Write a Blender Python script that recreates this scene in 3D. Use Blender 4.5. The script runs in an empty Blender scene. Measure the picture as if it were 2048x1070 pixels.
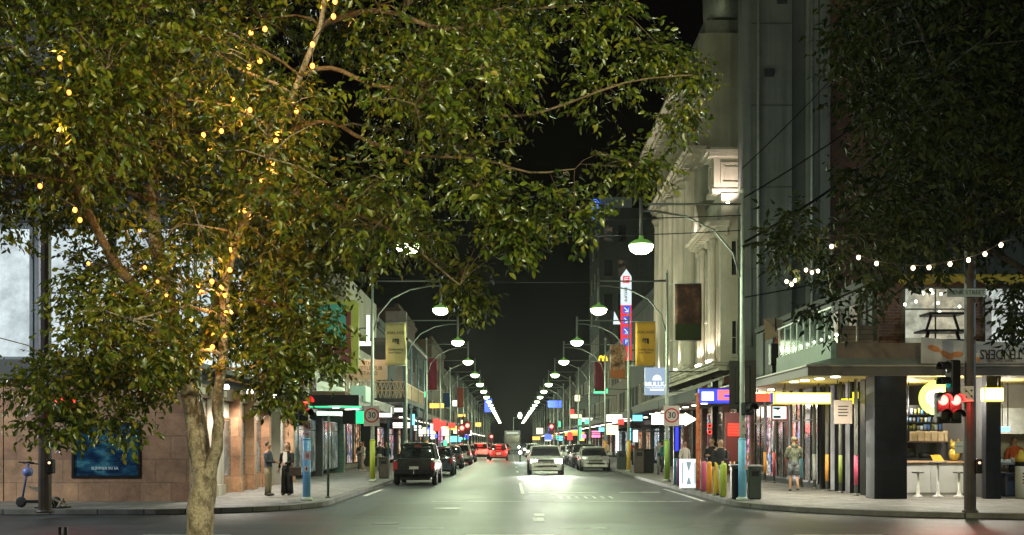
import bpy, bmesh, math, random
import numpy as np
from mathutils import Vector, Matrix, noise as mnoise
R = math.radians
random.seed(7)
S = bpy.context.scene
COL = S.collection

# ------------------------------------------------------------------ camera, sky, light, exposure
cam_d = bpy.data.cameras.new("camera")
cam_d.sensor_width = 36.0
cam_d.lens = 36.0 * 2300 / 2048
cam_d.shift_x = 4 / 2048
cam_d.shift_y = (884 - 535) / 2048
cam_d.clip_start = 0.1
cam_d.clip_end = 3000
cam = bpy.data.objects.new("camera", cam_d)
COL.objects.link(cam)
cam.location = (0, 0, 1.7)
cam.rotation_euler = (R(90), 0, 0)
S.camera = cam
S.view_settings.view_transform = 'Standard'
S.view_settings.look = 'None'
S.view_settings.gamma = 1
S.view_settings.exposure = 0.0
S.cycles.use_denoising = True
S.cycles.sample_clamp_indirect = 3
S.cycles.sample_clamp_direct = 30
S.cycles.max_bounces = 5
S.cycles.diffuse_bounces = 2
S.cycles.glossy_bounces = 3
S.cycles.transmission_bounces = 3
S.cycles.transparent_max_bounces = 6
S.cycles.caustics_reflective = False
S.cycles.caustics_refractive = False
S.cycles.use_light_tree = True

W = bpy.data.worlds.new("World")
S.world = W
W.use_nodes = True
_nt = W.node_tree
_sky = _nt.nodes.new('ShaderNodeTexSky')
_sky.sky_type = 'NISHITA'
_sky.sun_disc = False
_sky.sun_elevation = R(-4.3)
_sky.sun_rotation = R(200)
_nt.links.new(_sky.outputs[0], _nt.nodes['Background'].inputs[0])
_nt.nodes['Background'].inputs[1].default_value = 0.15
sun_d = bpy.data.lights.new("moonlight", 'SUN')
sun_d.energy = 0.012
sun_d.angle = R(12)
sun_d.color = (0.85, 0.93, 1.0)
sun = bpy.data.objects.new("moonlight", sun_d)
COL.objects.link(sun)
sun.rotation_euler = (R(38), 0, R(-25))

# ------------------------------------------------------------------ helpers
F = 2300.0
def PX(px, py, D):
    return Vector(((px - 1020) * D / F, D, 1.7 + (884 - py) * D / F))

ORG = {}
def link(o):
    COL.objects.link(o)
    return o

def thing(name, label, cat, loc=(0, 0, 0), group=None, rotz=0):
    o = bpy.data.objects.new(name, None)
    link(o)
    o.empty_display_size = 0.2
    o.location = loc
    o.rotation_euler = (0, 0, rotz)
    o['label'] = label
    o['category'] = cat
    if group:
        o['group'] = group
    ORG[o.name] = Vector(loc)
    return o

def tag(o, label, cat, group=None):
    o['label'] = label
    o['category'] = cat
    if group:
        o['group'] = group
    return o

class MB:
    """collects shapes for one mesh"""
    def __init__(s):
        s.v, s.f, s.sm = [], [], []
    def add(s, vs, fs, smooth=False):
        n = len(s.v)
        s.v += [tuple(p) for p in vs]
        s.f += [tuple(i + n for i in f) for f in fs]
        s.sm += [smooth] * len(fs)
        return s
    def box(s, x0, y0, z0, x1, y1, z1):
        x0, x1 = min(x0, x1), max(x0, x1); y0, y1 = min(y0, y1), max(y0, y1); z0, z1 = min(z0, z1), max(z0, z1)
        v = [(x0,y0,z0),(x1,y0,z0),(x1,y1,z0),(x0,y1,z0),(x0,y0,z1),(x1,y0,z1),(x1,y1,z1),(x0,y1,z1)]
        return s.add(v, [(3,2,1,0),(4,5,6,7),(0,1,5,4),(1,2,6,5),(2,3,7,6),(3,0,4,7)])
    def cbox(s, c, sz):
        return s.box(c[0]-sz[0]/2, c[1]-sz[1]/2, c[2]-sz[2]/2, c[0]+sz[0]/2, c[1]+sz[1]/2, c[2]+sz[2]/2)
    def bbox(s, x0, y0, z0, x1, y1, z1, b):
        """box with bevelled edges"""
        bm = bmesh.new()
        bmesh.ops.create_cube(bm, size=1)
        for v in bm.verts:
            v.co = Vector((x0 + (v.co.x + .5) * (x1 - x0), y0 + (v.co.y + .5) * (y1 - y0), z0 + (v.co.z + .5) * (z1 - z0)))
        bmesh.ops.bevel(bm, geom=list(bm.edges), offset=b, segments=2, profile=.5, affect='EDGES')
        bm.verts.index_update()
        s.add([v.co for v in bm.verts], [[v.index for v in f.verts] for f in bm.faces], False)
        bm.free()
        return s
    def obox(s, a, b, w, h, up=(0, 0, 1)):
        """bar of rectangular section from a to b"""
        a, b = Vector(a), Vector(b)
        d = (b - a).normalized(); u = Vector(up)
        if abs(d.dot(u)) > .98: u = Vector((0, 1, 0))
        r = d.cross(u).normalized() * (w / 2); u = r.cross(d).normalized() * (h / 2)
        v = [a-r-u, a+r-u, a+r+u, a-r+u, b-r-u, b+r-u, b+r+u, b-r+u]
        return s.add(v, [(0,1,2,3),(7,6,5,4),(4,5,1,0),(5,6,2,1),(6,7,3,2),(7,4,0,3)])
    def tube(s, pts, rad, seg=8, cap=True, smooth=True):
        pts = [Vector(p) for p in pts]
        if not hasattr(rad, '__len__'): rad = [rad] * len(pts)
        n = len(pts); vs = []
        d0 = (pts[1] - pts[0]).normalized()
        u = Vector((0, 0, 1)) if abs(d0.z) < .9 else Vector((1, 0, 0))
        u = (u - d0 * u.dot(d0)).normalized()
        for i, p in enumerate(pts):
            d = (pts[min(i+1, n-1)] - pts[max(i-1, 0)]).normalized()
            u = (u - d * u.dot(d))
            u = u.normalized() if u.length > 1e-6 else Vector((1, 0, 0))
            w = d.cross(u)
            for k in range(seg):
                t = 2 * math.pi * k / seg
                vs.append(p + (u * math.cos(t) + w * math.sin(t)) * rad[i])
        fs = [(i*seg+k, i*seg+(k+1) % seg, (i+1)*seg+(k+1) % seg, (i+1)*seg+k) for i in range(n-1) for k in range(seg)]
        s.add(vs, fs, smooth)
        if cap:
            m = len(s.v) - len(vs)
            s.f.append(tuple(m + k for k in reversed(range(seg)))); s.sm.append(False)
            s.f.append(tuple(m + (n-1)*seg + k for k in range(seg))); s.sm.append(False)
        return s
    def lathe(s, prof, c=(0, 0, 0), seg=16, axis='z', smooth=True):
        """prof: list of (radius, height)"""
        vs = []
        c = Vector(c)
        for r, z in prof:
            for k in range(seg):
                t = 2 * math.pi * k / seg
                a, b = r * math.cos(t), r * math.sin(t)
                vs.append(c + (Vector((a, b, z)) if axis == 'z' else Vector((a, z, b)) if axis == 'y' else Vector((z, a, b))))
        n = len(prof)
        fs = [(i*seg+k, i*seg+(k+1) % seg, (i+1)*seg+(k+1) % seg, (i+1)*seg+k) for i in range(n-1) for k in range(seg)]
        fs.append(tuple(reversed(range(seg)))); fs.append(tuple((n-1)*seg+k for k in range(seg)))
        n0 = len(s.f)
        s.add(vs, fs, smooth)
        s.sm[-1] = s.sm[-2] = False
        return s
    def ball(s, c, r, seg=10, rings=7):
        if not hasattr(r, '__len__'): r = (r, r, r)
        pr = []
        vs = [(c[0], c[1], c[2]-r[2])]
        for i in range(1, rings):
            t = math.pi * i / rings - math.pi / 2
            for k in range(seg):
                a = 2 * math.pi * k / seg
                vs.append((c[0]+r[0]*math.cos(t)*math.cos(a), c[1]+r[1]*math.cos(t)*math.sin(a), c[2]+r[2]*math.sin(t)))
        vs.append((c[0], c[1], c[2]+r[2]))
        fs = []
        for k in range(seg):
            fs.append((0, 1+(k+1) % seg, 1+k))
            for i in range(rings-2):
                fs.append((1+i*seg+k, 1+i*seg+(k+1) % seg, 1+(i+1)*seg+(k+1) % seg, 1+(i+1)*seg+k))
            fs.append((1+(rings-2)*seg+k, 1+(rings-2)*seg+(k+1) % seg, len(vs)-1))
        return s.add(vs, fs, True)
    def prism(s, poly, lo, hi, axis='z'):
        """extrude a 2-D polygon; axis z:(x,y) y:(x,z) x:(y,z)"""
        def p3(a, b, h):
            return (a, b, h) if axis == 'z' else (a, h, b) if axis == 'y' else (h, a, b)
        n = len(poly)
        vs = [p3(a, b, lo) for a, b in poly] + [p3(a, b, hi) for a, b in poly]
        fs = [tuple(range(n))[::-1], tuple(range(n, 2*n))] + [(i, (i+1) % n, n+(i+1) % n, n+i) for i in range(n)]
        return s.add(vs, fs)
    def quad(s, a, b, c, d):
        return s.add([a, b, c, d], [(0, 1, 2, 3)])
    def frame(s, x0, z0, x1, z1, w, y0, y1, axis='y'):
        """picture-frame ring in the x-z plane (axis y) or the y-z plane (axis x)"""
        for (a0, b0, a1, b1) in ((x0, z0, x1, z0+w), (x0, z1-w, x1, z1), (x0, z0+w, x0+w, z1-w), (x1-w, z0+w, x1, z1-w)):
            if axis == 'y': s.box(a0, y0, b0, a1, y1, b1)
            else: s.box(y0, a0, b0, y1, a1, b1)
        return s
    def build(s, name, m, parent=None, fix=True):
        me = bpy.data.meshes.new(name)
        org = Vector((0, 0, 0))
        if parent is not None:
            org = ORG.get(parent.name, org)
        else:
            xs = [p[0] for p in s.v]; ys = [p[1] for p in s.v]; zs = [p[2] for p in s.v]
            org = Vector(((min(xs)+max(xs))/2, (min(ys)+max(ys))/2, min(zs)))
        me.from_pydata([(p[0]-org.x, p[1]-org.y, p[2]-org.z) for p in s.v], [], s.f)
        if fix:
            bm = bmesh.new(); bm.from_mesh(me)
            bmesh.ops.recalc_face_normals(bm, faces=bm.faces)
            bm.to_mesh(me); bm.free()
        me.polygons.foreach_set('use_smooth', s.sm)
        if m: me.materials.append(m)
        o = bpy.data.objects.new(name, me)
        link(o)
        if parent is not None:
            o.parent = parent
            ORG[o.name] = org
        else:
            o.location = org
            ORG[o.name] = org
        return o

def structure(name, mb, m):
    o = mb.build(name, m)
    o['kind'] = 'structure'
    return o

def single(name, mb, m, label, cat, group=None):
    return tag(mb.build(name, m), label, cat, group)

def copy_tree(o, parent=None):
    c = o.copy()
    COL.objects.link(c)
    if parent: c.parent = parent
    for ch in list(o.children):
        copy_tree(ch, c)
    return c

def lamp(name, kind, loc, power, color, parent=None, radius=.1, aim=None, spot=None, blend=.5):
    d = bpy.data.lights.new(name, kind)
    d.energy = power
    d.color = color
    d.shadow_soft_size = radius
    if kind == 'SPOT':
        d.spot_size = R(spot); d.spot_blend = blend
    o = bpy.data.objects.new(name, d)
    link(o)
    loc = Vector(loc)
    if parent is not None:
        o.parent = parent
        o.location = loc - ORG.get(parent.name, Vector((0, 0, 0)))
    else:
        o.location = loc
    if aim is not None:
        o.rotation_euler = (Vector(aim) - loc).to_track_quat('-Z', 'Y').to_euler()
    return o

_fonts = {}
def text(name, body, size, m, loc, parent=None, rot=(R(90), 0, 0), align='CENTER', depth=.004, bold=0.0, space=1.0, sx=1.0):
    cu = bpy.data.curves.new(name, 'FONT')
    cu.body = body; cu.size = size; cu.align_x = align; cu.align_y = 'CENTER'
    cu.extrude = depth; cu.offset = min(bold, size*.012); cu.space_line = space; cu.resolution_u = 3
    t = bpy.data.objects.new(name, cu)
    COL.objects.link(t)
    dg = bpy.context.evaluated_depsgraph_get()
    me = bpy.data.meshes.new_from_object(t.evaluated_get(dg))
    bpy.data.objects.remove(t)
    me.materials.clear(); me.materials.append(m)
    M = Matrix.Translation(Vector(loc)) @ Matrix([[1,0,0,0],[0,1,0,0],[0,0,1,0],[0,0,0,1]])
    o = bpy.data.objects.new(name, me)
    link(o)
    if parent is not None:
        o.parent = parent
        o.location = Vector(loc) - ORG.get(parent.name, Vector((0, 0, 0)))
    else:
        o.location = loc
    o.rotation_euler = rot
    o.scale = (sx, 1, 1)
    return o

# ------------------------------------------------------------------ materials
MATS = {}
def nodes(name):
    m = bpy.data.materials.new(name)
    m.use_nodes = True
    nt = m.node_tree
    return m, nt, nt.nodes['Principled BSDF']

def coord(nt, swz='xyz', scale=1.0):
    tc = nt.nodes.new('ShaderNodeTexCoord')
    sep = nt.nodes.new('ShaderNodeSeparateXYZ'); nt.links.new(tc.outputs['Object'], sep.inputs[0])
    if swz == 'xyz':
        return tc.outputs['Object']
    cmb = nt.nodes.new('ShaderNodeCombineXYZ')
    if swz == 'wz':   # horizontal distance along either wall direction, height
        ad = nt.nodes.new('ShaderNodeMath'); ad.operation = 'ADD'
        nt.links.new(sep.outputs[0], ad.inputs[0]); nt.links.new(sep.outputs[1], ad.inputs[1])
        nt.links.new(ad.outputs[0], cmb.inputs[0]); nt.links.new(sep.outputs[2], cmb.inputs[1])
    else:
        for i, ch in enumerate(swz):
            nt.links.new(sep.outputs['xyz'.index(ch)], cmb.inputs[i])
    return cmb.outputs[0]

def ramp(nt, fac, stops):
    r = nt.nodes.new('ShaderNodeValToRGB')
    el = r.color_ramp.elements
    while len(el) < len(stops): el.new(.5)
    for e, (p, c) in zip(el, stops):
        e.position = p; e.color = (c[0], c[1], c[2], 1)
    nt.links.new(fac, r.inputs[0])
    return r.outputs[0]

def noise_tex(nt, vec, scale, detail=4, rough=.6):
    n = nt.nodes.new('ShaderNodeTexNoise')
    n.inputs['Scale'].default_value = scale; n.inputs['Detail'].default_value = detail; n.inputs['Roughness'].default_value = rough
    if vec is not None: nt.links.new(vec, n.inputs['Vector'])
    return n.outputs['Fac']

def mixc(nt, fac, a, b, mode='MIX'):
    m = nt.nodes.new('ShaderNodeMix'); m.data_type = 'RGBA'; m.blend_type = mode
    for inp, v in ((0, fac), (6, a), (7, b)):
        if hasattr(v, 'is_linked'): nt.links.new(v, m.inputs[inp])
        elif inp == 0: m.inputs[0].default_value = v
        else: m.inputs[inp].default_value = (v[0], v[1], v[2], 1)
    return m.outputs[2]

def bump(nt, bs, h, strength=.3, dist=.02):
    b = nt.nodes.new('ShaderNodeBump'); b.inputs['Strength'].default_value = strength; b.inputs['Distance'].default_value = dist
    nt.links.new(h, b.inputs['Height']); nt.links.new(b.outputs[0], bs.inputs['Normal'])

def mat(name, c, rough=.6, metal=0, var=.25, scale=3.0, bmp=0.0, spec=.5, coat=0.0):
    """plain surface with slight mottling"""
    if name in MATS: return MATS[name]
    m, nt, bs = nodes(name)
    v = coord(nt)
    n = noise_tex(nt, v, scale, 6, .65)
    col = ramp(nt, n, [(.25, [x*(1-var) for x in c]), (.75, [min(1, x*(1+var)) for x in c])])
    nt.links.new(col, bs.inputs['Base Color'])
    rr = nt.nodes.new('ShaderNodeMapRange'); rr.inputs[3].default_value = max(0.02, rough-.1); rr.inputs[4].default_value = min(1, rough+.1)
    nt.links.new(n, rr.inputs[0]); nt.links.new(rr.outputs[0], bs.inputs['Roughness'])
    bs.inputs['Metallic'].default_value = metal
    bs.inputs['Specular IOR Level'].default_value = spec
    bs.inputs['Coat Weight'].default_value = coat
    if bmp:
        bump(nt, bs, noise_tex(nt, v, scale*8, 4), bmp, .02)
    MATS[name] = m
    return m

def glow(name, c, s, sample=True):
    """a surface that gives off light: lamp glass, neon, a backlit panel"""
    if name in MATS: return MATS[name]
    m, nt, bs = nodes(name)
    bs.inputs['Base Color'].default_value = (c[0]*.5, c[1]*.5, c[2]*.5, 1)
    bs.inputs['Emission Color'].default_value = (c[0], c[1], c[2], 1)
    bs.inputs['Emission Strength'].default_value = s
    if not sample:
        m.cycles.emission_sampling = 'NONE'
    MATS[name] = m
    return m

def lit_shop(name, cols, s, scale=1.5, dark=.35, swz='wz'):
    """a lit shop window: display shapes of many colours behind glass"""
    if name in MATS: return MATS[name]
    m, nt, bs = nodes(name)
    v = coord(nt, swz)
    vo = nt.nodes.new('ShaderNodeTexVoronoi'); vo.feature = 'F1'; vo.distance = 'CHEBYCHEV'
    vo.inputs['Scale'].default_value = scale; vo.inputs['Randomness'].default_value = .9
    nt.links.new(v, vo.inputs['Vector'])
    sep = nt.nodes.new('ShaderNodeSeparateColor'); nt.links.new(vo.outputs['Color'], sep.inputs[0])
    n = len(cols)
    stops = [(i / max(1, n - 1), c) for i, c in enumerate(cols)]
    col = ramp(nt, sep.outputs[0], stops)
    n1 = noise_tex(nt, v, scale * 2.2, 5, .7)
    gain = ramp(nt, n1, [(dark, (.04, .04, .04)), (.72, (1, 1, 1))])
    out = mixc(nt, 1.0, col, gain, 'MULTIPLY')
    nt.links.new(out, bs.inputs['Emission Color'])
    bs.inputs['Emission Strength'].default_value = s
    bs.inputs['Base Color'].default_value = (.02, .02, .02, 1)
    bs.inputs['Roughness'].default_value = .12
    MATS[name] = m
    return m

def masonry(name, c1, c2, mortar, bw, bh, rough=.8, swz='wz', msize=.012, var=.2, bstr=.4, off=.5, grime=True):
    if name in MATS: return MATS[name]
    m, nt, bs = nodes(name)
    v = coord(nt, swz)
    b = nt.nodes.new('ShaderNodeTexBrick')
    b.inputs['Scale'].default_value = 1; b.offset = off
    b.inputs['Brick Width'].default_value = bw; b.inputs['Row Height'].default_value = bh
    b.inputs['Mortar Size'].default_value = msize; b.inputs['Bias'].default_value = 0
    b.inputs['Color1'].default_value = (*c1, 1); b.inputs['Color2'].default_value = (*c2, 1); b.inputs['Mortar'].default_value = (*mortar, 1)
    nt.links.new(v, b.inputs['Vector'])
    n = noise_tex(nt, coord(nt), 1.3, 6, .7)
    g = ramp(nt, n, [(.25, (1-var*1.6,)*3), (.75, (1+var*.4,)*3)])
    col = mixc(nt, 1.0, b.outputs['Color'], g, 'MULTIPLY')
    n2 = noise_tex(nt, coord(nt), 9, 5, .7)
    col = mixc(nt, 1.0, col, ramp(nt, n2, [(.3, (.82,)*3), (.7, (1.08,)*3)]), 'MULTIPLY')
    nt.links.new(col, bs.inputs['Base Color'])
    bs.inputs['Roughness'].default_value = rough
    inv = nt.nodes.new('ShaderNodeMath'); inv.operation = 'SUBTRACT'; inv.inputs[0].default_value = 1
    nt.links.new(b.outputs['Fac'], inv.inputs[1])
    bump(nt, bs, inv.outputs[0], bstr, .01)
    MATS[name] = m
    if 'black' in name: bs.inputs['Specular IOR Level'].default_value = .15
    return m

def asphalt():
    m, nt, bs = nodes('asphalt')
    v = coord(nt)
    n = noise_tex(nt, v, .22, 5, .6)
    c = ramp(nt, n, [(.3, (.014, .020, .0225)), (.7, (.033, .042, .045))])
    # worn wheel paths and patches run along the street
    mp = nt.nodes.new('ShaderNodeMapping'); mp.inputs['Scale'].default_value = (1.1, .05, 1); nt.links.new(v, mp.inputs[0])
    c = mixc(nt, 1.0, c, ramp(nt, noise_tex(nt, mp.outputs[0], 1.0, 4), [(.38, (.55,)*3), (.5, (1.0,)*3), (.66, (1.45,)*3)]), 'MULTIPLY')
    c = mixc(nt, 1.0, c, ramp(nt, noise_tex(nt, v, .9, 6, .75), [(.36, (.5,)*3), (.5, (1,)*3), (.68, (1.3,)*3)]), 'MULTIPLY')
    sp = noise_tex(nt, v, 60, 3, .8)
    c = mixc(nt, 1.0, c, ramp(nt, sp, [(.35, (.45,)*3), (.7, (1.6,)*3)]), 'MULTIPLY')
    # tar-sealed cracks
    vo = nt.nodes.new('ShaderNodeTexVoronoi'); vo.feature = 'DISTANCE_TO_EDGE'; vo.inputs['Scale'].default_value = .23
    dv = nt.nodes.new('ShaderNodeVectorMath'); dv.operation = 'ADD'
    nn = nt.nodes.new('ShaderNodeTexNoise'); nn.inputs['Scale'].default_value = .8; nt.links.new(v, nn.inputs['Vector'])
    nt.links.new(v, dv.inputs[0]); nt.links.new(nn.outputs['Color'], dv.inputs[1]); nt.links.new(dv.outputs[0], vo.inputs['Vector'])
    c = mixc(nt, 1.0, c, ramp(nt, vo.outputs['Distance'], [(.006, (.3,)*3), (.018, (1,)*3)]), 'MULTIPLY')
    nt.links.new(c, bs.inputs['Base Color'])
    rr = nt.nodes.new('ShaderNodeMapRange'); rr.inputs[3].default_value = .40; rr.inputs[4].default_value = .62
    nt.links.new(n, rr.inputs[0]); nt.links.new(rr.outputs[0], bs.inputs['Roughness'])
    bump(nt, bs, sp, .35, .008)
    return m

def worn_paint():
    m, nt, bs = nodes('road_paint')
    v = coord(nt)
    n = noise_tex(nt, v, 5, 6, .75)
    c = ramp(nt, n, [(.36, (.07, .07, .068)), (.5, (.72, .72, .68))])
    nt.links.new(c, bs.inputs['Base Color']); bs.inputs['Roughness'].default_value = .55
    MATS['paint'] = m
    return m

def streaked(name, c, dark=.55, rough=.85, vscale=1.2):
    """render or concrete with stains running down"""
    if name in MATS: return MATS[name]
    m, nt, bs = nodes(name)
    v = coord(nt)
    mp = nt.nodes.new('ShaderNodeMapping'); mp.inputs['Scale'].default_value = (vscale, vscale, .06); nt.links.new(v, mp.inputs[0])
    n = noise_tex(nt, mp.outputs[0], 1.0, 5, .65)
    n2 = noise_tex(nt, v, .5, 6, .7)
    col = ramp(nt, n, [(.3, [x*dark for x in c]), (.7, c)])
    col = mixc(nt, 1.0, col, ramp(nt, n2, [(.3, (.75,)*3), (.7, (1.1,)*3)]), 'MULTIPLY')
    nt.links.new(col, bs.inputs['Base Color']); bs.inputs['Roughness'].default_value = rough
    bump(nt, bs, noise_tex(nt, v, 25, 4), .15, .01)
    MATS[name] = m
    return m

def leaf_mat(name, stops, rough=.34, trans=.25, spec=.55):
    m, nt, bs = nodes(name)
    g = nt.nodes.new('ShaderNodeNewGeometry')
    c = ramp(nt, g.outputs['Random Per Island'], stops)
    n = noise_tex(nt, coord(nt), .7, 3)
    c = mixc(nt, 1.0, c, ramp(nt, n, [(.3, (.7, .78, .7)), (.7, (1.25, 1.15, 1.0))]), 'MULTIPLY')
    nt.links.new(c, bs.inputs['Base Color'])
    bs.inputs['Roughness'].default_value = rough
    bs.inputs['Specular IOR Level'].default_value = spec
    tr = nt.nodes.new('ShaderNodeBsdfTranslucent'); nt.links.new(c, tr.inputs[0])
    mx = nt.nodes.new('ShaderNodeMixShader'); mx.inputs[0].default_value = trans
    nt.links.new(bs.outputs[0], mx.inputs[1]); nt.links.new(tr.outputs[0], mx.inputs[2])
    nt.links.new(mx.outputs[0], nt.nodes['Material Output'].inputs[0])
    return m

def bark_mat(name, c1, c2):
    m, nt, bs = nodes(name)
    v = coord(nt)
    mp = nt.nodes.new('ShaderNodeMapping'); mp.inputs['Scale'].default_value = (1, 1, .45); nt.links.new(v, mp.inputs[0])
    n = noise_tex(nt, mp.outputs[0], 9, 8, .75)
    c = ramp(nt, n, [(.36, c1), (.47, [(a*.6+b*.4) for a, b in zip(c1, c2)]), (.52, c2), (.75, [x*1.15 for x in c2])])
    c = mixc(nt, 1.0, c, ramp(nt, noise_tex(nt, v, 45, 4, .8), [(.35, (.55,)*3), (.6, (1.1,)*3)]), 'MULTIPLY')
    nt.links.new(c, bs.inputs['Base Color']); bs.inputs['Roughness'].default_value = .85
    bump(nt, bs, noise_tex(nt, mp.outputs[0], 26, 8, .8), 1.0, .05)
    return m

M_ASPH = asphalt(); M_PAINT = worn_paint()
M_PAVE = masonry('footpath_paver', (.29, .27, .245), (.20, .19, .175), (.08, .078, .075), .6, .4, .6, 'xyz', .012, .5, .3)
M_KERB = masonry('kerb_stone', (.22, .21, .195), (.15, .145, .135), (.04, .04, .038), 1.1, 9, .75, 'wz', .02, .4, .4, 0)
M_STONE = masonry('tan_stone', (.54, .31, .175), (.38, .19, .11), (.28, .18, .11), .82, .62, .7, 'wz', .010, .45, .5)
M_CREAM = streaked('cream_render', (.64, .56, .47), .6)
M_CREAMD = streaked('cream_render_weathered', (.5, .47, .4), .6)
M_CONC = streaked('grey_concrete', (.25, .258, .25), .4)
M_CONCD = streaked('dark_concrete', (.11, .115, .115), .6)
M_BRICK = masonry('red_brick', (.25, .09, .06), (.17, .06, .045), (.2, .17, .15), .24, .085, .85, 'wz', .01, .3, .4)
M_BROWN = streaked('brown_render', (.2, .13, .09), .7)
M_DARKW = mat('dark_render', (.06, .06, .062), .8, var=.3, scale=.8)
M_BLACK = mat('black_paint', (.010, .010, .012), .45, var=.3, spec=.2)
M_BLACKTILE = masonry('black_tile', (.013, .015, .02), (.010, .011, .015), (.005, .005, .007), .45, .9, .5, 'wz', .006, .3, .2)
M_STEEL = mat('galvanised_steel', (.36, .38, .36), .5, .35, .25, 6)
M_POLEG = mat('pale_green_pole_paint', (.38, .42, .37), .5, 0, .2, 5)
M_DSTEEL = mat('dark_steel', (.06, .065, .07), .45, .5, .3, 6)
M_WHITE = mat('white_paint', (.75, .74, .7), .5, 0, .08, 2)
M_GLASS = mat('dark_glass', (.012, .015, .017), .08, 0, .2, 1, spec=.7)
M_SOFFIT = mat('soffit_painted_sign_light', (.55, .43, .15), .7, 0, .15, 2)  # yellow light from the signs is put into the board colour
M_TIMBER = masonry('timber_board', (.24, .15, .09), (.19, .115, .07), (.08, .05, .03), 3.0, .14, .6, 'wz', .01, .3, .3)
M_RUBBER = mat('rubber', (.012, .012, .012), .8, 0, .3, 8)
M_TEXTBLK = mat('black_lettering', (.015, .015, .015), .6)
M_TEXTWHT = mat('white_lettering', (.75, .75, .72), .6)
# ------------------------------------------------------------------ ground, road, footpaths
structure('road', MB().quad((-700, -120, 0), (700, -120, 0), (700, 900, 0), (-700, 900, 0)), M_ASPH)

def arc(cx, cy, r, a0, a1, n=10):
    return [(cx + r*math.cos(R(a0+(a1-a0)*i/n)), cy + r*math.sin(R(a0+(a1-a0)*i/n))) for i in range(n+1)]

KL, KR = -4.9, 5.9            # kerb lines of the street
edge_l = [(-60, 26.8)] + arc(-8.9, 30.8, 4.0, -90, 0) + [(KL, 420)]
edge_r = [(60, 25.2)] + arc(11.9, 31.2, 6.0, -90, -180) + [(KR, 420)]
def pavement(name, edge, far):
    n = len(edge)
    mb = MB()
    inner = edge
    poly = edge + [(far, 420), (far, edge[0][1])] if far < 0 else edge + [(far, 420), (far, edge[0][1])]
    mb.prism(poly[:len(edge)+1], 0.0, .128)
    return structure(name, mb, M_PAVE)
pavement('left_footpath', edge_l, -60)
pavement('right_footpath', edge_r, 60)
def offset_line(pts, d):
    out = []
    for i, p in enumerate(pts):
        a = Vector((*pts[max(0, i-1)], 0)); b = Vector((*pts[min(len(pts)-1, i+1)], 0))
        t = (b-a).normalized(); nrm = Vector((-t.y, t.x, 0))
        out.append((p[0]+nrm.x*d, p[1]+nrm.y*d))
    return out
def kerb(name, edge, d):
    a = offset_line(edge, d); b = offset_line(edge, -d * .25)
    vs, fs = [], []
    for p, q in zip(a, b):
        vs += [(p[0], p[1], .136), (q[0], q[1], .134), (q[0], q[1], 0.0)]
    for i in range(len(a)-1):
        k = 3*i
        fs += [(k, k+1, k+4, k+3), (k+1, k+2, k+5, k+4)]
    return structure(name, MB().add(vs, fs), M_KERB)
kerb('left_kerb', edge_l, .22)
kerb('right_kerb', edge_r, -.22)
structure('near_footpath', MB().box(-60, -40, 0, 60, 15.2, .13), M_PAVE)
structure('near_kerb', MB().box(-60, 15.203, 0, 60, 15.4, .136), M_KERB)

mk = MB()
def strip(x0, y0, x1, y1, z=.004): mk.quad((x0, y0, z), (x1, y0, z), (x1, y1, z), (x0, y1, z))
strip(.62, 38.3, 2.95, 38.75); strip(3.7, 38.6, 5.05, 39.0)            # stop line, two lanes
strip(-2.25, 32.8, 5.2, 32.98)                                          # far edge of the crossing
for i in range(7): strip(1.5+i*.26, 34.6, 1.58+i*.26, 36.0)
strip(.6, 36.6, 2.6, 36.85)
strip(.36, 37.6, .48, 47.5)
for i in range(12): strip(.36, 52+i*12, .48, 55+i*12)
strip(-4.65, 36.2, -4.5, 41); strip(5.5, 33, 5.62, 41.5)
for x in (-17.5, -11.5, -5.5, 0.4, 6.4, 12.4): strip(x-1.2, 20.9, x+.4, 21.05)
for x in (-14, -2.2, 1.0): strip(x, 22.6, x+.9, 22.75)
strip(.5, 24.6, .75, 25.9); strip(.55, 26.3, .8, 27.4)
structure('road_markings', mk, M_PAINT)
for k, (x0_, y0_, x1_, y1_) in enumerate(((-3.6, 26.4, -1.2, 31.5), (1.0, 24.2, 5.6, 26.0), (-8.6, 22.2, -3.2, 23.7), (2.6, 47, 3.9, 58), (-1.9, 40, -.7, 56), (6.6, 19.6, 12.0, 21.2), (-2.5, 18.4, 1.6, 19.6))):
    structure('road_patch', MB().quad((x0_, y0_, .0022), (x1_, y0_+.1, .0022), (x1_-.15, y1_, .0022), (x0_+.1, y1_-.08, .0022)), mat('patch_asphalt_%d' % (k % 3), ((.018, .019, .02), (.06, .06, .058), (.03, .033, .036))[k % 3], .55, 0, .35, 9, .2))
# utility covers in the road and footpath
mk = MB()
for x, y, r in ((-1.6, 29.5, .35), (2.4, 45, .35), (-2.6, 24, .3)): mk.lathe([(r, .002), (r, .006)], (x, y, 0), 18)
structure('manhole_covers_in_road', mk, M_DSTEEL)
# dark shadow by the corner, painted as a flat patch
structure('painted_shadow_on_footpath', MB().prism([(-6.9, 28.2), (-5.9, 28.35), (-5.25, 29.6), (-5.6, 30.2), (-7.4, 28.9)], .1285, .1325), M_DSTEEL)

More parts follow.
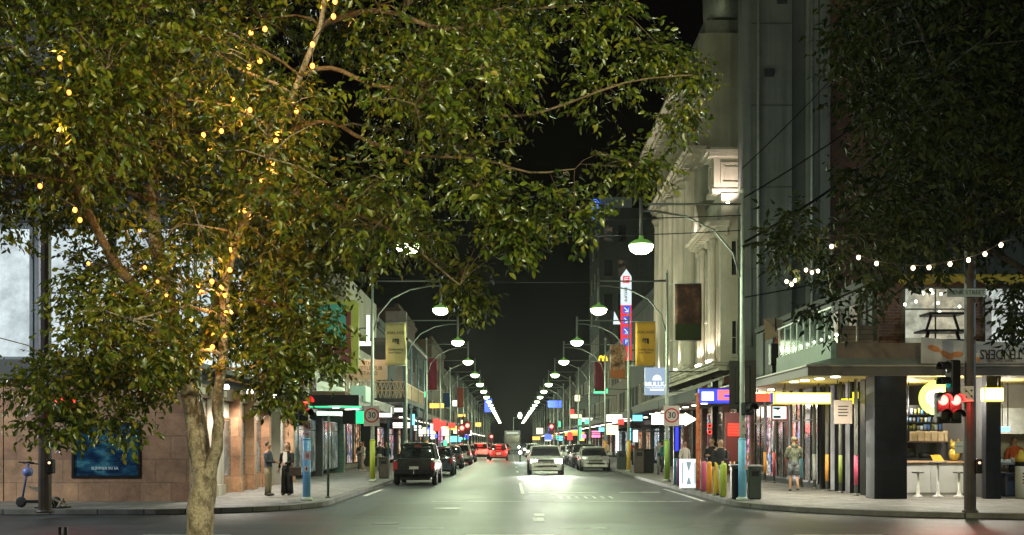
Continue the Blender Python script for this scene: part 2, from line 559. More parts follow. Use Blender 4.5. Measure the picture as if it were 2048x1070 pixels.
# ------------------------------------------------------------------ buildings on the west side
def window(bld, x0, z0, x1, z1, y, face='y', m=None, frame=M_DSTEEL, out=-1, w=.07, sill=None, mull=0, trans=0):
    """window as a part of bld (frame) with a pane under it; face y: wall in x-z at y; face x: wall in y-z at x=y"""
    d = .06 * out
    fr = MB().frame(x0, z0, x1, z1, w, y, y + d, face)
    for k in range(mull):
        c = x0 + (x1-x0)*(k+1)/(mull+1)
        if face == 'y': fr.box(c-w/3, y, z0+w, c+w/3, y+d*.8, z1-w)
        else: fr.box(y, c-w/3, z0+w, y+d*.8, c+w/3, z1-w)
    if trans:
        zt = z0 + (z1-z0)*trans
        if face == 'y': fr.box(x0+w, y, zt-w/3, x1-w, y+d*.85, zt+w/3)
        else: fr.box(y, x0+w, zt-w/3, y+d*.85, x1-w, zt+w/3)
    if sill:
        if face == 'y': fr.box(x0-.08, y, z0-.1, x1+.08, y+d*2.2, z0-.003)
        else: fr.box(y, x0-.08, z0-.1, y+d*2.2, x1+.08, z0-.003)
    f = fr.build('window', frame, bld)
    pn = MB()
    e = .02 * out
    if face == 'y': pn.box(x0+.01, y, z0+.01, x1-.01, y+e, z1-.01)
    else: pn.box(y, x0+.01, z0+.01, y+e, x1-.01, z1-.01)
    pn.build('pane', m or M_GLASS, f)
    return f

G_LIT = lit_shop('bright_glazing', [(.72, .86, .88), (.80, .92, .95), (.6, .76, .80), (.85, .95, .95)], 1.25, .35, .12)
DOWNW = glow('shop_downlight_glass', (1, .92, .8), 8.0, False)
G_DIMW = lit_shop('dim_glazing', [(.3, .36, .38), (.1, .12, .13), (.2, .24, .25)], .12, .35, .2)
G_SHOP_GREEN = lit_shop('shop_green_white', [(.20, .27, .23), (.34, .42, .35), (.10, .13, .12), (.5, .55, .42)], .8, 1.1, .3)

# tan stone corner building
b = thing('corner_building', 'tan stone corner building with glowing white glazing over a dark blue poster', 'building', (-14, 31, 0))
MB().box(-40, 30.5, 0, -13.45, 31.0, 3.35).box(-12.9+1.3-.001, 30.5, 0, -9.81, 31.0, .76).box(-13.42, 30.5, 0, -11.6, 31.0, 3.35).box(-11.6, 30.5, 2.2, -9.81, 31, 3.35).box(-9.81, 30.5, 0, -8.5, 31, 3.35).build('stone_wall', M_STONE, b)
MB().box(-40, 31.02, 0, -9.3, 45.5, 16).build('wall', M_DARKW, b)
MB().box(-40, 30.1, 3.36, -8.3, 31.0, 3.62).box(-40, 30.25, 3.62, -8.4, 31, 3.74).build('cornice', M_DARKW, b)
MB().box(-40, 30.56, 3.75, -8.55, 45.5, 3.9).box(-40, 30.56, 7.6, -8.55, 45.5, 8.1).box(-40, 30.56, 11.7, -8.55, 45.5, 13.2).build('spandrel', M_DARKW, b)
for zi in (3.9, 8.1):
    G_NOW = G_LIT if zi < 5 else G_DIMW
    for k in range(9):
        x1 = -8.6 - k*2.1
        window(b, x1-2.05, zi, x1, zi+3.6, 30.9, 'y', G_NOW, M_DSTEEL, w=.09, trans=.5 if k % 2 else 0)
    for k in range(7):
        y0 = 30.7 + k*2.1
        window(b, y0, zi, y0+2.05, zi+3.6, -9.0, 'x', G_NOW, M_DSTEEL, out=1, w=.09, trans=.5 if k % 2 else 0)
fr = MB().frame(-11.62, .74, -9.79, 2.22, .07, 30.47, 30.6).build('poster_frame', M_BLACK, b)
def poster_mat():
    m, nt, bs = nodes('night_blue_poster')
    mp = nt.nodes.new('ShaderNodeMapping'); mp.inputs['Scale'].default_value = (1.1, 1, 3.2); nt.links.new(coord(nt), mp.inputs[0])
    n = noise_tex(nt, mp.outputs[0], 1.6, 7, .62)
    c = ramp(nt, n, [(.42, (.006, .018, .05)), (.55, (.015, .07, .12)), (.64, (.05, .17, .22)), (.7, (.01, .03, .07))])
    nt.links.new(c, bs.inputs['Base Color']); bs.inputs['Roughness'].default_value = .12
    nt.links.new(c, bs.inputs['Emission Color']); bs.inputs['Emission Strength'].default_value = .10
    return m
MB().box(-11.56, 30.52, .8, -9.85, 30.58, 2.16).build('poster', poster_mat(), fr)
M_PALETEXT = glow('pale_lettering', (.45, .55, .6), .35, False)
text('poster_lettering', 'SUMMER IN SA', .11, M_PALETEXT, (-10.75, 30.515, 1.0), fr)
text('poster_script', 'Rhythm', .13, M_PALETEXT, (-10.25, 30.515, 1.55), fr, rot=(R(90), R(-6), 0))
# street side of the corner building: pilasters and shop windows
for y in (31.0, 33.4, 36.2, 38.2, 40.6, 42.6, 45.0):
    w_ = .75 if y in (31.0, 33.4) else .34
    MB().box(-9.3, y, .0, -8.5, y+w_, 3.35).box(-9.3, y-.04, 3.02, -8.42, y+w_+.04, 3.2).box(-9.3, y-.03, .0, -8.45, y+w_+.03, .45).build('pilaster', M_CREAM if y in (33.4, 31.0) else M_STONE if y != 42.6 else M_CREAMD, b)
for k, (y0, y1) in enumerate(((31.75, 33.4), (34.15, 36.2), (36.54, 38.2), (38.54, 40.6), (42.94, 45.0))):
    MB().box(-9.3, y0+.002, .0, -8.72, y1-.002, .62).build('stall_riser', M_STONE, b)
    window(b, y0, .62, y1, 2.4, -8.85, 'x', G_SHOP_GREEN, M_TIMBER, out=1, w=.05)
    window(b, y0, 2.42, y1, 2.95, -8.85, 'x', M_CREAMD, M_TIMBER, out=1, w=.05, mull=1)
    MB().box(-9.3, y0+.002, 2.96, -8.66, y1-.002, 3.34).build('fascia', M_BROWN, b)
for y_ in (32.6, 35.6, 39.4, 43.8):
    MB().lathe([(.09, 3.2), (.10, 3.26), (.06, 3.33)], (-8.05, y_, 0), 12).build('downlight', DOWNW, b)
    MB().box(-8.5, y_-.03, 3.335, -8.0, y_+.03, 3.358).build('lamp_bracket', M_DSTEEL, b)
    lamp('downlight_lamp', 'SPOT', (-8.05, y_, 3.15), 420, (1, .9, .78), b, .08, (-7.75, y_, 0), 150, .6)
MB().box(-9.6, 40.94, .13, -9.35, 42.6, 3.2).build('door', M_BROWN, b)

# generic street fronts ------------------------------------------------
SHOP_WARM = lit_shop('shop_warm', [(1.0, .62, .25), (.25, .1, .05), (1, .85, .55), (.5, .3, .16), (.9, .3, .12), (.12, .09, .08)], 2.4, 1.4, .42)
SHOP_COOL = lit_shop('shop_cool', [(.5, .75, .95), (.08, .1, .12), (.8, .95, 1), (.15, .35, .5), (.9, .9, .85), (.05, .06, .07)], 2.2, 1.5, .42)
SHOP_MIX = lit_shop('shop_mixed', [(1, .3, .15), (.06, .06, .07), (.3, .5, .9), (1, .8, .5), (.05, .05, .05), (.9, .3, .5), (.5, .9, .6)], 2.4, 1.7, .42)
SHOPS = [SHOP_WARM, SHOP_COOL, SHOP_MIX]
W_DIM = lit_shop('dim_room', [(.5, .38, .2), (.12, .1, .07), (.25, .22, .16), (.05, .05, .05)], .35, .8, .4)
DOWN = glow('downlight_glass', (1, .88, .65), 9.0, False)
TOPC = {}
def street_front(side, y0, y1, h, m, label, awn=True, awn_z=3.35, awn_m=None, shops=None, rows=2, lit=.2, reach=2.6, seed=0, X=None, parapet=True):
    rnd = random.Random(seed)
    s = -1 if side == 'W' else 1
    X = X if X is not None else (-8.6 if side == 'W' else 10.4)
    far = X + s * 12
    o = -s            # outwards, towards the road
    b = thing('street_building', label, 'building', (X, (y0+y1)/2, 0), None)
    MB().box(X, y0+.01, 3.0, far, y1-.01, h).box(X + s*1.2, y0+.012, 0, far, y1-.012, 3.0).build('wall', m, b)
    L = y1 - y0
    MB().box(X + o*.22, y0+.03, h-.28, X - o*.002, y1-.03, h-.08).box(X+o*.12, y0+.04, h-.45, X - o*.002, y1-.04, h-.28).build('cornice', m, b)
    if parapet:
        MB().box(X + o*.03, y0+.3, h-.08, X - o*.3, y1-.3, h+.35).build('parapet', m, b)
    n = max(1, int(L/5))
    for k in range(n+1):
        yy = y0 + .05 + (L-.45)*k/n
        MB().box(X + o*.02, yy, 0, X - o*1.2, yy+.35, 2.998).build('pier', M_DARKW if k % 2 else m, b)
    for k in range(n):
        ya, yb = y0+.42+(L-.45)*k/n, y0+.03+(L-.45)*(k+1)/n
        sm = (shops or SHOPS)[rnd.randrange(len(shops or SHOPS))]
        window(b, ya, .35, yb, 2.7, X - o*.3, 'x', sm, M_DSTEEL, out=o, w=.06, mull=2, trans=.8)
    for r in range(rows):
        zb = 4.6 + r * (h-5.2)/max(1, rows)
        hh = min(1.7, (h-5.4)/max(1, rows)*.62)
        nw = max(2, int(L/2.6))
        for k in range(nw):
            yc = y0 + L*(k+.5)/nw
            window(b, yc-.5, zb, yc+.5, zb+hh, X + o*.001, 'x', W_DIM if rnd.random() < lit else M_GLASS, M_CREAMD if rnd.random() < .5 else M_DARKW, out=o, w=.08, sill=True, mull=1, trans=.5)
    if awn:
        am = awn_m or M_DARKW
        aw = MB().box(X - o*.002, y0+.05, awn_z, X + o*reach, y1-.05, awn_z+.06).box(X+o*(reach-.06), y0+.05, awn_z+.062, X+o*reach, y1-.05, awn_z+.42).box(X - o*.002, y0+.05, awn_z+.062, X+o*(reach-.062), y0+.1, awn_z+.42).build('awning', am, b)
        for k in range(max(2, int(L/3))):
            yc = y0 + L*(k+.5)/max(2, int(L/3))
            MB().lathe([(.14, -.05), (.14, -.002)], (X+o*reach*.55, yc, awn_z), 12).build('downlight', DOWN, aw)
        lamp('awning_light', 'POINT', (X+o*reach*.55, (y0+y1)/2, awn_z-.35), 60 * L/15, rnd.choice([(1, .8, .55), (1, .9, .75), (.85, .95, 1)]), b, .3)
    return b

M_TEAL = masonry('teal_glazed_tile', (.16, .30, .22), (.12, .24, .18), (.08, .12, .1), .5, .3, .35, 'wz', .012, .2, .2)
b = street_front('W', 45.6, 59.8, 8.2, M_TEAL, 'green glazed tile building with a dark awning edged in green light', awn_z=3.15, awn_m=M_BLACK, shops=[G_SHOP_GREEN, SHOP_COOL], rows=1, seed=3)
# timber-lined higher awning, glass display box and green light edge
aw = MB().box(-8.6, 45.7, 3.35, -6.55, 53, 3.72).build('timber_canopy', M_TIMBER, b)
MB().box(-6.52, 47.0, 3.36, -5.9, 49.5, 4.0).build('display_box', glow('pale_green_glass', (.30, .5, .35), .5, False), b)
MB().box(-8.5, 46.15, 3.09, -5.97, 46.2, 3.14).build('neon_edge', glow('green_neon', (.05, .9, .35), 1.6), b)
MB().box(-8.4, 50.0, 2.86, -5.99, 50.06, 3.02).build('tube_light', glow('mint_tube', (.75, 1, .8), 2.2), b)
lamp('awning_glow', 'POINT', (-7.2, 48, 2.9), 80, (.7, 1, .72), b, .4)
# hotel with the latticed balcony
b = thing('balcony_hotel', 'old hotel with a peach sign wall over a latticed blue balcony', 'hotel', (-8.6, 66, 0))
MB().box(-20, 60, 3.4, -8.6, 74, 10.5).box(-20, 60.02, 0, -9.6, 73.98, 3.4).build('wall', M_CREAMD, b)
MB().box(-8.6, 60.0, 3.78, -5.5, 74, 3.98).box(-5.62, 60.0, 3.982, -5.5, 74, 4.05).build('balcony_floor', M_DARKW, b)
M_LATT = mat('peach_lattice', (.62, .42, .28), .7, 0, .15, 4)
M_BLUEP = mat('blue_grey_post', (.10, .17, .22), .5)
la = MB()
for k in range(14):
    x = -8.5 + k*.215
    la.obox((x, 60.05, 4.0), (x+.215, 60.05, 4.8), .035, .03); la.obox((x+.215, 60.05, 4.0), (x, 60.05, 4.8), .035, .03)
la.box(-8.5, 60.02, 4.81, -5.5, 60.08, 4.87).box(-8.5, 60.02, 4.36, -5.5, 60.034, 4.42)
for k in range(62):
    y = 60.2 + k*.22
    la.obox((-5.55, y, 4.06), (-5.55, y+.22, 4.8), .03, .03)
la.box(-5.58, 60.1, 4.81, -5.52, 74, 4.87)
la.build('balustrade', M_LATT, b)
for p in ((-6.35, 60.1), (-5.55, 60.1), (-5.55, 64.6), (-5.55, 69.2), (-5.55, 73.9)):
    MB().tube([(p[0], p[1], .13), (p[0], p[1], 7.0)], .06, 8).box(p[0]-.1, p[1]-.1, 3.6, p[0]+.1, p[1]+.1, 3.77).build('post', M_BLUEP, b)
MB().box(-8.6, 60.0, 7.0, -5.3, 74, 7.14).build('verandah_roof', M_DARKW, b)
MB().box(-8.6, 60.12, 4.95, -6.42, 60.2, 6.0).build('sign_wall', mat('peach_paint', (.60, .44, .32), .7, 0, .12, 2), b)
text('sign_lettering', 'THE\nLITTLE PUB\nSTAND', .27, mat('brown_lettering', (.08, .05, .04), .7), (-7.35, 60.1, 5.55), b, space=1.0)
for k in range(4):
    window(b, 61+k*3.1, 4.3, 62.4+k*3.1, 6.6, -8.59, 'x', W_DIM, M_WHITE, out=1, sill=True, mull=1, trans=.5)
    window(b, 60.8+k*3.2, .4, 63.2+k*3.2, 2.9, -9.59, 'x', SHOPS[k % 3], M_DSTEEL, out=1, mull=2)
MB().box(-8.5, 61.0, 3.3, -5.7, 61.06, 3.5).build('tube_light', glow('white_tube', (1, .95, .8), 3), b)
lamp('verandah_light', 'POINT', (-7.2, 63, 3.2), 90, (1, .85, .65), b, .3)
lamp('sign_light', 'POINT', (-7.4, 59.2, 6.2), 40, (1, .75, .5), b, .15)

cols = [(.10, .08, .065), (.035, .035, .037), (.12, .10, .08), (.065, .032, .026), (.06, .07, .075), (.10, .07, .045)]
names = ['sandy', 'charcoal', 'pale buff', 'dark maroon', 'slate grey', 'ochre']
def fmat(i): return streaked('front_' + names[i].replace(' ', '_'), cols[i], .65)
for k, (y0, y1, h, ci, ad) in enumerate(((74.1, 88, 9.5, 4, 'shopfront with a striped dark awning next to the balcony hotel'),
        (88.1, 104, 12.0, 3, 'tall front standing behind the crimson banner'),
        (104.1, 126, 10.4, 1, 'low front with bright shop windows beyond the maroon building'),
        (126.1, 150, 13.0, 5, 'three storey front with coloured lit windows along the west footpath'),
        (150.1, 185, 11.0, 0, 'long parapet front halfway down the west side'),
        (185.1, 235, 12.5, 4, 'far block under the smallest lamps on the west side'),
        (235.1, 330, 12.0, 1, 'last block before the dark end of the west side'))):
    street_front('W', y0, y1, h, fmat(ci), names[ci] + ' ' + ad, seed=20+k, rows=2 if h > 10 else 1, lit=.15)

# ------------------------------------------------------------------ buildings on the east side
b = thing('corner_restaurant', 'brown two storey corner restaurant with black columns, wide awning and glazed terrace', 'restaurant', (11, 33, 0))
# floor plates, upper storey
MB().box(10.6, 33, 3.9, 40, 48.85, 6.3).build('wall', M_BRICK, b)
MB().box(10.45, 33.2, 3.9, 10.598, 48.8, 6.25).build('side_cladding', streaked('ribbed_grey_cladding', (.12, .12, .12), .6, .7, 2.5), b)
for k in range(9):
    MB().box(10.4, 33.6+k*1.7, 3.95, 10.45, 33.72+k*1.7, 6.2).build('cladding_rib', M_DARKW, b)
MB().box(10.4, 32.9, 6.3, 40, 48.85, 6.5).build('parapet', M_DARKW, b)
MB().box(10.4, 38.6, 0, 40, 48.85, 3.6).build('rear_wall', M_DARKW, b)
MB().box(13.6, 37.2, .13, 40, 37.4, 3.6).build('kitchen_wall', mat('kitchen_tile_wall', (.5, .47, .38), .5, 0, .15, 3), b)
MB().box(13.4, 31.9, .13, 13.6, 38.6, 3.55).build('party_wall', M_DARKW, b)
# awning: soffit, fascia, sloping roof
aw = MB().box(8.0, 30.62, 3.56, 40, 48.85, 3.62).build('awning', M_SOFFIT, b)
MB().box(7.9, 30.5, 3.46, 40, 30.6, 3.70).box(7.9, 30.602, 3.46, 7.99, 48.85, 3.70).build('fascia', mat('grey_tan_fascia', (.10, .08, .065), .6, 0, .2, 2), aw)
MB().box(7.84, 30.44, 3.702, 40, 30.66, 3.745).box(7.84, 30.662, 3.702, 8.05, 48.85, 3.745).build('gutter', mat('pale_gutter', (.34, .28, .23), .5), aw)
MB().add([(8.0, 30.7, 3.73), (40, 30.7, 3.73), (40, 31.8, 4.02), (8.95, 31.8, 4.02), (8.0, 48.8, 3.73), (8.95, 48.8, 4.02)],
         [(0, 1, 2, 3), (4, 0, 3, 5)]).build('awning_roof', mat('awning_sheet', (.2, .22, .2), .4, .4, .25, 3), aw)
for (px, py) in ((1588, 764), (1610, 761), (1639, 758), (1671, 754), (1692, 750), (1787, 748), (1955, 757)):
    D = 1.84*F/(884-py); p = PX(px, py, D)
    if D < 31.3: p = Vector((p.x, 31.35, 3.54))
    MB().lathe([(.13, -.03), (.13, 0)], (p.x, p.y, 3.555), 14).build('downlight', glow('cool_downlight', (.85, 1, .95), 9, False), aw)
    if px < 1700: lamp('downlight_lamp', 'SPOT', (8.9, p.y, 3.5), 230, (1, .95, .8), b, .08, (8.9, p.y, 0), 140, .6)
for y in (40.5, 43.5, 46.5):
    MB().lathe([(.13, -.03), (.13, 0)], (9.2, y, 3.555), 14).build('downlight', glow('cool_downlight', (.85, 1, .95), 9, False), aw)
lamp('awning_lamp', 'POINT', (9.2, 43.5, 3.2), 240, (1, .9, .75), b, .2)
# terrace on the awning: solid base and glass balustrade
MB().box(8.9, 31.9, 4.02, 9.05, 38.4, 4.5).build('terrace_base', mat('sage_panel', (.16, .21, .17), .6, 0, .2, 3), b)
MB().box(9.052, 31.9, 4.02, 40, 32.05, 4.45).build('terrace_base', M_BROWN, b)
def glass_clear(name, tint, rough=.05, mixf=.75):
    m, nt, bs = nodes(name)
    bs.inputs['Base Color'].default_value = (*tint, 1); bs.inputs['Roughness'].default_value = rough
    t = nt.nodes.new('ShaderNodeBsdfTransparent'); t.inputs[0].default_value = (.8, .9, .85, 1)
    mx = nt.nodes.new('ShaderNodeMixShader'); mx.inputs[0].default_value = mixf
    nt.links.new(bs.outputs[0], mx.inputs[1]); nt.links.new(t.outputs[0], mx.inputs[2])
    nt.links.new(mx.outputs[0], nt.nodes['Material Output'].inputs[0])
    return m
bl = MB().box(8.96, 31.95, 4.52, 8.98, 38.35, 5.42).build('glass_balustrade', glass_clear('balustrade_glass', (.12, .16, .14), .1, .72), b)
h_ = MB().box(8.93, 31.93, 5.43, 9.01, 38.37, 5.48)
for k in range(9): h_.box(8.95, 31.95+k*.79, 4.5, 8.99, 31.99+k*.79, 5.43)
h_.build('handrail', M_WHITE, bl)
for k in range(8):
    MB().ball((9.2, 32.4+k*.79, 4.72), .05, 8, 5).build('terrace_light', glow('terrace_light_glass', (1, .95, .75), 5, False), b)
lamp('terrace_glow', 'POINT', (9.7, 35, 5.3), 14, (1, .85, .6), b, .3)
# upstairs windows
UPW = lit_shop('upstairs_room', [(.66, .62, .42), (.3, .26, .18), (.82, .76, .54), (.46, .42, .3), (.6, .62, .48), (.2, .2, .13)], 1.25, 1.1, .2, 'xzy')
UPB = lit_shop('upstairs_cool_room', [(.7, .78, .74), (.85, .88, .8), (.2, .2, .18), (.55, .6, .56)], 1.2, 1.2, .25, 'xzy')
window(b, PX(1805, 0, 33).x, 4.46, PX(1935, 0, 33).x, 6.15, 33, 'y', UPW, M_DARKW, w=.06, mull=1, trans=.62)
window(b, PX(1965, 0, 33).x, 4.46, PX(2085, 0, 33).x, 6.15, 33, 'y', UPB, M_DARKW, w=.06, mull=1, trans=.62)
window(b, PX(2100, 0, 33).x, 4.46, PX(2240, 0, 33).x, 6.15, 33, 'y', UPW, M_DARKW, w=.06, mull=1, trans=.62)
for k, (y0, y1) in enumerate(((34.2, 35.2), (36.2, 37.0), (39, 40), (43, 44))):
    window(b, y0, 4.5, y1, 5.9, 10.39, 'x', UPW if k < 2 else W_DIM, M_DARKW, out=-1, w=.06)
# small bulbs glowing inside the upper window
for (px, py) in ((1829, 580), (1862, 580), (1846, 587), (1882, 588), (1832, 603), (1876, 606), (1919, 613), (1810, 609), (1897, 685), (1879, 624), (1865, 586), (1845, 586)):
    p = PX(px, py, 32.8); MB().ball(p, .045, 8, 5).build('window_bulb', glow('window_bulb_glass', (.9, 1, .75), 6, False), b)
# yellow scalloped blind
sc = MB()
x0, x1 = PX(1800, 0, 32).x, PX(2300, 0, 32).x
n = 60
vs, fs = [], []
for i in range(n+1):
    x = x0+(x1-x0)*i/n
    sag = .10*abs(math.sin(i*math.pi/5))
    vs += [(x, 32.88, 6.5), (x, 32.3, 6.42-sag*.3), (x, 32.25, 6.22-sag), (x, 32.3, 6.22-sag), (x, 32.34, 6.4-sag*.3), (x, 32.9, 6.46)]
for i in range(n):
    for j in range(5): fs.append((i*6+j, i*6+6+j, i*6+7+j, i*6+1+j))
sc.add(vs, fs, True).build('yellow_valance', mat('mustard_canvas', (.62, .38, .04), .8, 0, .15, 4), b)
# black columns of the corner and the open fronts
def col_black(x, y, w, d, h=3.55): return MB().bbox(x-w/2, y-d/2, .13, x+w/2, y+d/2, h, .015)
for (x, y, w, d) in ((10.5, 32.1, .9, .8), (13.35, 31.9, .42, .3)):
    col_black(x, y, w, d).build('column', M_BLACKTILE, b)
for px in (1727, 1697, 1667, 1640, 1617, 1590, 1575, 1556, 1537, 1519, 1508):
    D = 10.45*F/(px-1020)
    if D > 48: continue
    col_black(10.7, D, .56, .5).build('column', M_BLACK, b)
PCOL = {'orange': (.75, .33, .06), 'olive': (.25, .3, .07), 'pink': (.6, .08, .16), 'white': (.6, .6, .6), 'blue': (.15, .4, .6), 'red': (.6, .08, .06)}
M_POSTC = mat('grey_cream_post', (.15, .148, .14), .5, .1, .2, 4)
for px, c in ((1745, 'white'), (1712, 'pink'), (1681, 'olive'), (1654, 'orange'), (1629, 'white'), (1602, 'blue'), (1582, 'pink'), (1548, 'red'), (1530, 'orange')):
    D = 10.15*F/(px-1020)
    p = MB().tube([(10.15, D, .13), (10.15, D, 3.55)], .055, 10).lathe([(.09, .13), (.09, .17), (.06, .19)], (10.15, D, 0), 10).build('post', M_POSTC, b)
    MB().tube([(10.15, D, .45), (10.15, D, 1.3)], .06, 10).build('painted_sleeve', mat(c + '_sleeve_paint', PCOL[c], .5, 0, .2, 6), p)
# glazed fronts set back behind the columns, each with a lit interior
FR = lit_shop('restaurant_interior', [(.25, .18, .1), (.03, .03, .03), (.45, .38, .28), (.06, .05, .05), (.7, .55, .35), (.04, .04, .05)], .5, 1.6, .45)
for k in range(5):
    window(b, 38.65+k*2.0, .3, 40.6+k*2.0, 3.2, 10.39, 'x', FR if k % 2 == 0 else SHOP_MIX, M_BLACK, out=-1, w=.07, mull=1, trans=.75)
MB().box(10.9, 33.0, .13, 10.94, 38.3, 1.1).build('low_screen', M_BLACK, b)
lamp('dining_light', 'POINT', (12.2, 35.5, 2.9), 70, (1, .85, .6), b, .2)
lamp('kitchen_light', 'POINT', (12.2, 35.2, 3.0), 90, (1, .9, .72), b, .2)
lamp('counter_light', 'POINT', (12.35, 31.9, 2.9), 520, (1, .93, .8), b, .2)
lamp('kitchen_light', 'POINT', (14.9, 34.6, 2.9), 110, (1, .93, .8), b, .2)
lamp('dining_light', 'POINT', (11.9, 43, 2.9), 60, (1, .7, .45), b, .2)

# tall blank-walled block
b = thing('tall_concrete_block', 'tall blank grey concrete block with a dark recess rising behind the corner restaurant', 'building', (16, 55, 0))
MB().box(10.5, 52, 0, 12.75, 53, 27).box(13.4, 52, 0, 13.95, 53, 27).box(12.75, 52.35, 0, 13.4, 53, 27).box(14.0, 52.0, 0, 14.48, 53, 27).box(10.5, 51.92, 6.0, 10.9, 51.998, 27).build('wall', M_CONC, b)
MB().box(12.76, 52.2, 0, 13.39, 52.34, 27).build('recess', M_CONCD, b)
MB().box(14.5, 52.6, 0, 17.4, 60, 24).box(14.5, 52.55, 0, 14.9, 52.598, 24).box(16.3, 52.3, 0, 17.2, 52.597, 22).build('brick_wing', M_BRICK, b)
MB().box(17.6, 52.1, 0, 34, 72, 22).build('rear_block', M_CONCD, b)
for k in range(3):
    for r in range(5): window(b, 18.4+k*2.4, 7+r*3, 19.8+k*2.4, 8.7+r*3, 52.09, 'y', M_GLASS, M_DARKW, w=.08)
for xx in (11.2, 13.62): MB().tube([(xx, 51.9, 3), (xx, 51.9, 27)], .07, 8).build('downpipe', M_STEEL, b)
for zz in (9.5, 13.2, 16.9, 20.6, 24.3): MB().box(10.91, 51.97, zz, 12.74, 51.999, zz+.05).build('joint_band', M_CONCD, b)
for xx, zz in ((12.2, 11), (11.7, 18.2), (12.3, 21.5)): MB().bbox(xx-.22, 51.88, zz, xx+.22, 51.999, zz+.35, .02).build('vent', M_DSTEEL, b)
# classical facade: low pavilion and the tall part behind it
b = thing('classical_hotel', 'cream classical hotel with deep cornices, half columns and an uplit parapet pedestal', 'building', (9.7, 62, 0))
MB().box(9.7, 53.03, 5.0, 15.9, 59.3, 12.0).box(10.6, 53.03, 0, 15.9, 59.3, 5.0).build('pavilion_wall', M_CREAM, b)
MB().box(9.7, 59.32, 5.0, 15.9, 74.4, 22.4).box(10.6, 59.32, 0, 15.9, 74.4, 5.0).build('wall', M_CREAMD, b)
def cornice(y0, y1, z, out, m, nm, x=9.7, front=True, h=.6):
    c = MB()
    st = ((.0, .0, .35), (.35, .28, .65), (.65, .55, 1.0))
    for (a, b0, t) in ((0, .0, .4), (.4, .35, .62), (.62, .75, .85), (.85, 1.0, 1.0)):
        o_ = out * (b0 if b0 else .22)
        c.box(x - o_, y0 - (o_ if front else 0), z + h*a + (.001 if a else 0), x + .3, y1, z + h*t)
    k = int((y1-y0)/.5)
    for i in range(k):       # dentils
        yy = y0 + .15 + i*(y1-y0-.3)/k
        c.box(x - out*.7, yy, z+h*.36, x - out*.34, yy+.2, z+h*.618)
    return c.build(nm, m, b)
cornice(53.03, 59.2, 11.2, .75, M_CREAM, 'cornice')
cornice(53.03, 59.2, 5.0, .45, M_CREAM, 'string_course', h=.4)
cornice(59.32, 74.4, 15.9, .8, M_CREAM, 'cornice', h=.9)
cornice(59.32, 74.4, 19.0, 1.45, M_CREAM, 'main_cornice', h=.9)
cornice(59.32, 74.4, 5.0, .5, M_CREAM, 'string_course', h=.5)
MB().box(9.75, 59.33, 22.4, 15.8, 74.3, 22.8).box(9.8, 59.6, 19.9, 9.69, 74.2, 22.4).build('attic', M_CREAMD, b)
tk = MB().box(10.2, 60.2, 22.82, 12.4, 62.4, 23.8)
tk.lathe([(1.0, 24.0), (1.05, 25.4), (.9, 25.7), (.2, 25.8)], (11.3, 61.3, 0), 18)
for dx in (-.7, .7):
    for dy in (-.7, .7): tk.box(11.3+dx-.07, 61.3+dy-.07, 23.801, 11.3+dx+.07, 61.3+dy+.07, 24.01)
tk.build('roof_tank', M_STEEL, b)
def halfcol(y, z0, z1, r, m=M_CREAM, x=9.55):
    p = MB().lathe([(r*1.35, z0), (r*1.35, z0+.18), (r*1.1, z0+.22), (r, z0+.35), (r*1.02, z0+(z1-z0)*.4), (r*.84, z1-.5), (r*1.0, z1-.46), (r*.9, z1-.4), (r*1.35, z1-.14), (r*1.4, z1)], (x, y, 0), 14)
    return p.build('half_column', m, b)
for y in (53.7, 54.5, 56.7, 57.5): halfcol(y, 5.41, 11.19, .13, x=9.48)
for i in range(7): halfcol(60.6+i*2.15, 5.51, 15.89, .36)
for i in range(7): MB().box(9.45, 60.35+i*2.15, 16.9, 9.698, 60.85+i*2.15, 18.95).build('pilaster', M_CREAM, b)
for i in range(6):
    window(b, 61.2+i*2.15, 7.2, 62.1+i*2.15, 9.8, 9.69, 'x', M_GLASS, M_CREAM, out=-1, sill=True, mull=1, trans=.5)
    window(b, 61.2+i*2.15, 11.4, 62.1+i*2.15, 14.0, 9.69, 'x', M_GLASS, M_CREAM, out=-1, sill=True, mull=1, trans=.5)
for y in (54.6, 56.1, 57.6):
    window(b, y-.35, 7.6, y+.35, 9.7, 9.69, 'x', M_GLASS, M_CREAM, out=-1, sill=True, trans=.5)
# return wall facing the crossing
window(b, PX(1461, 0, 53).x, PX(0, 552, 53).z, PX(1474, 0, 53).x, PX(0, 480, 53).z, 53.02, 'y', M_GLASS, M_CREAM, w=.05, sill=True, trans=.5)
window(b, PX(1462, 0, 53).x, PX(0, 710, 53).z, PX(1474, 0, 53).x, PX(0, 640, 53).z, 53.02, 'y', M_GLASS, M_CREAM, w=.05, sill=True, trans=.5)
# parapet and uplit pedestal with a raised panel
MB().box(9.75, 53.1, 12.0, 15.9, 59.28, 13.2).build('parapet', M_CREAMD, b)
pd = MB().box(9.45, 53.3, 13.22, 10.9, 54.6, 14.9).box(9.35, 53.2, 13.2, 11.0, 54.7, 13.42).box(9.2, 53.05, 14.9, 11.1, 54.8, 15.05).box(9.05, 52.9+.11, 15.052, 11.2, 54.9, 15.2).box(9.25, 53.1, 15.202, 11.1, 54.8, 15.32)
pd.frame(9.75, 13.65, 10.75, 14.65, .1, 53.22, 53.299)
pd.frame(53.5, 13.65, 54.4, 14.65, .1, 9.37, 9.449, 'x')
pd.box(9.95, 53.25, 13.85, 10.55, 53.299, 14.45)
pd.build('pedestal', M_CREAM, b)
MB().prism([(56.2, 12.02), (59.2, 12.02), (57.7, 13.7)], 9.3, 9.74, 'x').build('pediment', M_CREAM, b)
UP = glow('uplight_glass', (1, .9, .7), 12, False)
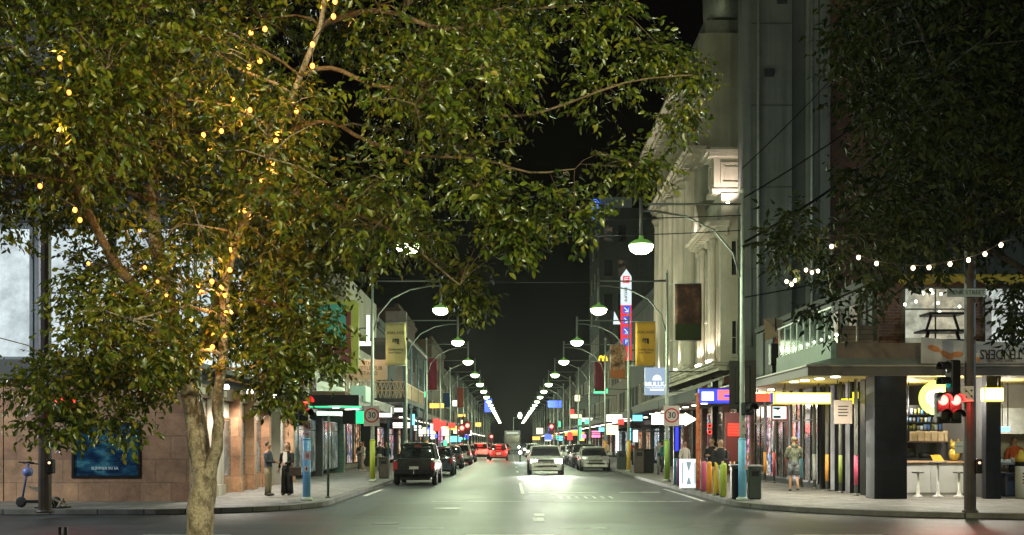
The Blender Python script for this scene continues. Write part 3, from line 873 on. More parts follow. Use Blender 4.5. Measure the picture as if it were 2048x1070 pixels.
for (x, y, z, w_) in ((9.28, 53.38, 5.52, 26), (9.28, 54.15, 5.52, 26), (9.28, 56.35, 5.52, 26), (9.28, 57.15, 5.52, 26), (9.0, 62.7, 5.7, 110), (9.0, 67, 5.7, 110), (9.0, 71.3, 5.7, 90)):
    MB().lathe([(.07, -.1), (.09, 0)], (x, y, z), 10).build('uplight', UP, b)
    lamp('uplight_lamp', 'SPOT', (x, y, z+.05), w_*11, (1, .92, .72), b, .05, (x+.22, y+.3, z+4.5), 75, .7)
MB().lathe([(.07, -.1), (.09, 0)], (10.0, 52.8, 12.7), 10).build('uplight', UP, b)
lamp('pedestal_lamp', 'SPOT', (9.9, 52.3, 12.6), 300, (1, .86, .74), b, .05, (10.1, 53.6, 14.6), 90, .6)
lamp('pediment_lamp', 'POINT', (9.0, 57.6, 12.3), 25, (1, .86, .74), b, .05)
# glazed awning over its ground floor
aw = MB().box(7.9, 49.0, 3.5, 10.55, 74.3, 3.58).box(7.9, 49.0, 3.582, 7.98, 74.3, 3.95).box(7.982, 49, 3.582, 10.5, 49.08, 3.95).build('awning', M_DARKW, b)
MB().add([(7.95, 49.1, 3.97), (9.7, 49.1, 4.7), (9.7, 74.2, 4.7), (7.95, 74.2, 3.97)], [(0, 1, 2, 3)]).build('awning_glass', mat('pale_awning_glass', (.42, .43, .36), .35, 0, .3, 2), aw)
for k in range(9): MB().lathe([(.15, -.04), (.15, -.002)], (9.0, 50.5+k*2.8, 3.5), 12).build('downlight', DOWN, aw)
lamp('awning_lamp', 'POINT', (9.0, 53, 3.15), 70, (1, .85, .65), b, .3)
lamp('awning_lamp', 'POINT', (9.0, 63, 3.15), 110, (1, .8, .55), b, .3)
for k in range(8):
    MB().box(10.3, 49.1+k*3.15, 0, 10.6, 49.5+k*3.15, 4.99).build('pier', M_BLACK if k % 2 else M_BRICK, b)
    window(b, 49.52+k*3.15, .3, 52.22+k*3.15, 3.2, 10.58, 'x', (SHOP_MIX, SHOP_WARM, FR)[k % 3], M_DSTEEL, out=-1, mull=2, trans=.78)
# further down the east side
street_front('E', 74.5, 101, 12.5, fmat(4), 'slate grey block standing dark behind the tall red parking sign', seed=41, rows=2, lit=.05)
b = street_front('E', 134, 150, 29, streaked('tower_render', (.08, .09, .09), .6), 'slim dark tower with a blue lit crown beyond the parking sign', seed=42, rows=6, lit=.12, parapet=False)
MB().box(10.2, 133.8, 29, 14.2, 142, 30.2).build('crown', mat('tower_crown', (.3, .36, .42), .6), b)
MB().box(9.7, 133.5, 28.0, 10.35, 136, 29.9).build('crown_light', glow('blue_crown_light', (.06, .2, 1), 1.6, False), b)
for r in range(5):
    for k in range(2): window(b, 10.9+k*1.6, 9+r*4, 12.0+k*1.6, 11+r*4, 134.0, 'y', W_DIM if (r+k) % 3 == 1 else M_GLASS, M_DARKW, w=.08)
for k, (y0, y1, h, ci, ad) in enumerate(((101.1, 133.5, 11.0, 2, 'front with a flat parapet just before the slim tower'),
        (150.1, 182, 12.4, 1, 'front with warm lit shops midway down the east side'),
        (182.1, 232, 11.2, 3, 'block under small lamps far along the east side'),
        (232.1, 330, 12.4, 4, 'last block closing the far end of the east side'))):
    street_front('E', y0, y1, h, fmat(ci), names[ci] + ' ' + ad, seed=60+k, rows=2, lit=.15)
# ------------------------------------------------------------------ trees
def in_poly(x, y, poly):
    c = False; j = len(poly)-1
    for i in range(len(poly)):
        xi, yi = poly[i]; xj, yj = poly[j]
        if (yi > y) != (yj > y) and x < (xj-xi)*(y-yi)/(yj-yi)+xi: c = not c
        j = i
    return c

def edge_dist(x, y, poly):
    best = 1e9
    for i in range(len(poly)):
        a = Vector(poly[i]); b_ = Vector(poly[(i+1) % len(poly)]); p = Vector((x, y))
        t = max(0, min(1, (p-a).dot(b_-a)/max(1e-6, (b_-a).length_squared)))
        best = min(best, (p-a-(b_-a)*t).length)
    return best

def seg_dist(x, y, line):
    best = 1e9
    for i in range(len(line)-1):
        a = Vector(line[i]); b_ = Vector(line[i+1]); p = Vector((x, y))
        t = max(0, min(1, (p-a).dot(b_-a)/max(1e-6, (b_-a).length_squared)))
        best = min(best, (p-a-(b_-a)*t).length)
    return best

def leaves(clumps, sprigs, per, L, rng, droop=.55, six=True):
    """clumps: list of (centre, radius). Returns leaf vertices and faces: each leaf a folded pointed blade on a sprig"""
    C = np.array([[*c] for c, r in clumps]); Rr = np.array([r for c, r in clumps])
    nC = len(clumps)
    idx = np.repeat(np.arange(nC), sprigs)
    N = len(idx)
    g = rng.normal(size=(N, 3)); g /= np.linalg.norm(g, axis=1, keepdims=True)
    rad = rng.random(N)**.45
    base = C[idx] + g * (rad*Rr[idx])[:, None] * np.array([1, 1, .85])
    d = g*.7 + rng.normal(size=(N, 3))*.5; d[:, 2] -= .25
    d /= np.linalg.norm(d, axis=1, keepdims=True)
    k = np.tile(np.arange(per), N); s = np.repeat(np.arange(N), per)
    M = len(s)
    side = np.cross(d, np.array([0, 0, 1.0])); side /= np.linalg.norm(side, axis=1, keepdims=True) + 1e-6
    p0 = base[s] + d[s]*((k/per)*L*3.4)[:, None]
    sg = np.where(k % 2 == 0, 1, -1)[:, None]
    a = d[s]*.55 + side[s]*sg*.75 + rng.normal(size=(M, 3))*.38
    a[:, 2] -= droop * (0.5 + rng.random(M))
    a /= np.linalg.norm(a, axis=1, keepdims=True)
    nrm = rng.normal(size=(M, 3))*.7 + np.array([0, -.35, .6])
    w = np.cross(a, nrm); w /= np.linalg.norm(w, axis=1, keepdims=True) + 1e-6
    n = np.cross(w, a)
    ln = (L*(.45+.85*rng.random(M)))[:, None]
    wd = ln*(.19+.06*rng.random(M))[:, None]
    curl = ln*(rng.normal(size=(M, 1))*.10 - .06)
    m1 = p0 + a*ln*.36; m2 = p0 + a*ln*.72 + n*curl*.5; t = p0 + a*ln + n*curl*1.6
    up = n*wd*.35
    if six:
        V = np.stack([p0, m1, m2, t, m1+w*wd+up, m2+w*wd*.72+up*.6, m1-w*wd+up, m2-w*wd*.72+up*.6], 1).reshape(-1, 3)
        q = np.array([[1, 4, 5, 2], [1, 2, 7, 6]]); tr = np.array([[0, 4, 1], [0, 1, 6], [2, 5, 3], [2, 3, 7]])
        nv = 8
    else:
        V = np.stack([p0, m1+w*wd+up, t, m1-w*wd+up], 1).reshape(-1, 3)
        q = np.zeros((0, 4), int); tr = np.array([[0, 1, 2], [0, 2, 3]]); nv = 4
    off = (np.arange(M)*nv)
    Q = (q[None] + off[:, None, None]).reshape(-1, 4); T = (tr[None] + off[:, None, None]).reshape(-1, 3)
    return V, Q, T

def leaf_object(name, V, Q, T, m, parent):
    me = bpy.data.meshes.new(name)
    org = np.array(ORG[parent.name])
    V = V - org
    me.vertices.add(len(V)); me.vertices.foreach_set('co', V.astype(np.float32).ravel())
    nl = Q.size + T.size
    me.loops.add(nl); me.loops.foreach_set('vertex_index', np.concatenate([Q.ravel(), T.ravel()]).astype(np.int32))
    npoly = len(Q)+len(T)
    me.polygons.add(npoly)
    st = np.concatenate([np.arange(len(Q))*4, Q.size + np.arange(len(T))*3]).astype(np.int32)
    me.polygons.foreach_set('loop_start', st)
    me.update(calc_edges=True)
    me.validate()
    me.materials.append(m)
    o = bpy.data.objects.new(name, me); link(o); o.parent = parent
    return o

def limb(pts, r0, r1, D0, D1, rnd, sub=3):
    """smooth tapered limb through image-plane waypoints at its own depth"""
    P = []
    n = len(pts)
    for i, (x, y) in enumerate(pts):
        D = D0 + (D1-D0)*i/(n-1)
        P.append(PX(x, y, D))
    out = []
    for i in range(n-1):
        p0, p1, p2, p3 = P[max(0, i-1)], P[i], P[i+1], P[min(n-1, i+2)]
        for k in range(sub):
            t = k/sub
            q = .5*((2*p1) + (p2-p0)*t + (2*p0-5*p1+4*p2-p3)*t*t + (3*p1-p0-3*p2+p3)*t**3)
            out.append(q + Vector((rnd.uniform(-1, 1), rnd.uniform(-1, 1), 0))*.012)
    out.append(P[-1])
    m = len(out)
    return out, [(r0 + (r1-r0)*(i/(m-1))**1.1)*(1+rnd.uniform(-.05, .05)) for i in range(m)]

def tree(name, label, base, limbs, trunk_pts, poly, holes, tips, nblob, Dr, sprigs, per, L, lm, bm_, seed, rblob, six=True, margin=52, twig=.008, clear=None):
    rnd = random.Random(seed); rng = np.random.default_rng(seed)
    t = thing(name, label, 'tree', base)
    tp, tr_ = limb(*trunk_pts, rnd)
    MB().tube(tp, tr_, 14).build('trunk', bm_, t)
    LP = []
    for l in limbs:
        P, rr = limb(*l, rnd)
        LP.append((P, rr))
    clumps = []
    guard = 0
    while len(clumps) < nblob and guard < 40000:
        guard += 1
        x = rnd.uniform(min(p[0] for p in poly), max(p[0] for p in poly)); y = rnd.uniform(min(p[1] for p in poly), max(p[1] for p in poly))
        if not in_poly(x, y, poly) or edge_dist(x, y, poly) < margin: continue
        if any(((x-h[0])/h[2])**2+((y-h[1])/h[3])**2 < 1 and rnd.random() < h[4] for h in holes): continue
        D = rnd.uniform(*Dr)
        if clear and D < 11.6 and any(seg_dist(x, y, c_) < 55 for c_ in clear) and rnd.random() < .6: continue
        ed = edge_dist(x, y, poly)
        r = min(rblob*rnd.uniform(.7, 1.25), ed*.85*D/F)
        clumps.append((PX(x, y, D), r))
    for (x, y, D, r) in tips: clumps.append((PX(x, y, D), r))
    # a thin branch carries every clump to the closest point of a limb
    mbs = [MB() for _ in LP]
    for (P, rr), mb in zip(LP, mbs): mb.tube(P, rr, 10)
    for c, r in clumps:
        best = min(((q-c).length + (0 if q.z < c.z+.3 else .5), li, qi) for li, (P, rr) in enumerate(LP) for qi, q in enumerate(P))
        q = LP[best[1]][0][best[2]]
        mid = (q+c)/2 + Vector((rnd.uniform(-1, 1), rnd.uniform(-1, 1), rnd.uniform(.0, 1)))*.12*best[0]
        r0 = min(LP[best[1]][1][best[2]]*.6, .012+.012*best[0])
        mbs[best[1]].tube([q, (q*2+mid)/3+Vector((0, 0, .03)), mid, c], [r0, r0*.8, r0*.6, .006], 5, cap=False)
        for _ in range(5):
            g = Vector((rnd.gauss(0, 1), rnd.gauss(0, 1), rnd.gauss(0, .8))).normalized()*r*rnd.uniform(.6, 1.05)
            mbs[best[1]].tube([c, c+g*.5+Vector((0, 0, .04)), c+g], [twig, twig*.7, twig*.4], 4, cap=False)
    for i_, mb in enumerate(mbs): mb.build('branch', bm_ if i_ < 2 or bm_ is not BARK else BARKM, t, fix=False)
    V, Q, T = leaves(clumps, sprigs, per, L, rng, six=six)
    leaf_object('crown', V, Q, T, lm, t)
    return t

BARK = bark_mat('pale_mottled_bark', (.13, .10, .075), (.46, .39, .31))
BARKM = bark_mat('brown_branch_bark', (.09, .06, .035), (.2, .14, .085))
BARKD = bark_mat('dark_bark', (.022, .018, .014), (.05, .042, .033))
LEAF = leaf_mat('glossy_leaf', [(0, (.015, .032, .005)), (.4, (.046, .070, .008)), (.75, (.10, .12, .011)), (.96, (.14, .15, .016)), (1, (.16, .12, .02))])
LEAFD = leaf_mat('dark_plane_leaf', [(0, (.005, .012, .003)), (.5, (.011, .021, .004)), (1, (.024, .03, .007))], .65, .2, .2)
D0 = 12.0
polyL = [(-170,-260),(1230,-260),(1195,10),(1120,50),(1090,95),(1170,100),(1230,95),(1275,115),(1305,165),(1268,235),(1208,308),(1165,335),(1120,365),(1070,390),(1030,405),(985,425),(925,432),(900,512),(860,545),(800,558),(745,575),(695,605),(650,655),(605,765),(520,775),(460,720),(420,735),(380,720),(345,765),(310,810),(250,842),(170,825),(110,840),(50,780),(20,745),(-170,730)]
holesL = [(55, 590, 110, 140, .95), (500, 520, 48, 50, .8), (585, 690, 35, 45, .7), (1210, 75, 60, 22, .9), (120, 480, 50, 60, .8), (560, 420, 35, 40, .5), (30, 190, 50, 30, .3), (1060, 60, 40, 40, .5), (1010, 250, 60, 30, .3), (980, 400, 50, 30, .5), (1345, 240, 60, 85, .75), (1290, 150, 60, 40, .4), (880, 120, 60, 40, .5), (760, 330, 60, 35, .4), (250, 480, 40, 40, .6), (1000, 320, 110, 55, .5), (1150, 250, 90, 80, .45), (900, 440, 80, 45, .5), (850, 250, 70, 45, .4), (1100, 130, 80, 40, .5), (620, 480, 60, 40, .4), (420, 350, 50, 40, .3)]
tipsL = [(170, 640, 11.8, .35), (220, 690, 11.6, .4), (175, 720, 11.6, .36), (260, 750, 11.5, .4), (300, 680, 11.7, .38), (330, 740, 11.6, .32), (205, 765, 11.6, .33), (60, 770, 12, .28), (250, 600, 12, .4), (180, 560, 12, .35), (330, 620, 11.8, .35), (420, 690, 11.7, .32), (560, 700, 11.7, .35), (600, 640, 11.6, .4), (520, 640, 12.3, .35), (640, 670, 11.6, .3), (560, 760, 11.7, .28), (1036, 478, 11, .16), (1018, 452, 11, .2), (1005, 430, 11, .25), (1385, 150, 12, .16), (1360, 232, 12, .15), (1300, 334, 12, .16), (1250, 334, 12, .2), (942, 592, 12, .13), (925, 550, 12, .18), (1150, 425, 10.9, .25), (1128, 408, 11, .25), (1225, 20, 11, .25), (1180, 45, 11, .2), (150, 835, 11.6, .2), (245, 840, 11.4, .2), (90, 845, 12.2, .2), (560, 790, 11.8, .2), (640, 715, 11.7, .25), (1288, 105, 12, .2), (1335, 108, 12, .16)]
limbsL = [
 ([(408, 985), (402, 920), (390, 845), (373, 745), (345, 640), (318, 520), (305, 400), (330, 250), (380, 100), (400, -100)], .128, .03, 12.0, 12.8),
 ([(416, 965), (428, 915), (437, 865), (434, 800), (443, 740), (449, 640), (456, 540), (482, 450), (530, 370), (556, 270), (600, 150), (640, 50), (672, -80)], .068, .02, 11.97, 11.3),
 ([(350, 660), (300, 600), (240, 540), (190, 450), (130, 320), (70, 150), (10, 20)], .06, .018, 12.0, 10.6),
 ([(375, 755), (425, 640), (470, 420), (498, 250), (502, 100), (510, -80)], .06, .025, 12.1, 12.9),
 ([(600, 150), (660, 135), (740, 168), (860, 190), (960, 228), (1080, 225), (1250, 165), (1385, 150)], .024, .006, 11.4, 10.5),
 ([(556, 275), (650, 242), (740, 285), (850, 312), (960, 318), (1060, 345), (1150, 338)], .024, .006, 11.5, 10.7),
 ([(530, 372), (640, 400), (760, 450), (860, 520), (920, 570)], .022, .006, 11.7, 11.2),
 ([(449, 640), (520, 600), (600, 640), (650, 690)], .03, .008, 11.9, 11.6),
 ([(350, 660), (270, 680), (200, 750), (160, 820)], .035, .008, 11.9, 11.5),
 ([(305, 400), (220, 380), (100, 400), (-60, 380)], .035, .01, 12.4, 13.5),
 ([(640, 50), (760, 20), (900, 60), (1050, 20), (1200, 10)], .03, .008, 11.5, 11.2),
 ([(330, 250), (220, 150), (60, -40)], .03, .01, 12.6, 13.6),
]
trunkL = ([(398, 1186), (399, 1120), (400, 1060), (404, 1000), (409, 965), (413, 940)], .150, .125, 12.0, 12.0)
bp = PX(398, 1186, 12.0)
tree('plane_tree', 'large leafy street tree with a pale forked trunk and warm bulbs in its branches', (bp.x, 12.0, .13), limbsL, trunkL, polyL, holesL, tipsL, 235, (9.9, 14.4), 52, 8, .080, LEAF, BARK, 5, .5, clear=[[(670, -40), (625, 110), (555, 270), (522, 360), (460, 500), (445, 600), (450, 670), (410, 725)], [(515, 40), (498, 250)], [(230, 560), (320, 570)]])

polyR = [(1545,470),(1590,420),(1660,395),(1710,375),(1745,330),(1700,270),(1655,200),(1635,100),(1645,-220),(2420,-220),(2420,520),(2048,545),(1990,540),(1940,545),(1850,560),(1805,595),(1760,665),(1715,655),(1665,625),(1640,585),(1590,545),(1545,500)]
holesR = [(1720, 500, 110, 40, .25), (1770, 600, 40, 40, .3), (1960, 520, 80, 40, .5), (1760, 400, 40, 30, .4)]
tipsR = [(1560, 490, 24, .4), (1585, 455, 24, .4), (1660, 620, 27, .45), (2010, 580, 26, .3), (2030, 640, 26, .3), (1715, 350, 25, .4)]
limbsR = [
 ([(2155, 760), (2120, 600), (2060, 450), (1960, 300), (1880, 150), (1800, -50)], .14, .03, 26, 24.5),
 ([(2160, 720), (2140, 500), (2150, 250), (2180, 0), (2200, -150)], .13, .03, 26, 27),
 ([(2110, 580), (1980, 500), (1850, 470), (1720, 480), (1590, 480)], .08, .015, 26, 24),
 ([(2060, 450), (1920, 420), (1800, 380), (1720, 340)], .07, .015, 25.6, 24),
 ([(1980, 500), (1860, 540), (1760, 610), (1690, 640)], .05, .012, 25.6, 27),
 ([(2140, 480), (2280, 380), (2390, 300)], .08, .02, 26, 27),
 ([(2040, 430), (1950, 450), (1900, 500)], .04, .012, 25.7, 25),
]
trunkR = ([(2165, 1023), (2162, 900), (2158, 800), (2155, 740)], .2, .15, 26, 26)
bp = PX(2165, 1023, 26)
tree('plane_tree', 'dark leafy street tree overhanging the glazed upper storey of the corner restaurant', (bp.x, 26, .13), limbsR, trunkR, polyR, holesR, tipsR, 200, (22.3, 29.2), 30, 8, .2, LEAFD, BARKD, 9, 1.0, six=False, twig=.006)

# ------------------------------------------------------------------ warm string lights
BULB = glow('amber_bulb_glass', (1, .36, .07), 2.6, False)
BULBW = glow('soft_white_bulb_glass', (1, .8, .5), 7, False)
def string(label, pts, D, rb, m, power, every, col=(1, .45, .09), sag=.05):
    P = [PX(x, y, D[0] + (D[1]-D[0])*i/max(1, len(pts)-1)) for i, (x, y) in enumerate(pts)]
    t = thing('string_lights', label, 'string lights', P[0])
    c = []
    for i in range(len(P)-1):
        c += [P[i], (P[i]+P[i+1])/2 - Vector((0, 0, sag*(P[i+1]-P[i]).length))]
    c.append(P[-1])
    MB().tube([p+Vector((0, 0, rb+.012)) for p in c], .006, 5, False).build('cable', M_BLACK, t)
    for i, p in enumerate(P):
        bo = MB().ball(p, (rb, rb, rb*1.15), 8, 6).build('bulb', m, t)
        MB().lathe([(rb*.55, rb*.8), (rb*.5, rb*1.6)], p, 8).build('socket', M_BLACK, bo)
        if i % every == 0: lamp('bulb_light', 'POINT', p - Vector((0, rb+.03, 0)), power, col, t, rb)
    return t
string('amber string lights spiralling down the thin forked limb of the pale trunked tree', [(670, 3), (667, 33), (625, 89), (625, 132), (593, 222), (555, 265), (552, 281), (545, 327), (545, 344), (522, 360), (490, 421), (460, 500), (460, 540), (443, 575), (424, 563), (397, 570), (403, 585), (450, 590), (452, 626), (450, 670), (425, 694), (405, 720)], (10.75, 11.5), .024, BULB, 3.5, 1)
string('amber string lights on the upright middle limb of the pale trunked tree', [(530, 58), (502, 66), (520, 122), (498, 134), (465, 198), (500, 220), (480, 248), (443, 262), (407, 270), (420, 300)], (10.7, 11.4), .023, BULB, 3, 1)
string('amber string lights low on the bare lower limbs of the pale trunked tree', [(177, 527), (230, 590), (290, 535), (315, 563), (333, 590), (382, 640), (280, 460)], (11.0, 11.5), .017, BULB, 2.4, 2)
string('amber string lights hidden in the dark upper left leaves of the tree', [(120, 117), (138, 185), (122, 260), (80, 372), (150, 420), (160, 440)], (9.7, 9.9), .021, BULB, 4, 2)
string('soft white festoon bulbs along the front of the dark tree by the restaurant', [(1663, 493), (1717, 515), (1753, 527), (1826, 536), (1858, 535), (1900, 528), (1937, 520), (1970, 508), (2002, 490), (2060, 470)], (22.6, 21.6), .04, BULBW, 9, 1, (1, .75, .4), .03)
string('cluster of soft white bulbs hanging at the left tip of the dark tree', [(1573, 563), (1583, 569), (1590, 561)], (23.6, 23.7), .036, BULBW, 9, 1, (1, .8, .5), 0)
string('cluster of soft white bulbs just inside the edge of the dark tree', [(1612, 540), (1624, 545), (1636, 542)], (23.6, 23.7), .036, BULBW, 9, 1, (1, .8, .5), 0)

# ------------------------------------------------------------------ street lamps
LAMPGLASS = glow('lamp_glass', (.86, 1, .66), 14, False)
LAMP_W = 900
LAMPC = (.83, 1, .64)
lamp0 = thing('street_lamp', 'x', 'street lamp', (0, 0, 0))
MB().tube([(0, 0, .13), (0, 0, 3.0), (0, 0, 8.35)], [.08, .07, .045], 12).lathe([(.16, .13), (.16, .2), (.1, .24)], (0, 0, 0), 12).lathe([(.065, 8.35), (.05, 8.45), (.0, 8.5)], (0, 0, 0), 10).build('pole', M_POLEG, lamp0)
MB().tube([(0, 0, .14), (0, 0, 1.75)], .105, 14).lathe([(.105, 1.75), (.085, 1.8)], (0, 0, 0), 14).build('sleeve', M_POLEG, lamp0)
MB().tube([(0, 0, 8.05), (2.7, 0, 8.05)], .03, 8).tube([(0.05, 0, 6.1), (.25, 0, 6.75), (.75, 0, 7.35), (1.5, 0, 7.72), (2.3, 0, 7.86), (2.7, 0, 7.87)], .028, 8).tube([(2.7, 0, 8.25), (2.7, 0, 7.15)], .05, 10).build('arm', mat('grey_arm_paint', (.13, .14, .13), .5, .1, .2, 5), lamp0)
hd = MB().lathe([(.06, 7.2), (.07, 7.12), (.18, 7.09), (.28, 7.03), (.335, 6.975), (.335, 6.955), (.31, 6.955)], (2.7, 0, 0), 20).build('hood', glow('hood_flare_glow', (.25, .6, .10), .3, False), lamp0)  # lens flare imitated by a faint green glow on the hood
MB().lathe([(.32, 6.953), (.33, 6.93), (.29, 6.82), (.18, 6.74), (.02, 6.71)], (2.7, 0, 0), 20).build('lamp_glass', LAMPGLASS, hd)
lamp('lamp_light', 'POINT', (2.7, 0, 6.54), LAMP_W, LAMPC, lamp0, .16)
ORD = 'first second third fourth fifth sixth seventh eighth ninth tenth eleventh twelfth thirteenth fourteenth fifteenth sixteenth seventeenth eighteenth nineteenth twentieth'.split()
SLV = {('W', 0): ('blue', (.10, .27, .52)), ('E', 0): ('sky blue', (.17, .46, .72)), ('W', 1): ('yellow green', (.33, .38, .03)), ('E', 1): ('lime green', (.24, .38, .05)), ('E', 2): ('yellow', (.7, .42, .05)), ('E', 3): ('orange', (.75, .3, .04)), ('W', 3): ('orange', (.7, .3, .05)), ('W', 4): ('blue', (.1, .3, .6))}
FAR_D = [c for c in lamp0.children if c.type == 'LIGHT'][0].data
NEAR_D = bpy.data.lights.new('lamp_light', 'POINT'); NEAR_D.energy = 5400; NEAR_D.color = (1, .97, .55); NEAR_D.shadow_soft_size = .16
NEAR_W = NEAR_D.copy(); NEAR_W.energy = 1300
first = True
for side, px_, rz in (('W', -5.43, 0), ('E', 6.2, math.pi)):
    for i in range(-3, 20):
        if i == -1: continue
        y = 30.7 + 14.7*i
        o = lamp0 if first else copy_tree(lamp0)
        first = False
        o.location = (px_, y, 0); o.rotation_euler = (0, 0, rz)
        s_ = 'west' if side == 'W' else 'east'
        for ch in o.children:
            if ch.type == 'LIGHT': ch.data = (NEAR_D if side == 'E' else NEAR_W) if i < 0 else FAR_D
        if i < 0: o['label'] = 'curved arm street lamp on the %s near footpath, %s behind the crossing' % (s_, ORD[-2-i])
        elif (side, i) in SLV: o['label'] = 'street lamp with a %s painted pole base, %s up the %s kerb' % (SLV[(side, i)][0], ORD[i], s_)
        else: o['label'] = 'plain grey street lamp, %s up the %s kerb from the crossing' % (ORD[i], s_)
        o['group'] = 'street lamps along both kerbs'
        ORG[o.name] = Vector(o.location)
        if (side, i) in SLV:
            nm, c = SLV[(side, i)]
            sl = [ch for ch in o.children if ch.name.startswith('sleeve')][0]
            sl.material_slots[0].link = 'OBJECT'
            sl.material_slots[0].material = mat('sleeve_' + nm.replace(' ', '_'), c, .5, 0, .2, 6)
        if i > 9:      # far lamps: light each from the glass alone beyond here, it no longer reaches anything near
            for ch in o.children:
                if ch.type == 'LIGHT' and i % 2: bpy.data.objects.remove(ch)

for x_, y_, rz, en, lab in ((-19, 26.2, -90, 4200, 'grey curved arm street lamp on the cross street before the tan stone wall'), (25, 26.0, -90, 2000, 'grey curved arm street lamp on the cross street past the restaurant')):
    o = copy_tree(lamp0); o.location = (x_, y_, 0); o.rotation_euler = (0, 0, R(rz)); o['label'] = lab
    o['group'] = 'street lamps along the cross street'
    for ch in o.children:
        if ch.type == 'LIGHT': ch.data = ch.data.copy(); ch.data.color = (.84, .95, 1) if x_ < 0 else (.6, .88, 1); ch.data.energy = en
# lit post at the end of the street
t = thing('post_top_lamp', 'single white post top lamp far off in the middle of the street end', 'street lamp', (.9, 300, 0))
MB().tube([(.9, 300, 0), (.9, 300, 8.2)], .08, 8).build('pole', M_POLEG, t)
MB().ball((2.6, 300, 8.6), (.5, .3, .8), 10, 7).build('lamp_glass', LAMPGLASS, t)
MB().tube([(.9, 300, 8.0), (2.6, 300, 8.1)], .06, 6).build('arm', M_POLEG, t)

# ------------------------------------------------------------------ traffic lights
RED = glow('red_lens', (1, .06, .045), 6, False); REDH = glow('red_lens_hot', (1, .16, .13), 5, False)
TEALL = glow('teal_lens', (.0, .35, .32), .6, False); GREENL = glow('green_lens', (.02, .75, .25), 1.6, False)
LENSOFF = mat('unlit_lens', (.03, .03, .025), .25)
def signal(label, loc, heads, rotz=0, board=True, power=60, w=.34):
    """heads: list of (x offset, top z, [lens materials]); faces -Y"""
    t = thing('traffic_light', label, 'traffic light', loc, None, rotz)
    L0 = Vector(loc)
    for hx, zt, ls in heads:
        n = len(ls)
        x = hx
        save = ORG[t.name]; ORG[t.name] = Vector((0, 0, 0))
        hb = MB().bbox(x-w/2, -.1, zt-n*.34, x+w/2, .12, zt, .03).build('housing', M_BLACK, t)
        if board: MB().bbox(x-w*.85, .06, zt-n*.34-.14, x+w*.85, .085, zt+.14, .01).build('backboard', M_BLACK, t)
        for k, lm in enumerate(ls):
            zc = zt - .17 - k*.34
            MB().lathe([(.02, -.125), (.09, -.12), (.115, -.102)], (x, 0, zc), 16, 'y').build('lens', lm, hb)
            vis = MB()
            for q in range(11):
                a0 = R(-10+q*20); a1 = R(-10+(q+1)*20)
                if q > 9: break
                f = lambda a, r, y: (x+r*math.cos(a), y, zc+r*math.sin(a))
                vis.add([f(a0, .13, -.1), f(a1, .13, -.1), f(a1, .13, -.32), f(a0, .13, -.32), f(a0, .14, -.1), f(a1, .14, -.1), f(a1, .14, -.32), f(a0, .14, -.32)],
                        [(0, 1, 2, 3), (7, 6, 5, 4), (3, 2, 6, 7)])
            vis.build('visor', M_BLACK, hb)
            if lm in (RED, REDH): lamp('red_light', 'POINT', (x, -.22, zc), power, (1, .04, .03), t, .08)
            if lm is GREENL: lamp('green_light', 'POINT', (x, -.22, zc), power*.4, (.05, 1, .4), t, .08)
        ORG[t.name] = save
    return t
M_POLED = mat('dark_brown_steel_post', (.055, .04, .038), .5, .2, .35, 4, .1)
def signal_pole(label, x, y, h, r, arm=None):
    t = thing('signal_pole', label, 'pole', (x, y, .13))
    MB().tube([(x, y, .13), (x, y, h)], [r, r*.94], 10, smooth=False).lathe([(r*1.35, .13), (r*1.35, .17), (r*1.05, .2)], (x, y, 0), 12).lathe([(r, h), (r*.6, h+.06), (.01, h+.07)], (x, y, 0), 10).build('post', M_POLED, t)
    bt = MB().bbox(x+r*.6, y-.15, 1.0, x+r*.6+.14, y+.03, 1.32, .02).build('push_button_box', M_BLACK, t)
    MB().lathe([(.03, -.17), (.03, -.15)], (x+r*.6+.07, y, 1.24), 10, 'y').build('button', glow('button_glow', (1, .7, .45), 1.5, False), bt)
    return t
pr = PX(1940, 0, 25.6); pl_ = PX(90, 0, 25.6)
signal_pole('thick dark pole with red lights in front of the restaurant counter', pr.x, 25.6, 7.2, .13)
signal_pole('thick dark pole with a blue sheen in front of the tan stone wall', pl_.x, 25.6, 6.6, .145)
z = lambda py, D=25.6: 1.7 + (884-py)*D/F
q = PX(1903, 0, 25.35)
signal('black traffic light with two bright red lamps side by side on the restaurant corner pole', (q.x, 25.35, 0), [(-.22, z(786), [REDH, LENSOFF]), (.06, z(786), [REDH, LENSOFF])], power=90, board=False, w=.27)
signal('tall unlit black traffic light with a teal side lens above the two red lamps', (PX(1905, 0, 25.7).x, 25.7, 0), [(.0, z(720), [LENSOFF, TEALL, LENSOFF])], rotz=R(-82), board=False, w=.3)
q = PX(137, 0, 25.4)
signal('traffic light with two red lamps tucked in leaves beside the dark pole', (q.x, 25.4, 0), [(-.14, z(784), [RED, LENSOFF]), (.15, z(788), [RED, LENSOFF])], power=12, board=False, w=.27)
signal('black traffic light seen edge on with a red glow on the blue based lamp pole', (PX(604, 0, 30.5).x, 30.45, 0), [(0, 2.95, [RED, LENSOFF])], rotz=R(58), board=True, power=25)
signal('big black traffic light seen from behind on the sky blue based pole', (6.22, 31.05, 0), [(-.05, 3.75, [LENSOFF, LENSOFF, LENSOFF])], rotz=R(175), board=True, w=.42)
signal('dark traffic light with a red lower lamp on the sky blue based pole', (6.3, 30.45, 0), [(0, 2.75, [LENSOFF])], rotz=R(20), board=False, power=20, w=.3)
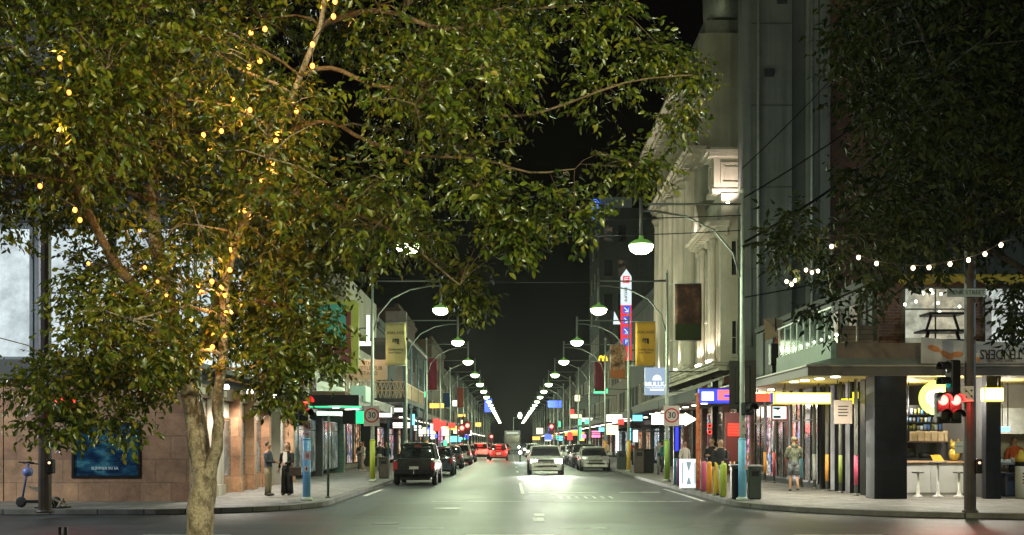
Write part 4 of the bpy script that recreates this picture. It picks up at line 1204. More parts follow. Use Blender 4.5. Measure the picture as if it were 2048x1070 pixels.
for i, (px, py, D, lab) in enumerate(((924, 856, 95, 'distant red traffic light beside red shop signs on the west kerb'), (935, 851, 97, 'distant red traffic light a step above its twin on the west kerb'), (983, 873, 150, 'small distant red traffic light over the red tail lights'), (1103, 853, 110, 'distant red traffic light above a blue sign on the east kerb'))):
    p = PX(px, py, D)
    t = thing('traffic_light', lab, 'traffic light', (p.x, D, 0), 'distant red traffic lights')
    sd = 1 if px > 1020 else -1
    MB().tube([(p.x+sd*.35, D+.1, 0), (p.x+sd*.35, D+.1, p.z+.8)], .06, 8).build('post', M_DSTEEL, t)
    MB().bbox(p.x-.24, D-.08, p.z-.75, p.x+.24, D+.1, p.z+.35, .03).box(p.x-.3, D+.02, p.z-.02, p.x+sd*.35, D+.06, p.z+.03).build('housing', M_BLACK, t)
    MB().lathe([(.02, -.2), (.16, -.18), (.18, -.1)], (p.x, D, p.z), 12, 'y').build('lens', REDH, t)
    lamp('red_light', 'POINT', (p.x, D-.6, p.z), 120, (1, .05, .04), t, .15)
# ------------------------------------------------------------------ signs, banners, cables
def board(name, label, cat, x0, z0, x1, z1, y, m, d=.04, frame=None, fw=.04, group=None):
    """flat board facing the crossing, with thickness; lettering is added as parts"""
    t = thing(name, label, cat, ((x0+x1)/2, y, z0), group)
    MB().bbox(x0, y, z0, x1, y+d, z1, min(.012, d*.3)).build('panel', m, t)
    if frame: MB().frame(x0-fw, z0-fw, x1+fw, z1+fw, fw-.001, y-.015, y+d+.01).build('frame', frame, t)
    return t
def ring(c, r0, r1, m, parent, name, y0=-.006, n=28):
    mb = MB()
    vs, fs = [], []
    for i in range(n):
        a = 2*math.pi*i/n
        for r in (r0, r1): vs += [(c[0]+r*math.cos(a), c[1]+y0, c[2]+r*math.sin(a)), (c[0]+r*math.cos(a), c[1]-.001, c[2]+r*math.sin(a))]
    for i in range(n):
        j = (i+1) % n
        fs += [(4*i, 4*j, 4*j+2, 4*i+2), (4*i, 4*i+1, 4*j+1, 4*j), (4*i+2, 4*j+2, 4*j+3, 4*i+3)]
    return mb.add(vs, fs).build(name, m, parent)
M_REDP = mat('sign_red', (.5, .03, .03), .5, 0, .1)
M_SIGNW = mat('sign_white', (.62, .55, .52), .5, 0, .08)
for lab, px, side in (('30 speed limit sign on the yellow green based lamp pole', 744.5, -1), ('30 speed limit sign on the lime green based lamp pole', 1342, 1)):
    D = 45.15; c = PX(px, 832, D)
    t = board('speed_limit_sign', lab, 'road sign', c.x-.31, c.z-.40, c.x+.31, c.z+.40, D-.2, M_SIGNW, .012, group='30 speed limit signs')
    ring((c.x, D-.2, c.z+.02), .23, .29, M_REDP, t, 'red_ring')
    text('number', '30', .33, M_TEXTBLK, (c.x, D-.206, c.z+.02), t, bold=.008)
# city banners on the lamp poles
M_GOLD = mat('gold_banner_cloth', (.68, .37, .04), .8, 0, .1, 2); M_OLIVEB = mat('faded_gold_banner_cloth', (.55, .47, .22), .8, 0, .12, 2)
def poster_cloth(name, stops, sc):
    m, nt, bs = nodes(name)
    c = ramp(nt, noise_tex(nt, coord(nt), sc, 6, .7), stops)
    nt.links.new(c, bs.inputs['Base Color']); bs.inputs['Roughness'].default_value = .8
    return m
def banner(label, px0, py0, px1, py1, D, m, sidepole, lower=None, lm=None):
    a = PX(px0, py1, D); b_ = PX(px1, py0, D)
    t = thing('street_banner', label, 'banner', ((a.x+b_.x)/2, D, a.z))
    vs, fs = [], []
    nx, nz = 8, 10
    for side in (0, 1):
        for i in range(nx+1):
            for k in range(nz+1):
                x = a.x+(b_.x-a.x)*i/nx; zz = a.z+(b_.z-a.z)*k/nz
                vs.append((x, D+.035*math.sin(i*1.1+k*.4)+side*.012, zz))
    N = (nx+1)*(nz+1)
    for i in range(nx):
        for k in range(nz):
            q = i*(nz+1)+k
            fs += [(q, q+nz+1, q+nz+2, q+1), (N+q, N+q+1, N+q+nz+2, N+q+nz+1)]
    for i in range(nx): fs += [(i*(nz+1), N+i*(nz+1), N+(i+1)*(nz+1), (i+1)*(nz+1)), (i*(nz+1)+nz, (i+1)*(nz+1)+nz, N+(i+1)*(nz+1)+nz, N+i*(nz+1)+nz)]
    for k in range(nz): fs += [(k, k+1, N+k+1, N+k), (N-nz-1+k, 2*N-nz-1+k, 2*N-nz+k, N-nz+k)]
    MB().add(vs, fs, True).build('cloth', m, t)
    xp = sidepole
    for zz in (a.z-.02, b_.z+.02): MB().tube([(min(a.x, xp), D, zz), (max(b_.x, xp), D, zz)], .016, 6).build('bracket', M_STEEL, t)
    if lower: MB().box(a.x+.02, D-.055, a.z+.03, b_.x-.02, D-.045, a.z+lower).build('lower_band', lm, t)
    return t, a, b_
def city_lettering(t, a, b_, D):
    w = b_.x-a.x; h = b_.z-a.z; cx = (a.x+b_.x)/2
    text('lettering', 'ADELAIDE', w*.19, M_TEXTBLK, (cx, D-.05, a.z+h*.76), t)
    e = MB(); u = w*.07; zc = a.z+h*.56
    for i in range(3):
        x0 = cx-2.2*u+i*1.45*u; zt = zc+1.9*u-i*.25*u
        e.prism([(x0, zt), (cx+2.4*u, zt-i*.2*u), (cx+2.4*u, zt-u*.75-i*.2*u), (x0+u*.75, zt-u*.75), (x0+u*.75, zt-u*(2.6+.3*i)), (x0, zt-u*(2.6+.3*i))], D-.052-.004*i, D-.047-.004*i, 'y')
    e.prism([(cx+1.5*u, zc+1.4*u), (cx+2.4*u, zc+1.4*u), (cx+2.4*u, zc-2.4*u), (cx+1.5*u, zc-1.6*u)], D-.066, D-.061, 'y')
    e.build('emblem', M_TEXTBLK, t)
    text('lettering', 'Celebrating\nour Heart', w*.165, M_TEXTBLK, (cx, D-.05, a.z+h*.33), t, space=.9)
t, a, b_ = banner('golden street banner with black lettering on the fourth column of poles by the parking sign', 1271, 644, 1311, 731, 59.9, M_GOLD, 6.2)
t['label'] = 'golden street banner with black lettering beside the tall red parking sign'
city_lettering(t, a, b_, 59.9)
t, a, b_ = banner('faded yellow street banner with black lettering in front of the balcony hotel', 771, 646, 812, 730, 59.9, M_OLIVEB, -5.43)
city_lettering(t, a, b_, 59.9)
MB().box(a.x, 59.93, b_.z+.04, b_.x, 59.96, b_.z+.62).build('upper_panel', mat('grey_upper_banner', (.16, .13, .13), .8), t)
banner('dark brown food picture banner hanging before the classical hotel', 1350, 568, 1403, 680, 44.9, poster_cloth('dark_picture_cloth', [(.35, (.02, .012, .008)), (.55, (.10, .035, .018)), (.7, (.22, .12, .06))], 1.8), 6.2, .62, mat('dark_green_cloth', (.035, .05, .012), .8))
banner('orange and black pictured banner below the red parking sign', 1220, 690, 1251, 757, 73.4, poster_cloth('orange_picture_cloth', [(.4, (.02, .018, .015)), (.52, (.4, .2, .1)), (.62, (.6, .42, .3))], 1.6), 6.2, .55, mat('terracotta_cloth', (.45, .13, .04), .8))
banner('dark maroon banner under the small yellow arches on the east side', 1189, 723, 1212, 782, 88.2, mat('maroon_cloth', (.16, .015, .03), .8), 6.2)
banner('crimson banner on the west side poles', 856, 716, 874, 780, 88.2, mat('crimson_cloth', (.22, .012, .04), .8), -5.43)
banner('navy banner low on the fifth pole of the west side', 886, 786, 900, 815, 102.9, mat('navy_cloth', (.02, .05, .16), .8), -5.43)
banner('rust red banner further along the west side', 915, 775, 927, 815, 117.6, mat('rust_cloth', (.25, .05, .02), .8), -5.43)
# tall parking sign
D = 84.0
a = PX(1242, 720, D); b_ = PX(1263, 538, D)
t = thing('parking_sign', 'tall illuminated white and red vertical parking sign with blue arrow squares', 'parking sign', ((a.x+b_.x)/2, D, a.z))
GW = glow('sign_white_light', (.78, .88, .95), .95, False); GR = glow('sign_red_light', (.9, .03, .05), .95, False); GB = glow('sign_blue_light', (.04, .10, .75), .9, False)
zz = lambda py: 1.7+(884-py)*D/F
MB().prism([(a.x, zz(610)), (b_.x, zz(610)), (b_.x, zz(553)), ((a.x+b_.x)/2, zz(538)), (a.x, zz(553))], D, D+.3, 'y').build('white_panel', GW, t)
MB().box(a.x, D+.001, a.z, b_.x, D+.3, zz(610)-.004).build('red_panel', GR, t)
c = (a.x+b_.x)/2
MB().box(c-.24, D-.02, zz(566), c+.24, D-.002, zz(552)).build('emblem', GR, t)
e = MB()
for k in range(3): e.obox((c-.16, D-.03, zz(563.5-k*3.6)), (c+.16, D-.03, zz(562-k*3.6)), .02, .06)
e.build('emblem_stripe', GW, t)
text('lettering', 'secure', .40, M_TEXTBLK, (c, D-.01, zz(589)), t, rot=(R(90), R(90), 0), bold=.01)
for k, py in enumerate((619, 640, 662, 684)):
    s_ = MB().box(c-.24, D-.02, zz(py+7.5), c+.3, D-.002, zz(py-7.5)).build('blue_square', GB, t)
    if k < 3:
        ar = MB(); zc = zz(py)
        ar.obox((c-.14, D-.03, zc+.14), (c+.13, D-.03, zc-.13), .02, .07).obox((c+.16, D-.03, zc-.16), (c-.10, D-.03, zc-.16), .02, .07).obox((c+.16, D-.03, zc-.16), (c+.16, D-.03, zc+.10), .02, .07)
        ar.build('arrow', GW, s_)
    else: text('letter', 'P', .42, GW, (c+.02, D-.03, zz(py)), s_, bold=.015)
for py in (560, 700): MB().tube([(b_.x+.02, D+.15, zz(py)), (10.4, D+.15, zz(py))], .05, 6).build('bracket', M_DSTEEL, t)
MB().prism([(a.x-.55, zz(648)), (a.x-.02, zz(648)), (a.x-.48, zz(622))], D+.1, D+.2, 'y').build('white_fin', GW, t)
# small yellow arches
D = 92.0; c = PX(1206, 717, D)
t = thing('arches_sign', 'small glowing yellow arches sign above the maroon banner', 'sign', c)
ac = MB()
for sx in (-.16, .16):
    ac.tube([(c.x+sx+.15*math.cos(R(180-i*18)), D, c.z-.2+.4*math.sin(R(i*18))) for i in range(11)], .055, 6)
ac.build('arches', glow('yellow_neon', (1, .65, .02), 2.0, False), t)
MB().box(c.x-.4, D+.08, c.z-.28, c.x+.4, D+.12, c.z-.22).tube([(c.x+.3, D+.1, c.z-.25), (10.4, D+.1, c.z-.25)], .04, 6).build('bracket', M_DSTEEL, t)
# pale blue light box with rising sun
D = 56.0; a = PX(1290, 790, D); b_ = PX(1338, 735, D)
t = board('light_box_sign', 'pale blue light box sign with a white half sun and white lettering', 'sign', a.x, a.z, b_.x, b_.z, D, glow('pale_blue_light', (.36, .46, .66), .8, False), .22)
c = (a.x+b_.x)/2; GWW = glow('white_letter_light', (1, 1, 1), 1.3, False)
MB().prism([(c+.22*math.cos(R(i*15)), b_.z-.62+.26*math.sin(R(i*15))) for i in range(13)], D-.012, D-.004, 'y').build('sun_emblem', GWW, t)
text('lettering', 'MULLKA', .30, GWW, (c, D-.012, a.z+.52), t, bold=.018)
MB().box(a.x+.08, D-.012, a.z+.345, b_.x-.08, D-.004, a.z+.36).box(c-.34, D-.012, a.z+.22, c+.34, D-.004, a.z+.29).build('rule', GWW, t)
for zz_ in (a.z+.2, b_.z-.2): MB().tube([(b_.x, D+.1, zz_), (9.65, D+.1, zz_)], .03, 6).build('bracket', M_DSTEEL, t)
# restaurant lane signs, hung under the awning
def lightbox(name, label, px0, py0, px1, py1, D, m, d=.2, hang=None, frame=None):
    a = PX(px0, py1, D); b_ = PX(px1, py0, D)
    t = thing(name, label, 'sign', ((a.x+b_.x)/2, D, a.z))
    MB().bbox(a.x, D, a.z, b_.x, D+d, b_.z, .02).build('panel', m, t)
    if frame: MB().frame(a.x-.05, a.z-.05, b_.x+.05, b_.z+.05, .049, D-.02, D+d+.01).build('frame', frame, t)
    if hang:
        for x in (a.x+.2*(b_.x-a.x), b_.x-.2*(b_.x-a.x)): MB().tube([(x, D+d/2, b_.z), (x, D+d/2, hang)], .015, 6).build('hanger', M_DSTEEL, t)
    return t, a, b_
YB = glow('yellow_light_edge', (1, .88, .02), 1.3); YW = glow('yellow_white_light', (1, 1, .62), 4.0)
t, a, b_ = lightbox('light_box_sign', 'long glowing yellow box sign hanging under the restaurant awning', 1549, 785, 1662, 808, 36, YB, .22, 3.55)
MB().box(a.x+.04, 35.985, a.z+.04, b_.x-.04, 35.998, b_.z-.04).build('face', YW, t)
lamp('sign_light', 'POINT', (9.1, 35.5, 2.75), 30, (1, .85, .2), t, .3)
t, a, b_ = lightbox('light_box_sign', 'small square yellow box sign right of the dark signal pole', 1969, 775, 2008, 803, 31.0, YB, .25, 3.46)
MB().box(a.x+.03, 30.985, a.z+.03, b_.x-.03, 30.998, b_.z-.03).build('face', YW, t)
t, a, b_ = lightbox('arrow_sign', 'red glowing arrow sign pointing left next to the long yellow sign', 1510, 787, 1541, 803, 39, glow('red_arrow_light', (1, .12, .06), 1.4, False), .12, 3.5, None)
MB().prism([(a.x, a.z), (a.x, b_.z), (a.x-.22, (a.z+b_.z)/2)], 39.0, 39.12, 'y').build('arrow_head', glow('red_arrow_light', (1, .12, .06), 1.4, False), t)
bx = MB().box(b_.x+.02, 39.0, a.z-.02, b_.x+.16, 39.12, b_.z+.02).build('blue_end', GB, t)
t, a, b_ = lightbox('menu_screen', 'red framed bright menu screen below the long yellow sign', 1545, 813, 1573, 838, 38, glow('screen_white', (.62, .85, .9), 1.5, False), .12, 3.5, mat('red_frame_paint', (.35, .02, .02), .4))
MB().prism([(a.x+.02, b_.z-.03), (a.x+.28, b_.z-.03), (a.x+.2, b_.z-.12), (a.x+.02, b_.z-.07)], 37.985, 37.997, 'y').box(a.x+.03, 37.985, a.z+.03, a.x+.27, 37.997, a.z+.11).build('screen_picture', M_TEXTBLK, t)
t, a, b_ = lightbox('light_box_sign', 'blue box sign with white face and pink red neighbour panel under the awning', 1398, 778, 1478, 806, 40.5, glow('blue_edge_light', (.03, .06, .95), 1.5, False), .25)
xm = a.x + (b_.x-a.x)*.45
MB().box(a.x+.1, 40.48, a.z+.09, xm-.12, 40.497, b_.z-.1).build('white_face', glow('sign_white_hot', (1, 1, 1), 2.5, False), t)
MB().box(xm+.02, 40.48, a.z+.1, b_.x-.02, 40.497, b_.z-.03).build('red_face', glow('pink_red_light', (1, .16, .2), 1.4, False), t)
MB().box(xm+.25, 40.47, a.z+.2, b_.x-.3, 40.479, b_.z-.2).build('blue_inset', glow('blue_edge_light', (.03, .06, .95), 1.5, False), t)
MB().lathe([(.02, -.02), (.12, -.015), (.12, 0)], (xm+.55, 40.46, (a.z+b_.z)/2+.03), 12, 'y').build('white_dot', glow('sign_white_hot', (1, 1, 1), 2.5, False), t)
MB().box(a.x, 40.55, b_.z+.002, b_.x, 40.7, b_.z+.05).box(7.86, 40.55, b_.z-.3, 7.9, 40.75, b_.z+.1).build('bracket', M_DSTEEL, t)
t, a, b_ = lightbox('light_box_sign', 'white glowing arrow shaped box sign beside the 30 sign', 1304, 828, 1371, 849, 52, glow('warm_white_light', (1, .9, .75), 2.6), .2, 3.5)
MB().prism([(b_.x+.002, a.z-.06), (b_.x+.002, b_.z+.06), (b_.x+.52, (a.z+b_.z)/2)], 52.0, 52.2, 'y').build('arrow_head', glow('warm_white_light', (1, .9, .75), 2.6), t)
t, a, b_ = lightbox('neon_tube_sign', 'upright blue neon strip beside the lime green pole base', 1351, 854, 1357, 902, 45.6, glow('blue_neon', (.02, .03, 1), 2.2, False), .08)
MB().box(a.x-.06, 45.7, .13, b_.x+.06, 45.8, b_.z+.1).build('stand', M_BLACK, t)
t, a, b_ = lightbox('neon_sign', 'red neon block sign on the dark red panel behind the blue pole', 1456, 847, 1478, 872, 47, glow('red_neon', (1, .04, .02), 1.6, False), .06)
MB().box(a.x-.1, 47.08, .9, b_.x+.1, 47.16, b_.z+.45).build('backing_panel', mat('dark_red_panel', (.16, .02, .02), .5), t)
for k in range(4): MB().box(a.x+.02, 46.97, a.z+.06+k*.12, b_.x-.02, 46.995, a.z+.085+k*.12).build('dark_line', M_TEXTBLK, t)
t, a, b_ = lightbox('neon_sign', 'pair of red neon loops on the shop post behind the bollards', 1416, 845, 1422, 870, 47.5, M_BLACK, .06)
for zc in (a.z+.12, a.z+.38): ring(((a.x+b_.x)/2, 47.46, zc), .06, .1, glow('red_neon', (1, .04, .02), 1.6, False), t, 'neon_loop')
MB().box(a.x-.02, 47.5, .13, b_.x+.02, 47.55, a.z).build('post', mat('dark_red_panel', (.16, .02, .02), .5), t)
t, a, b_ = lightbox('menu_board', 'beige hanging menu board between the black restaurant pillars', 1668, 800, 1705, 848, 33.6, mat('beige_menu', (.42, .34, .28), .7, 0, .12, 4), .03, 3.5)
for k in range(4): MB().box(a.x+.12, 33.588, b_.z-.2-k*.09, b_.x-.12-.03*(k % 2), 33.597, b_.z-.17-k*.09).build('print_line', M_TEXTBLK, t)
t, a, b_ = lightbox('pelmet_sign', 'yellow lit pelmet strips between the last black pillars', 1683, 797, 1708, 808, 34.6, YB, .05, 3.5)
MB().box(PX(1706, 0, 34.6).x, 34.6, PX(0, 797, 34.6).z, PX(1717, 0, 34.6).x, 34.65, PX(0, 784, 34.6).z).box(PX(1739, 0, 34.6).x, 34.6, PX(0, 808, 34.6).z, PX(1749, 0, 34.6).x, 34.65, PX(0, 784, 34.6).z).build('strip', YB, t)
# round neon restaurant emblem
D = 32.6; c = PX(1872, 796, D)
t = thing('round_neon_sign', 'round yellow green glowing sign with white loops above the restaurant counter', 'sign', (c.x, D, c.z-.47))
MB().lathe([(.02, -.02), (.45, -.015), (.47, .0), (.47, .08)], c, 32, 'y').build('disc', glow('lime_neon', (.80, 1, .10), 1.5), t)
ring((c.x, D-.03, c.z), .455, .49, glow('green_rim', (.25, .55, .02), .8, False), t, 'rim', -.02)
g = MB()
for (dx, dz, r) in ((-.12, .02, .17), (.06, .09, .14), (.10, -.12, .12), (-.05, -.14, .11)):
    g.tube([(c.x+dx+r*math.cos(R(i*24)), D-.05, c.z+dz+r*math.sin(R(i*24))) for i in range(14)], .03, 6)
g.build('white_loops', glow('sign_white_hot', (1, 1, 1), 2.5, False), t)
MB().tube([(c.x, D+.05, c.z+.45), (c.x, D+.05, 3.5)], .015, 6).build('hanger', M_DSTEEL, t)
# upside-down banner tied along the awning
vs, fs = [], []
D = 30.38
n = 24
for i in range(n+1):
    x = PX(1842, 0, D).x + (PX(2075, 0, D).x-PX(1842, 0, D).x)*i/n
    s_ = .10*math.sin(math.pi*min(1, i/n))
    top = PX(0, 674, D).z - .10*i/n*1.2 - s_*.6; bot = PX(0, 727, D).z
    vs += [(x, D, bot), (x, D, top), (x, D+.012, top), (x, D+.012, bot)]
for i in range(n):
    for k in range(4): fs.append((4*i+k, 4*i+(k+1) % 4, 4*i+4+(k+1) % 4, 4*i+4+k))
t = thing('fabric_banner', 'white banner hung upside down along the restaurant awning reading TENDERS', 'banner', (PX(1950, 0, D).x, D, PX(0, 727, D).z))
MB().add(vs, fs, True).build('cloth', mat('banner_cloth', (.55, .48, .44), .8, 0, .1, 3), t)
text('lettering', 'TENDERS', .36, M_TEXTBLK, (PX(2002, 0, D).x, D-.008, PX(0, 708, D).z), t, rot=(R(90), R(180), 0), bold=.004, sx=.74)
text('small_lettering', 'CRISPY CHICKEN', .10, mat('grey_lettering', (.12, .11, .1), .7), (PX(2003, 0, D).x, D-.008, PX(0, 721, D).z), t, rot=(R(90), R(180), 0))
M_CHK = mat('fried_orange_print', (.55, .2, .06), .8, 0, .4, 9)
for k, (px, py, ln, an) in enumerate(((1868, 697, .36, -20), (1893, 710, .4, -32), (1914, 709, .34, 4), (1950, 720, .26, 8))):
    c = PX(px, py, D)
    MB().prism([(c.x+ln/2*math.cos(R(q*30))*math.cos(R(an))-.08*math.sin(R(q*30))*math.sin(R(an)), c.z+ln/2*math.cos(R(q*30))*math.sin(R(an))+.08*math.sin(R(q*30))*math.cos(R(an))) for q in range(12)], D-.006-.002*k, D-.002, 'y').build('chicken_print', M_CHK, t)
# street name sign on the dark pole
D = 25.4; a = PX(1893, 594, D); b_ = PX(1971, 577, D)
t = board('street_name_sign', 'pale blue street name sign high on the dark restaurant corner pole', 'street sign', a.x, a.z, b_.x, b_.z, D-.02, mat('blue_grey_sign', (.26, .32, .38), .5), .02)
text('lettering', 'BANK STREET', .13, M_TEXTBLK, ((a.x+b_.x)/2, D-.028, (a.z+b_.z)/2), t)
t = board('pedestrian_sign', 'small white sign with four dark marks on the dark restaurant corner pole', 'sign', PX(1926, 0, 25.3).x, PX(0, 803, 25.3).z, PX(1950, 0, 25.3).x, PX(0, 772, 25.3).z, 25.36, M_SIGNW, .01)
c = PX(1938, 788, 25.35); mk = MB()
for dx, dz in ((-.06, .06), (.06, .08), (-.06, -.07), (.06, -.05)): mk.lathe([(.022, -.006), (.024, 0)], (c.x+dx, 25.357, c.z+dz), 10, 'y')
mk.obox((c.x-.1, 25.354, c.z+.13), (c.x+.1, 25.354, c.z-.1), .004, .012)
mk.build('marks', M_TEXTBLK, t)
t = board('notice', 'small white notice taped low on the dark restaurant corner pole', 'notice', PX(1910, 0, 25.4).x, PX(0, 906, 25.4).z, PX(1927, 0, 25.4).x, PX(0, 883, 25.4).z, 25.41, mat('paper_white', (.5, .55, .6), .7), .01)
MB().box(PX(1912, 0, 25.4).x, 25.4, PX(0, 893, 25.4).z, PX(1925, 0, 25.4).x, 25.408, PX(0, 892, 25.4).z).build('print_line', M_TEXTBLK, t)
# signs on the blue based lamp pole
for k, (px0, px1, lab) in enumerate(((597, 612, 'parking sign plate on the inner half of the blue based lamp pole'), (617, 633, 'parking sign plate on the road side of the blue based lamp pole'))):
    D = 30.55; a = PX(px0, 783, D); b_ = PX(px1, 757, D)
    t = board('parking_plate', lab, 'sign', a.x, a.z, b_.x, b_.z, D, M_SIGNW, .012, group='parking plates on the blue based lamp pole')
    ring(((a.x+b_.x)/2, D, b_.z-.1), .045, .065, M_REDP, t, 'red_ring', n=16)
    MB().box(a.x+.03, D-.005, a.z+.05, b_.x-.03, D-.001, a.z+.07).box(a.x+.03, D-.005, a.z+.1, b_.x-.05, D-.001, a.z+.115).build('print_line', M_TEXTBLK, t)
for px0, py0, px1, py1, lab in ((606, 842, 621, 862, 'pink white crossing sign under the traffic light on the blue based pole'), (606, 864, 621, 872, 'thin white plate under the pink crossing sign'), (608, 902, 621, 920, 'pink poster sticker on the blue based pole'), (609, 932, 617, 943, 'small white face sticker on the blue pole base')):
    D = 30.55; a = PX(px0, py1, D); b_ = PX(px1, py0, D)
    t = board('pole_sticker', lab, 'sticker', a.x, a.z, b_.x, b_.z, D, mat('pinkish_paper', (.55, .42, .44), .6, 0, .2, 9), .008)
    MB().ball(((a.x+b_.x)/2, D-.002, (a.z+b_.z)/2), ((b_.x-a.x)*.25, .003, (b_.z-a.z)*.3), 8, 6).build('print', mat('dull_pink_print', (.36, .14, .16), .6) if py0 < 930 else M_TEXTBLK, t)
t = board('pole_sticker', 'small round sticker on the sky blue pole base', 'sticker', PX(1490, 0, 30.5).x, PX(0, 940, 30.5).z, PX(1496, 0, 30.5).x, PX(0, 929, 30.5).z, 30.55, M_SIGNW, .008)
t = board('pole_sticker', 'white walking plate on the grey part of the sky blue based pole', 'sticker', PX(1483, 0, 30.5).x, PX(0, 868, 30.5).z, PX(1493, 0, 30.5).x, PX(0, 842, 30.5).z, 30.56, M_SIGNW, .008)
text('figure', 'A', .12, M_TEXTBLK, (PX(1488, 0, 30.5).x, 30.555, PX(0, 853, 30.5).z), t)
# rounded projecting sign in teal, maroon and mustard
D = 50; a = PX(632, 746, D); b_ = PX(717, 600, D)
t = thing('projecting_sign', 'large rounded mustard sign with teal and maroon panels above the green awning', 'sign', ((a.x+b_.x)/2, D, a.z))
def rrect(x0, z0, x1, z1, r, n=5):
    out = []
    for cx, cz, a0 in ((x1-r, z1-r, 0), (x0+r, z1-r, 90), (x0+r, z0+r, 180), (x1-r, z0+r, 270)):
        out += [(cx+r*math.cos(R(a0+90*i/n)), cz+r*math.sin(R(a0+90*i/n))) for i in range(n+1)]
    return out
MB().prism(rrect(a.x, a.z, b_.x, b_.z, .22), D, D+.3, 'y').build('mustard_panel', mat('mustard_green_paint', (.27, .27, .05), .6, 0, .12, 2), t)
MB().box(a.x+.05, D-.03, PX(0, 726, D).z, PX(702, 0, D).x, D-.002, b_.z-.5).build('maroon_panel', mat('maroon_paint', (.13, .02, .03), .6), t)
MB().box(a.x+.1, D-.09, PX(0, 691, D).z, PX(692, 0, D).x, D-.032, b_.z-.2).build('teal_panel', mat('teal_paint', (.05, .24, .22), .6), t)
for zz_ in (a.z+.5, b_.z-.5): MB().tube([(a.x, D+.15, zz_), (-8.65, D+.15, zz_)], .05, 6).build('bracket', M_DSTEEL, t)
# cyan and white light strips on the west upper fronts
for px0, py0, px1, py1, D, c, s_, lab in ((584, 655, 600, 722, 46.5, (.1, .7, .95), 1.1, 'broken cyan upright neon panel behind the tree leaves'), (733, 630, 739, 682, 57, (.75, 1, .85), 2.2, 'thin white upright light tube beside the yellow green based pole'), (716, 683, 744, 691, 57, (.9, 1, .92), 2.4, 'short level white light tube under the upright one'), (759, 815, 783, 834, 58, (1, .97, .85), 2.6, 'small bright white box sign beside the 30 sign on the west side'), (712, 822, 729, 847, 46.6, (.02, .85, .28), 1.5, 'green lit box sign next to the west 30 sign')):
    t, a, b_ = lightbox('light_strip', lab, px0, py0, px1, py1, D, glow('strip_%d_%d' % (px0, py0), c, s_), .15)
    xb = -8.62
    MB().tube([(a.x, D+.08, (a.z+b_.z)/2), (xb, D+.08, (a.z+b_.z)/2)], .03, 6).build('bracket', M_DSTEEL, t)
    if c[0] < .05: MB().bbox(a.x-.55, D-.02, a.z-.02, a.x-.02, D+.3, b_.z+.05, .03).build('black_case', M_BLACK, t)
# many small shop signs hanging under the awnings further along
rnd = random.Random(31)
CL = [('red', (1, .05, .04)), ('white', (1, .97, .9)), ('cyan', (.2, .8, 1)), ('blue', (.08, .15, 1)), ('amber', (1, .55, .1)), ('green', (.1, .9, .4)), ('pink', (1, .25, .5)), ('pale yellow', (1, .9, .5))]
HS = [('W', 866, 838, 880, 862, 80, 0), ('W', 879, 842, 892, 853, 84, 0), ('W', 897, 846, 910, 856, 90, 0), ('W', 820, 828, 829, 850, 66, 2), ('W', 828, 851, 842, 861, 78, 1), ('W', 900, 872, 922, 884, 100, 2), ('W', 845, 855, 852, 868, 70, 7), ('W', 969, 797, 984, 824, 190, 3), ('W', 938, 861, 943, 871, 105, 1), ('W', 951, 845, 962, 853, 140, 4), ('W', 887, 880, 894, 893, 92, 5), ('W', 869, 868, 874, 876, 82, 3),
      ('E', 1211, 829, 1262, 843, 80, 1), ('E', 1266, 830, 1285, 842, 74, 2), ('E', 1236, 838, 1248, 849, 79, 0), ('E', 1096, 801, 1123, 815, 150, 3), ('E', 1090, 868, 1103, 880, 120, 3), ('E', 1090, 876, 1102, 882, 122, 1), ('E', 1135, 865, 1145, 880, 105, 0), ('E', 1073, 856, 1086, 868, 140, 7), ('E', 1065, 873, 1080, 880, 160, 4), ('E', 1256, 856, 1262, 884, 76, 2), ('E', 1267, 860, 1276, 884, 72, 1), ('E', 1150, 790, 1160, 802, 112, 7), ('E', 1157, 838, 1163, 850, 98, 5), ('E', 1170, 838, 1178, 848, 92, 5), ('E', 1232, 862, 1238, 905, 75, 1)]
for sd_, xs, wall in (('W', (855, 985), -8.3), ('E', (1062, 1185), 9.6)):
    for q in range(26):
        D_ = rnd.uniform(80, 230); off = rnd.uniform(.3, 2.6)
        xw = (wall+off) if sd_ == 'W' else (wall-off)
        zc = rnd.uniform(2.2, 3.2) if rnd.random() < .75 else rnd.uniform(3.9, 6.5)
        w_, h_ = rnd.choice(((.5, .9), (1.2, .4), (.8, .5), (.4, .4), (.35, 1.3), (.9, .7)))
        xc = 1020+xw*F/D_; yc = 884-(zc-1.7)*F/D_
        HS.append((sd_, xc-w_*F/D_/2, yc-h_*F/D_/2, xc+w_*F/D_/2, yc+h_*F/D_/2, D_, rnd.choice((0, 1, 1, 2, 3, 4, 5, 6, 7, 7))))
SMALLG = {}
for k, (sd, x0, y0, x1, y1, D, ci) in enumerate(HS):
    nm, c = CL[ci]
    if nm not in SMALLG: SMALLG[nm] = glow('shop_' + nm.replace(' ', '_') + '_light', c, 1.7)
    i_ = sum(1 for h in HS[:k] if h[0] == sd and h[6] == ci)
    t, a, b_ = lightbox('shop_sign', '%s %s glowing %s shop sign, %s of that colour up the %s side' % ('upright' if y1-y0 > x1-x0 else 'wide', 'big' if (x1-x0)*(y1-y0) > 300 else 'small', nm, ORD[i_], 'west' if sd == 'W' else 'east'), x0, y0, x1, y1, D, SMALLG[nm], .2)
    t['group'] = 'small glowing shop signs along the street'
    xe = -8.62 if sd == 'W' else 10.42
    MB().tube([((a.x+b_.x)/2, D+.1, b_.z-.05), (xe, D+.1, b_.z-.05)], .03, 5).build('bracket', M_DSTEEL, t)
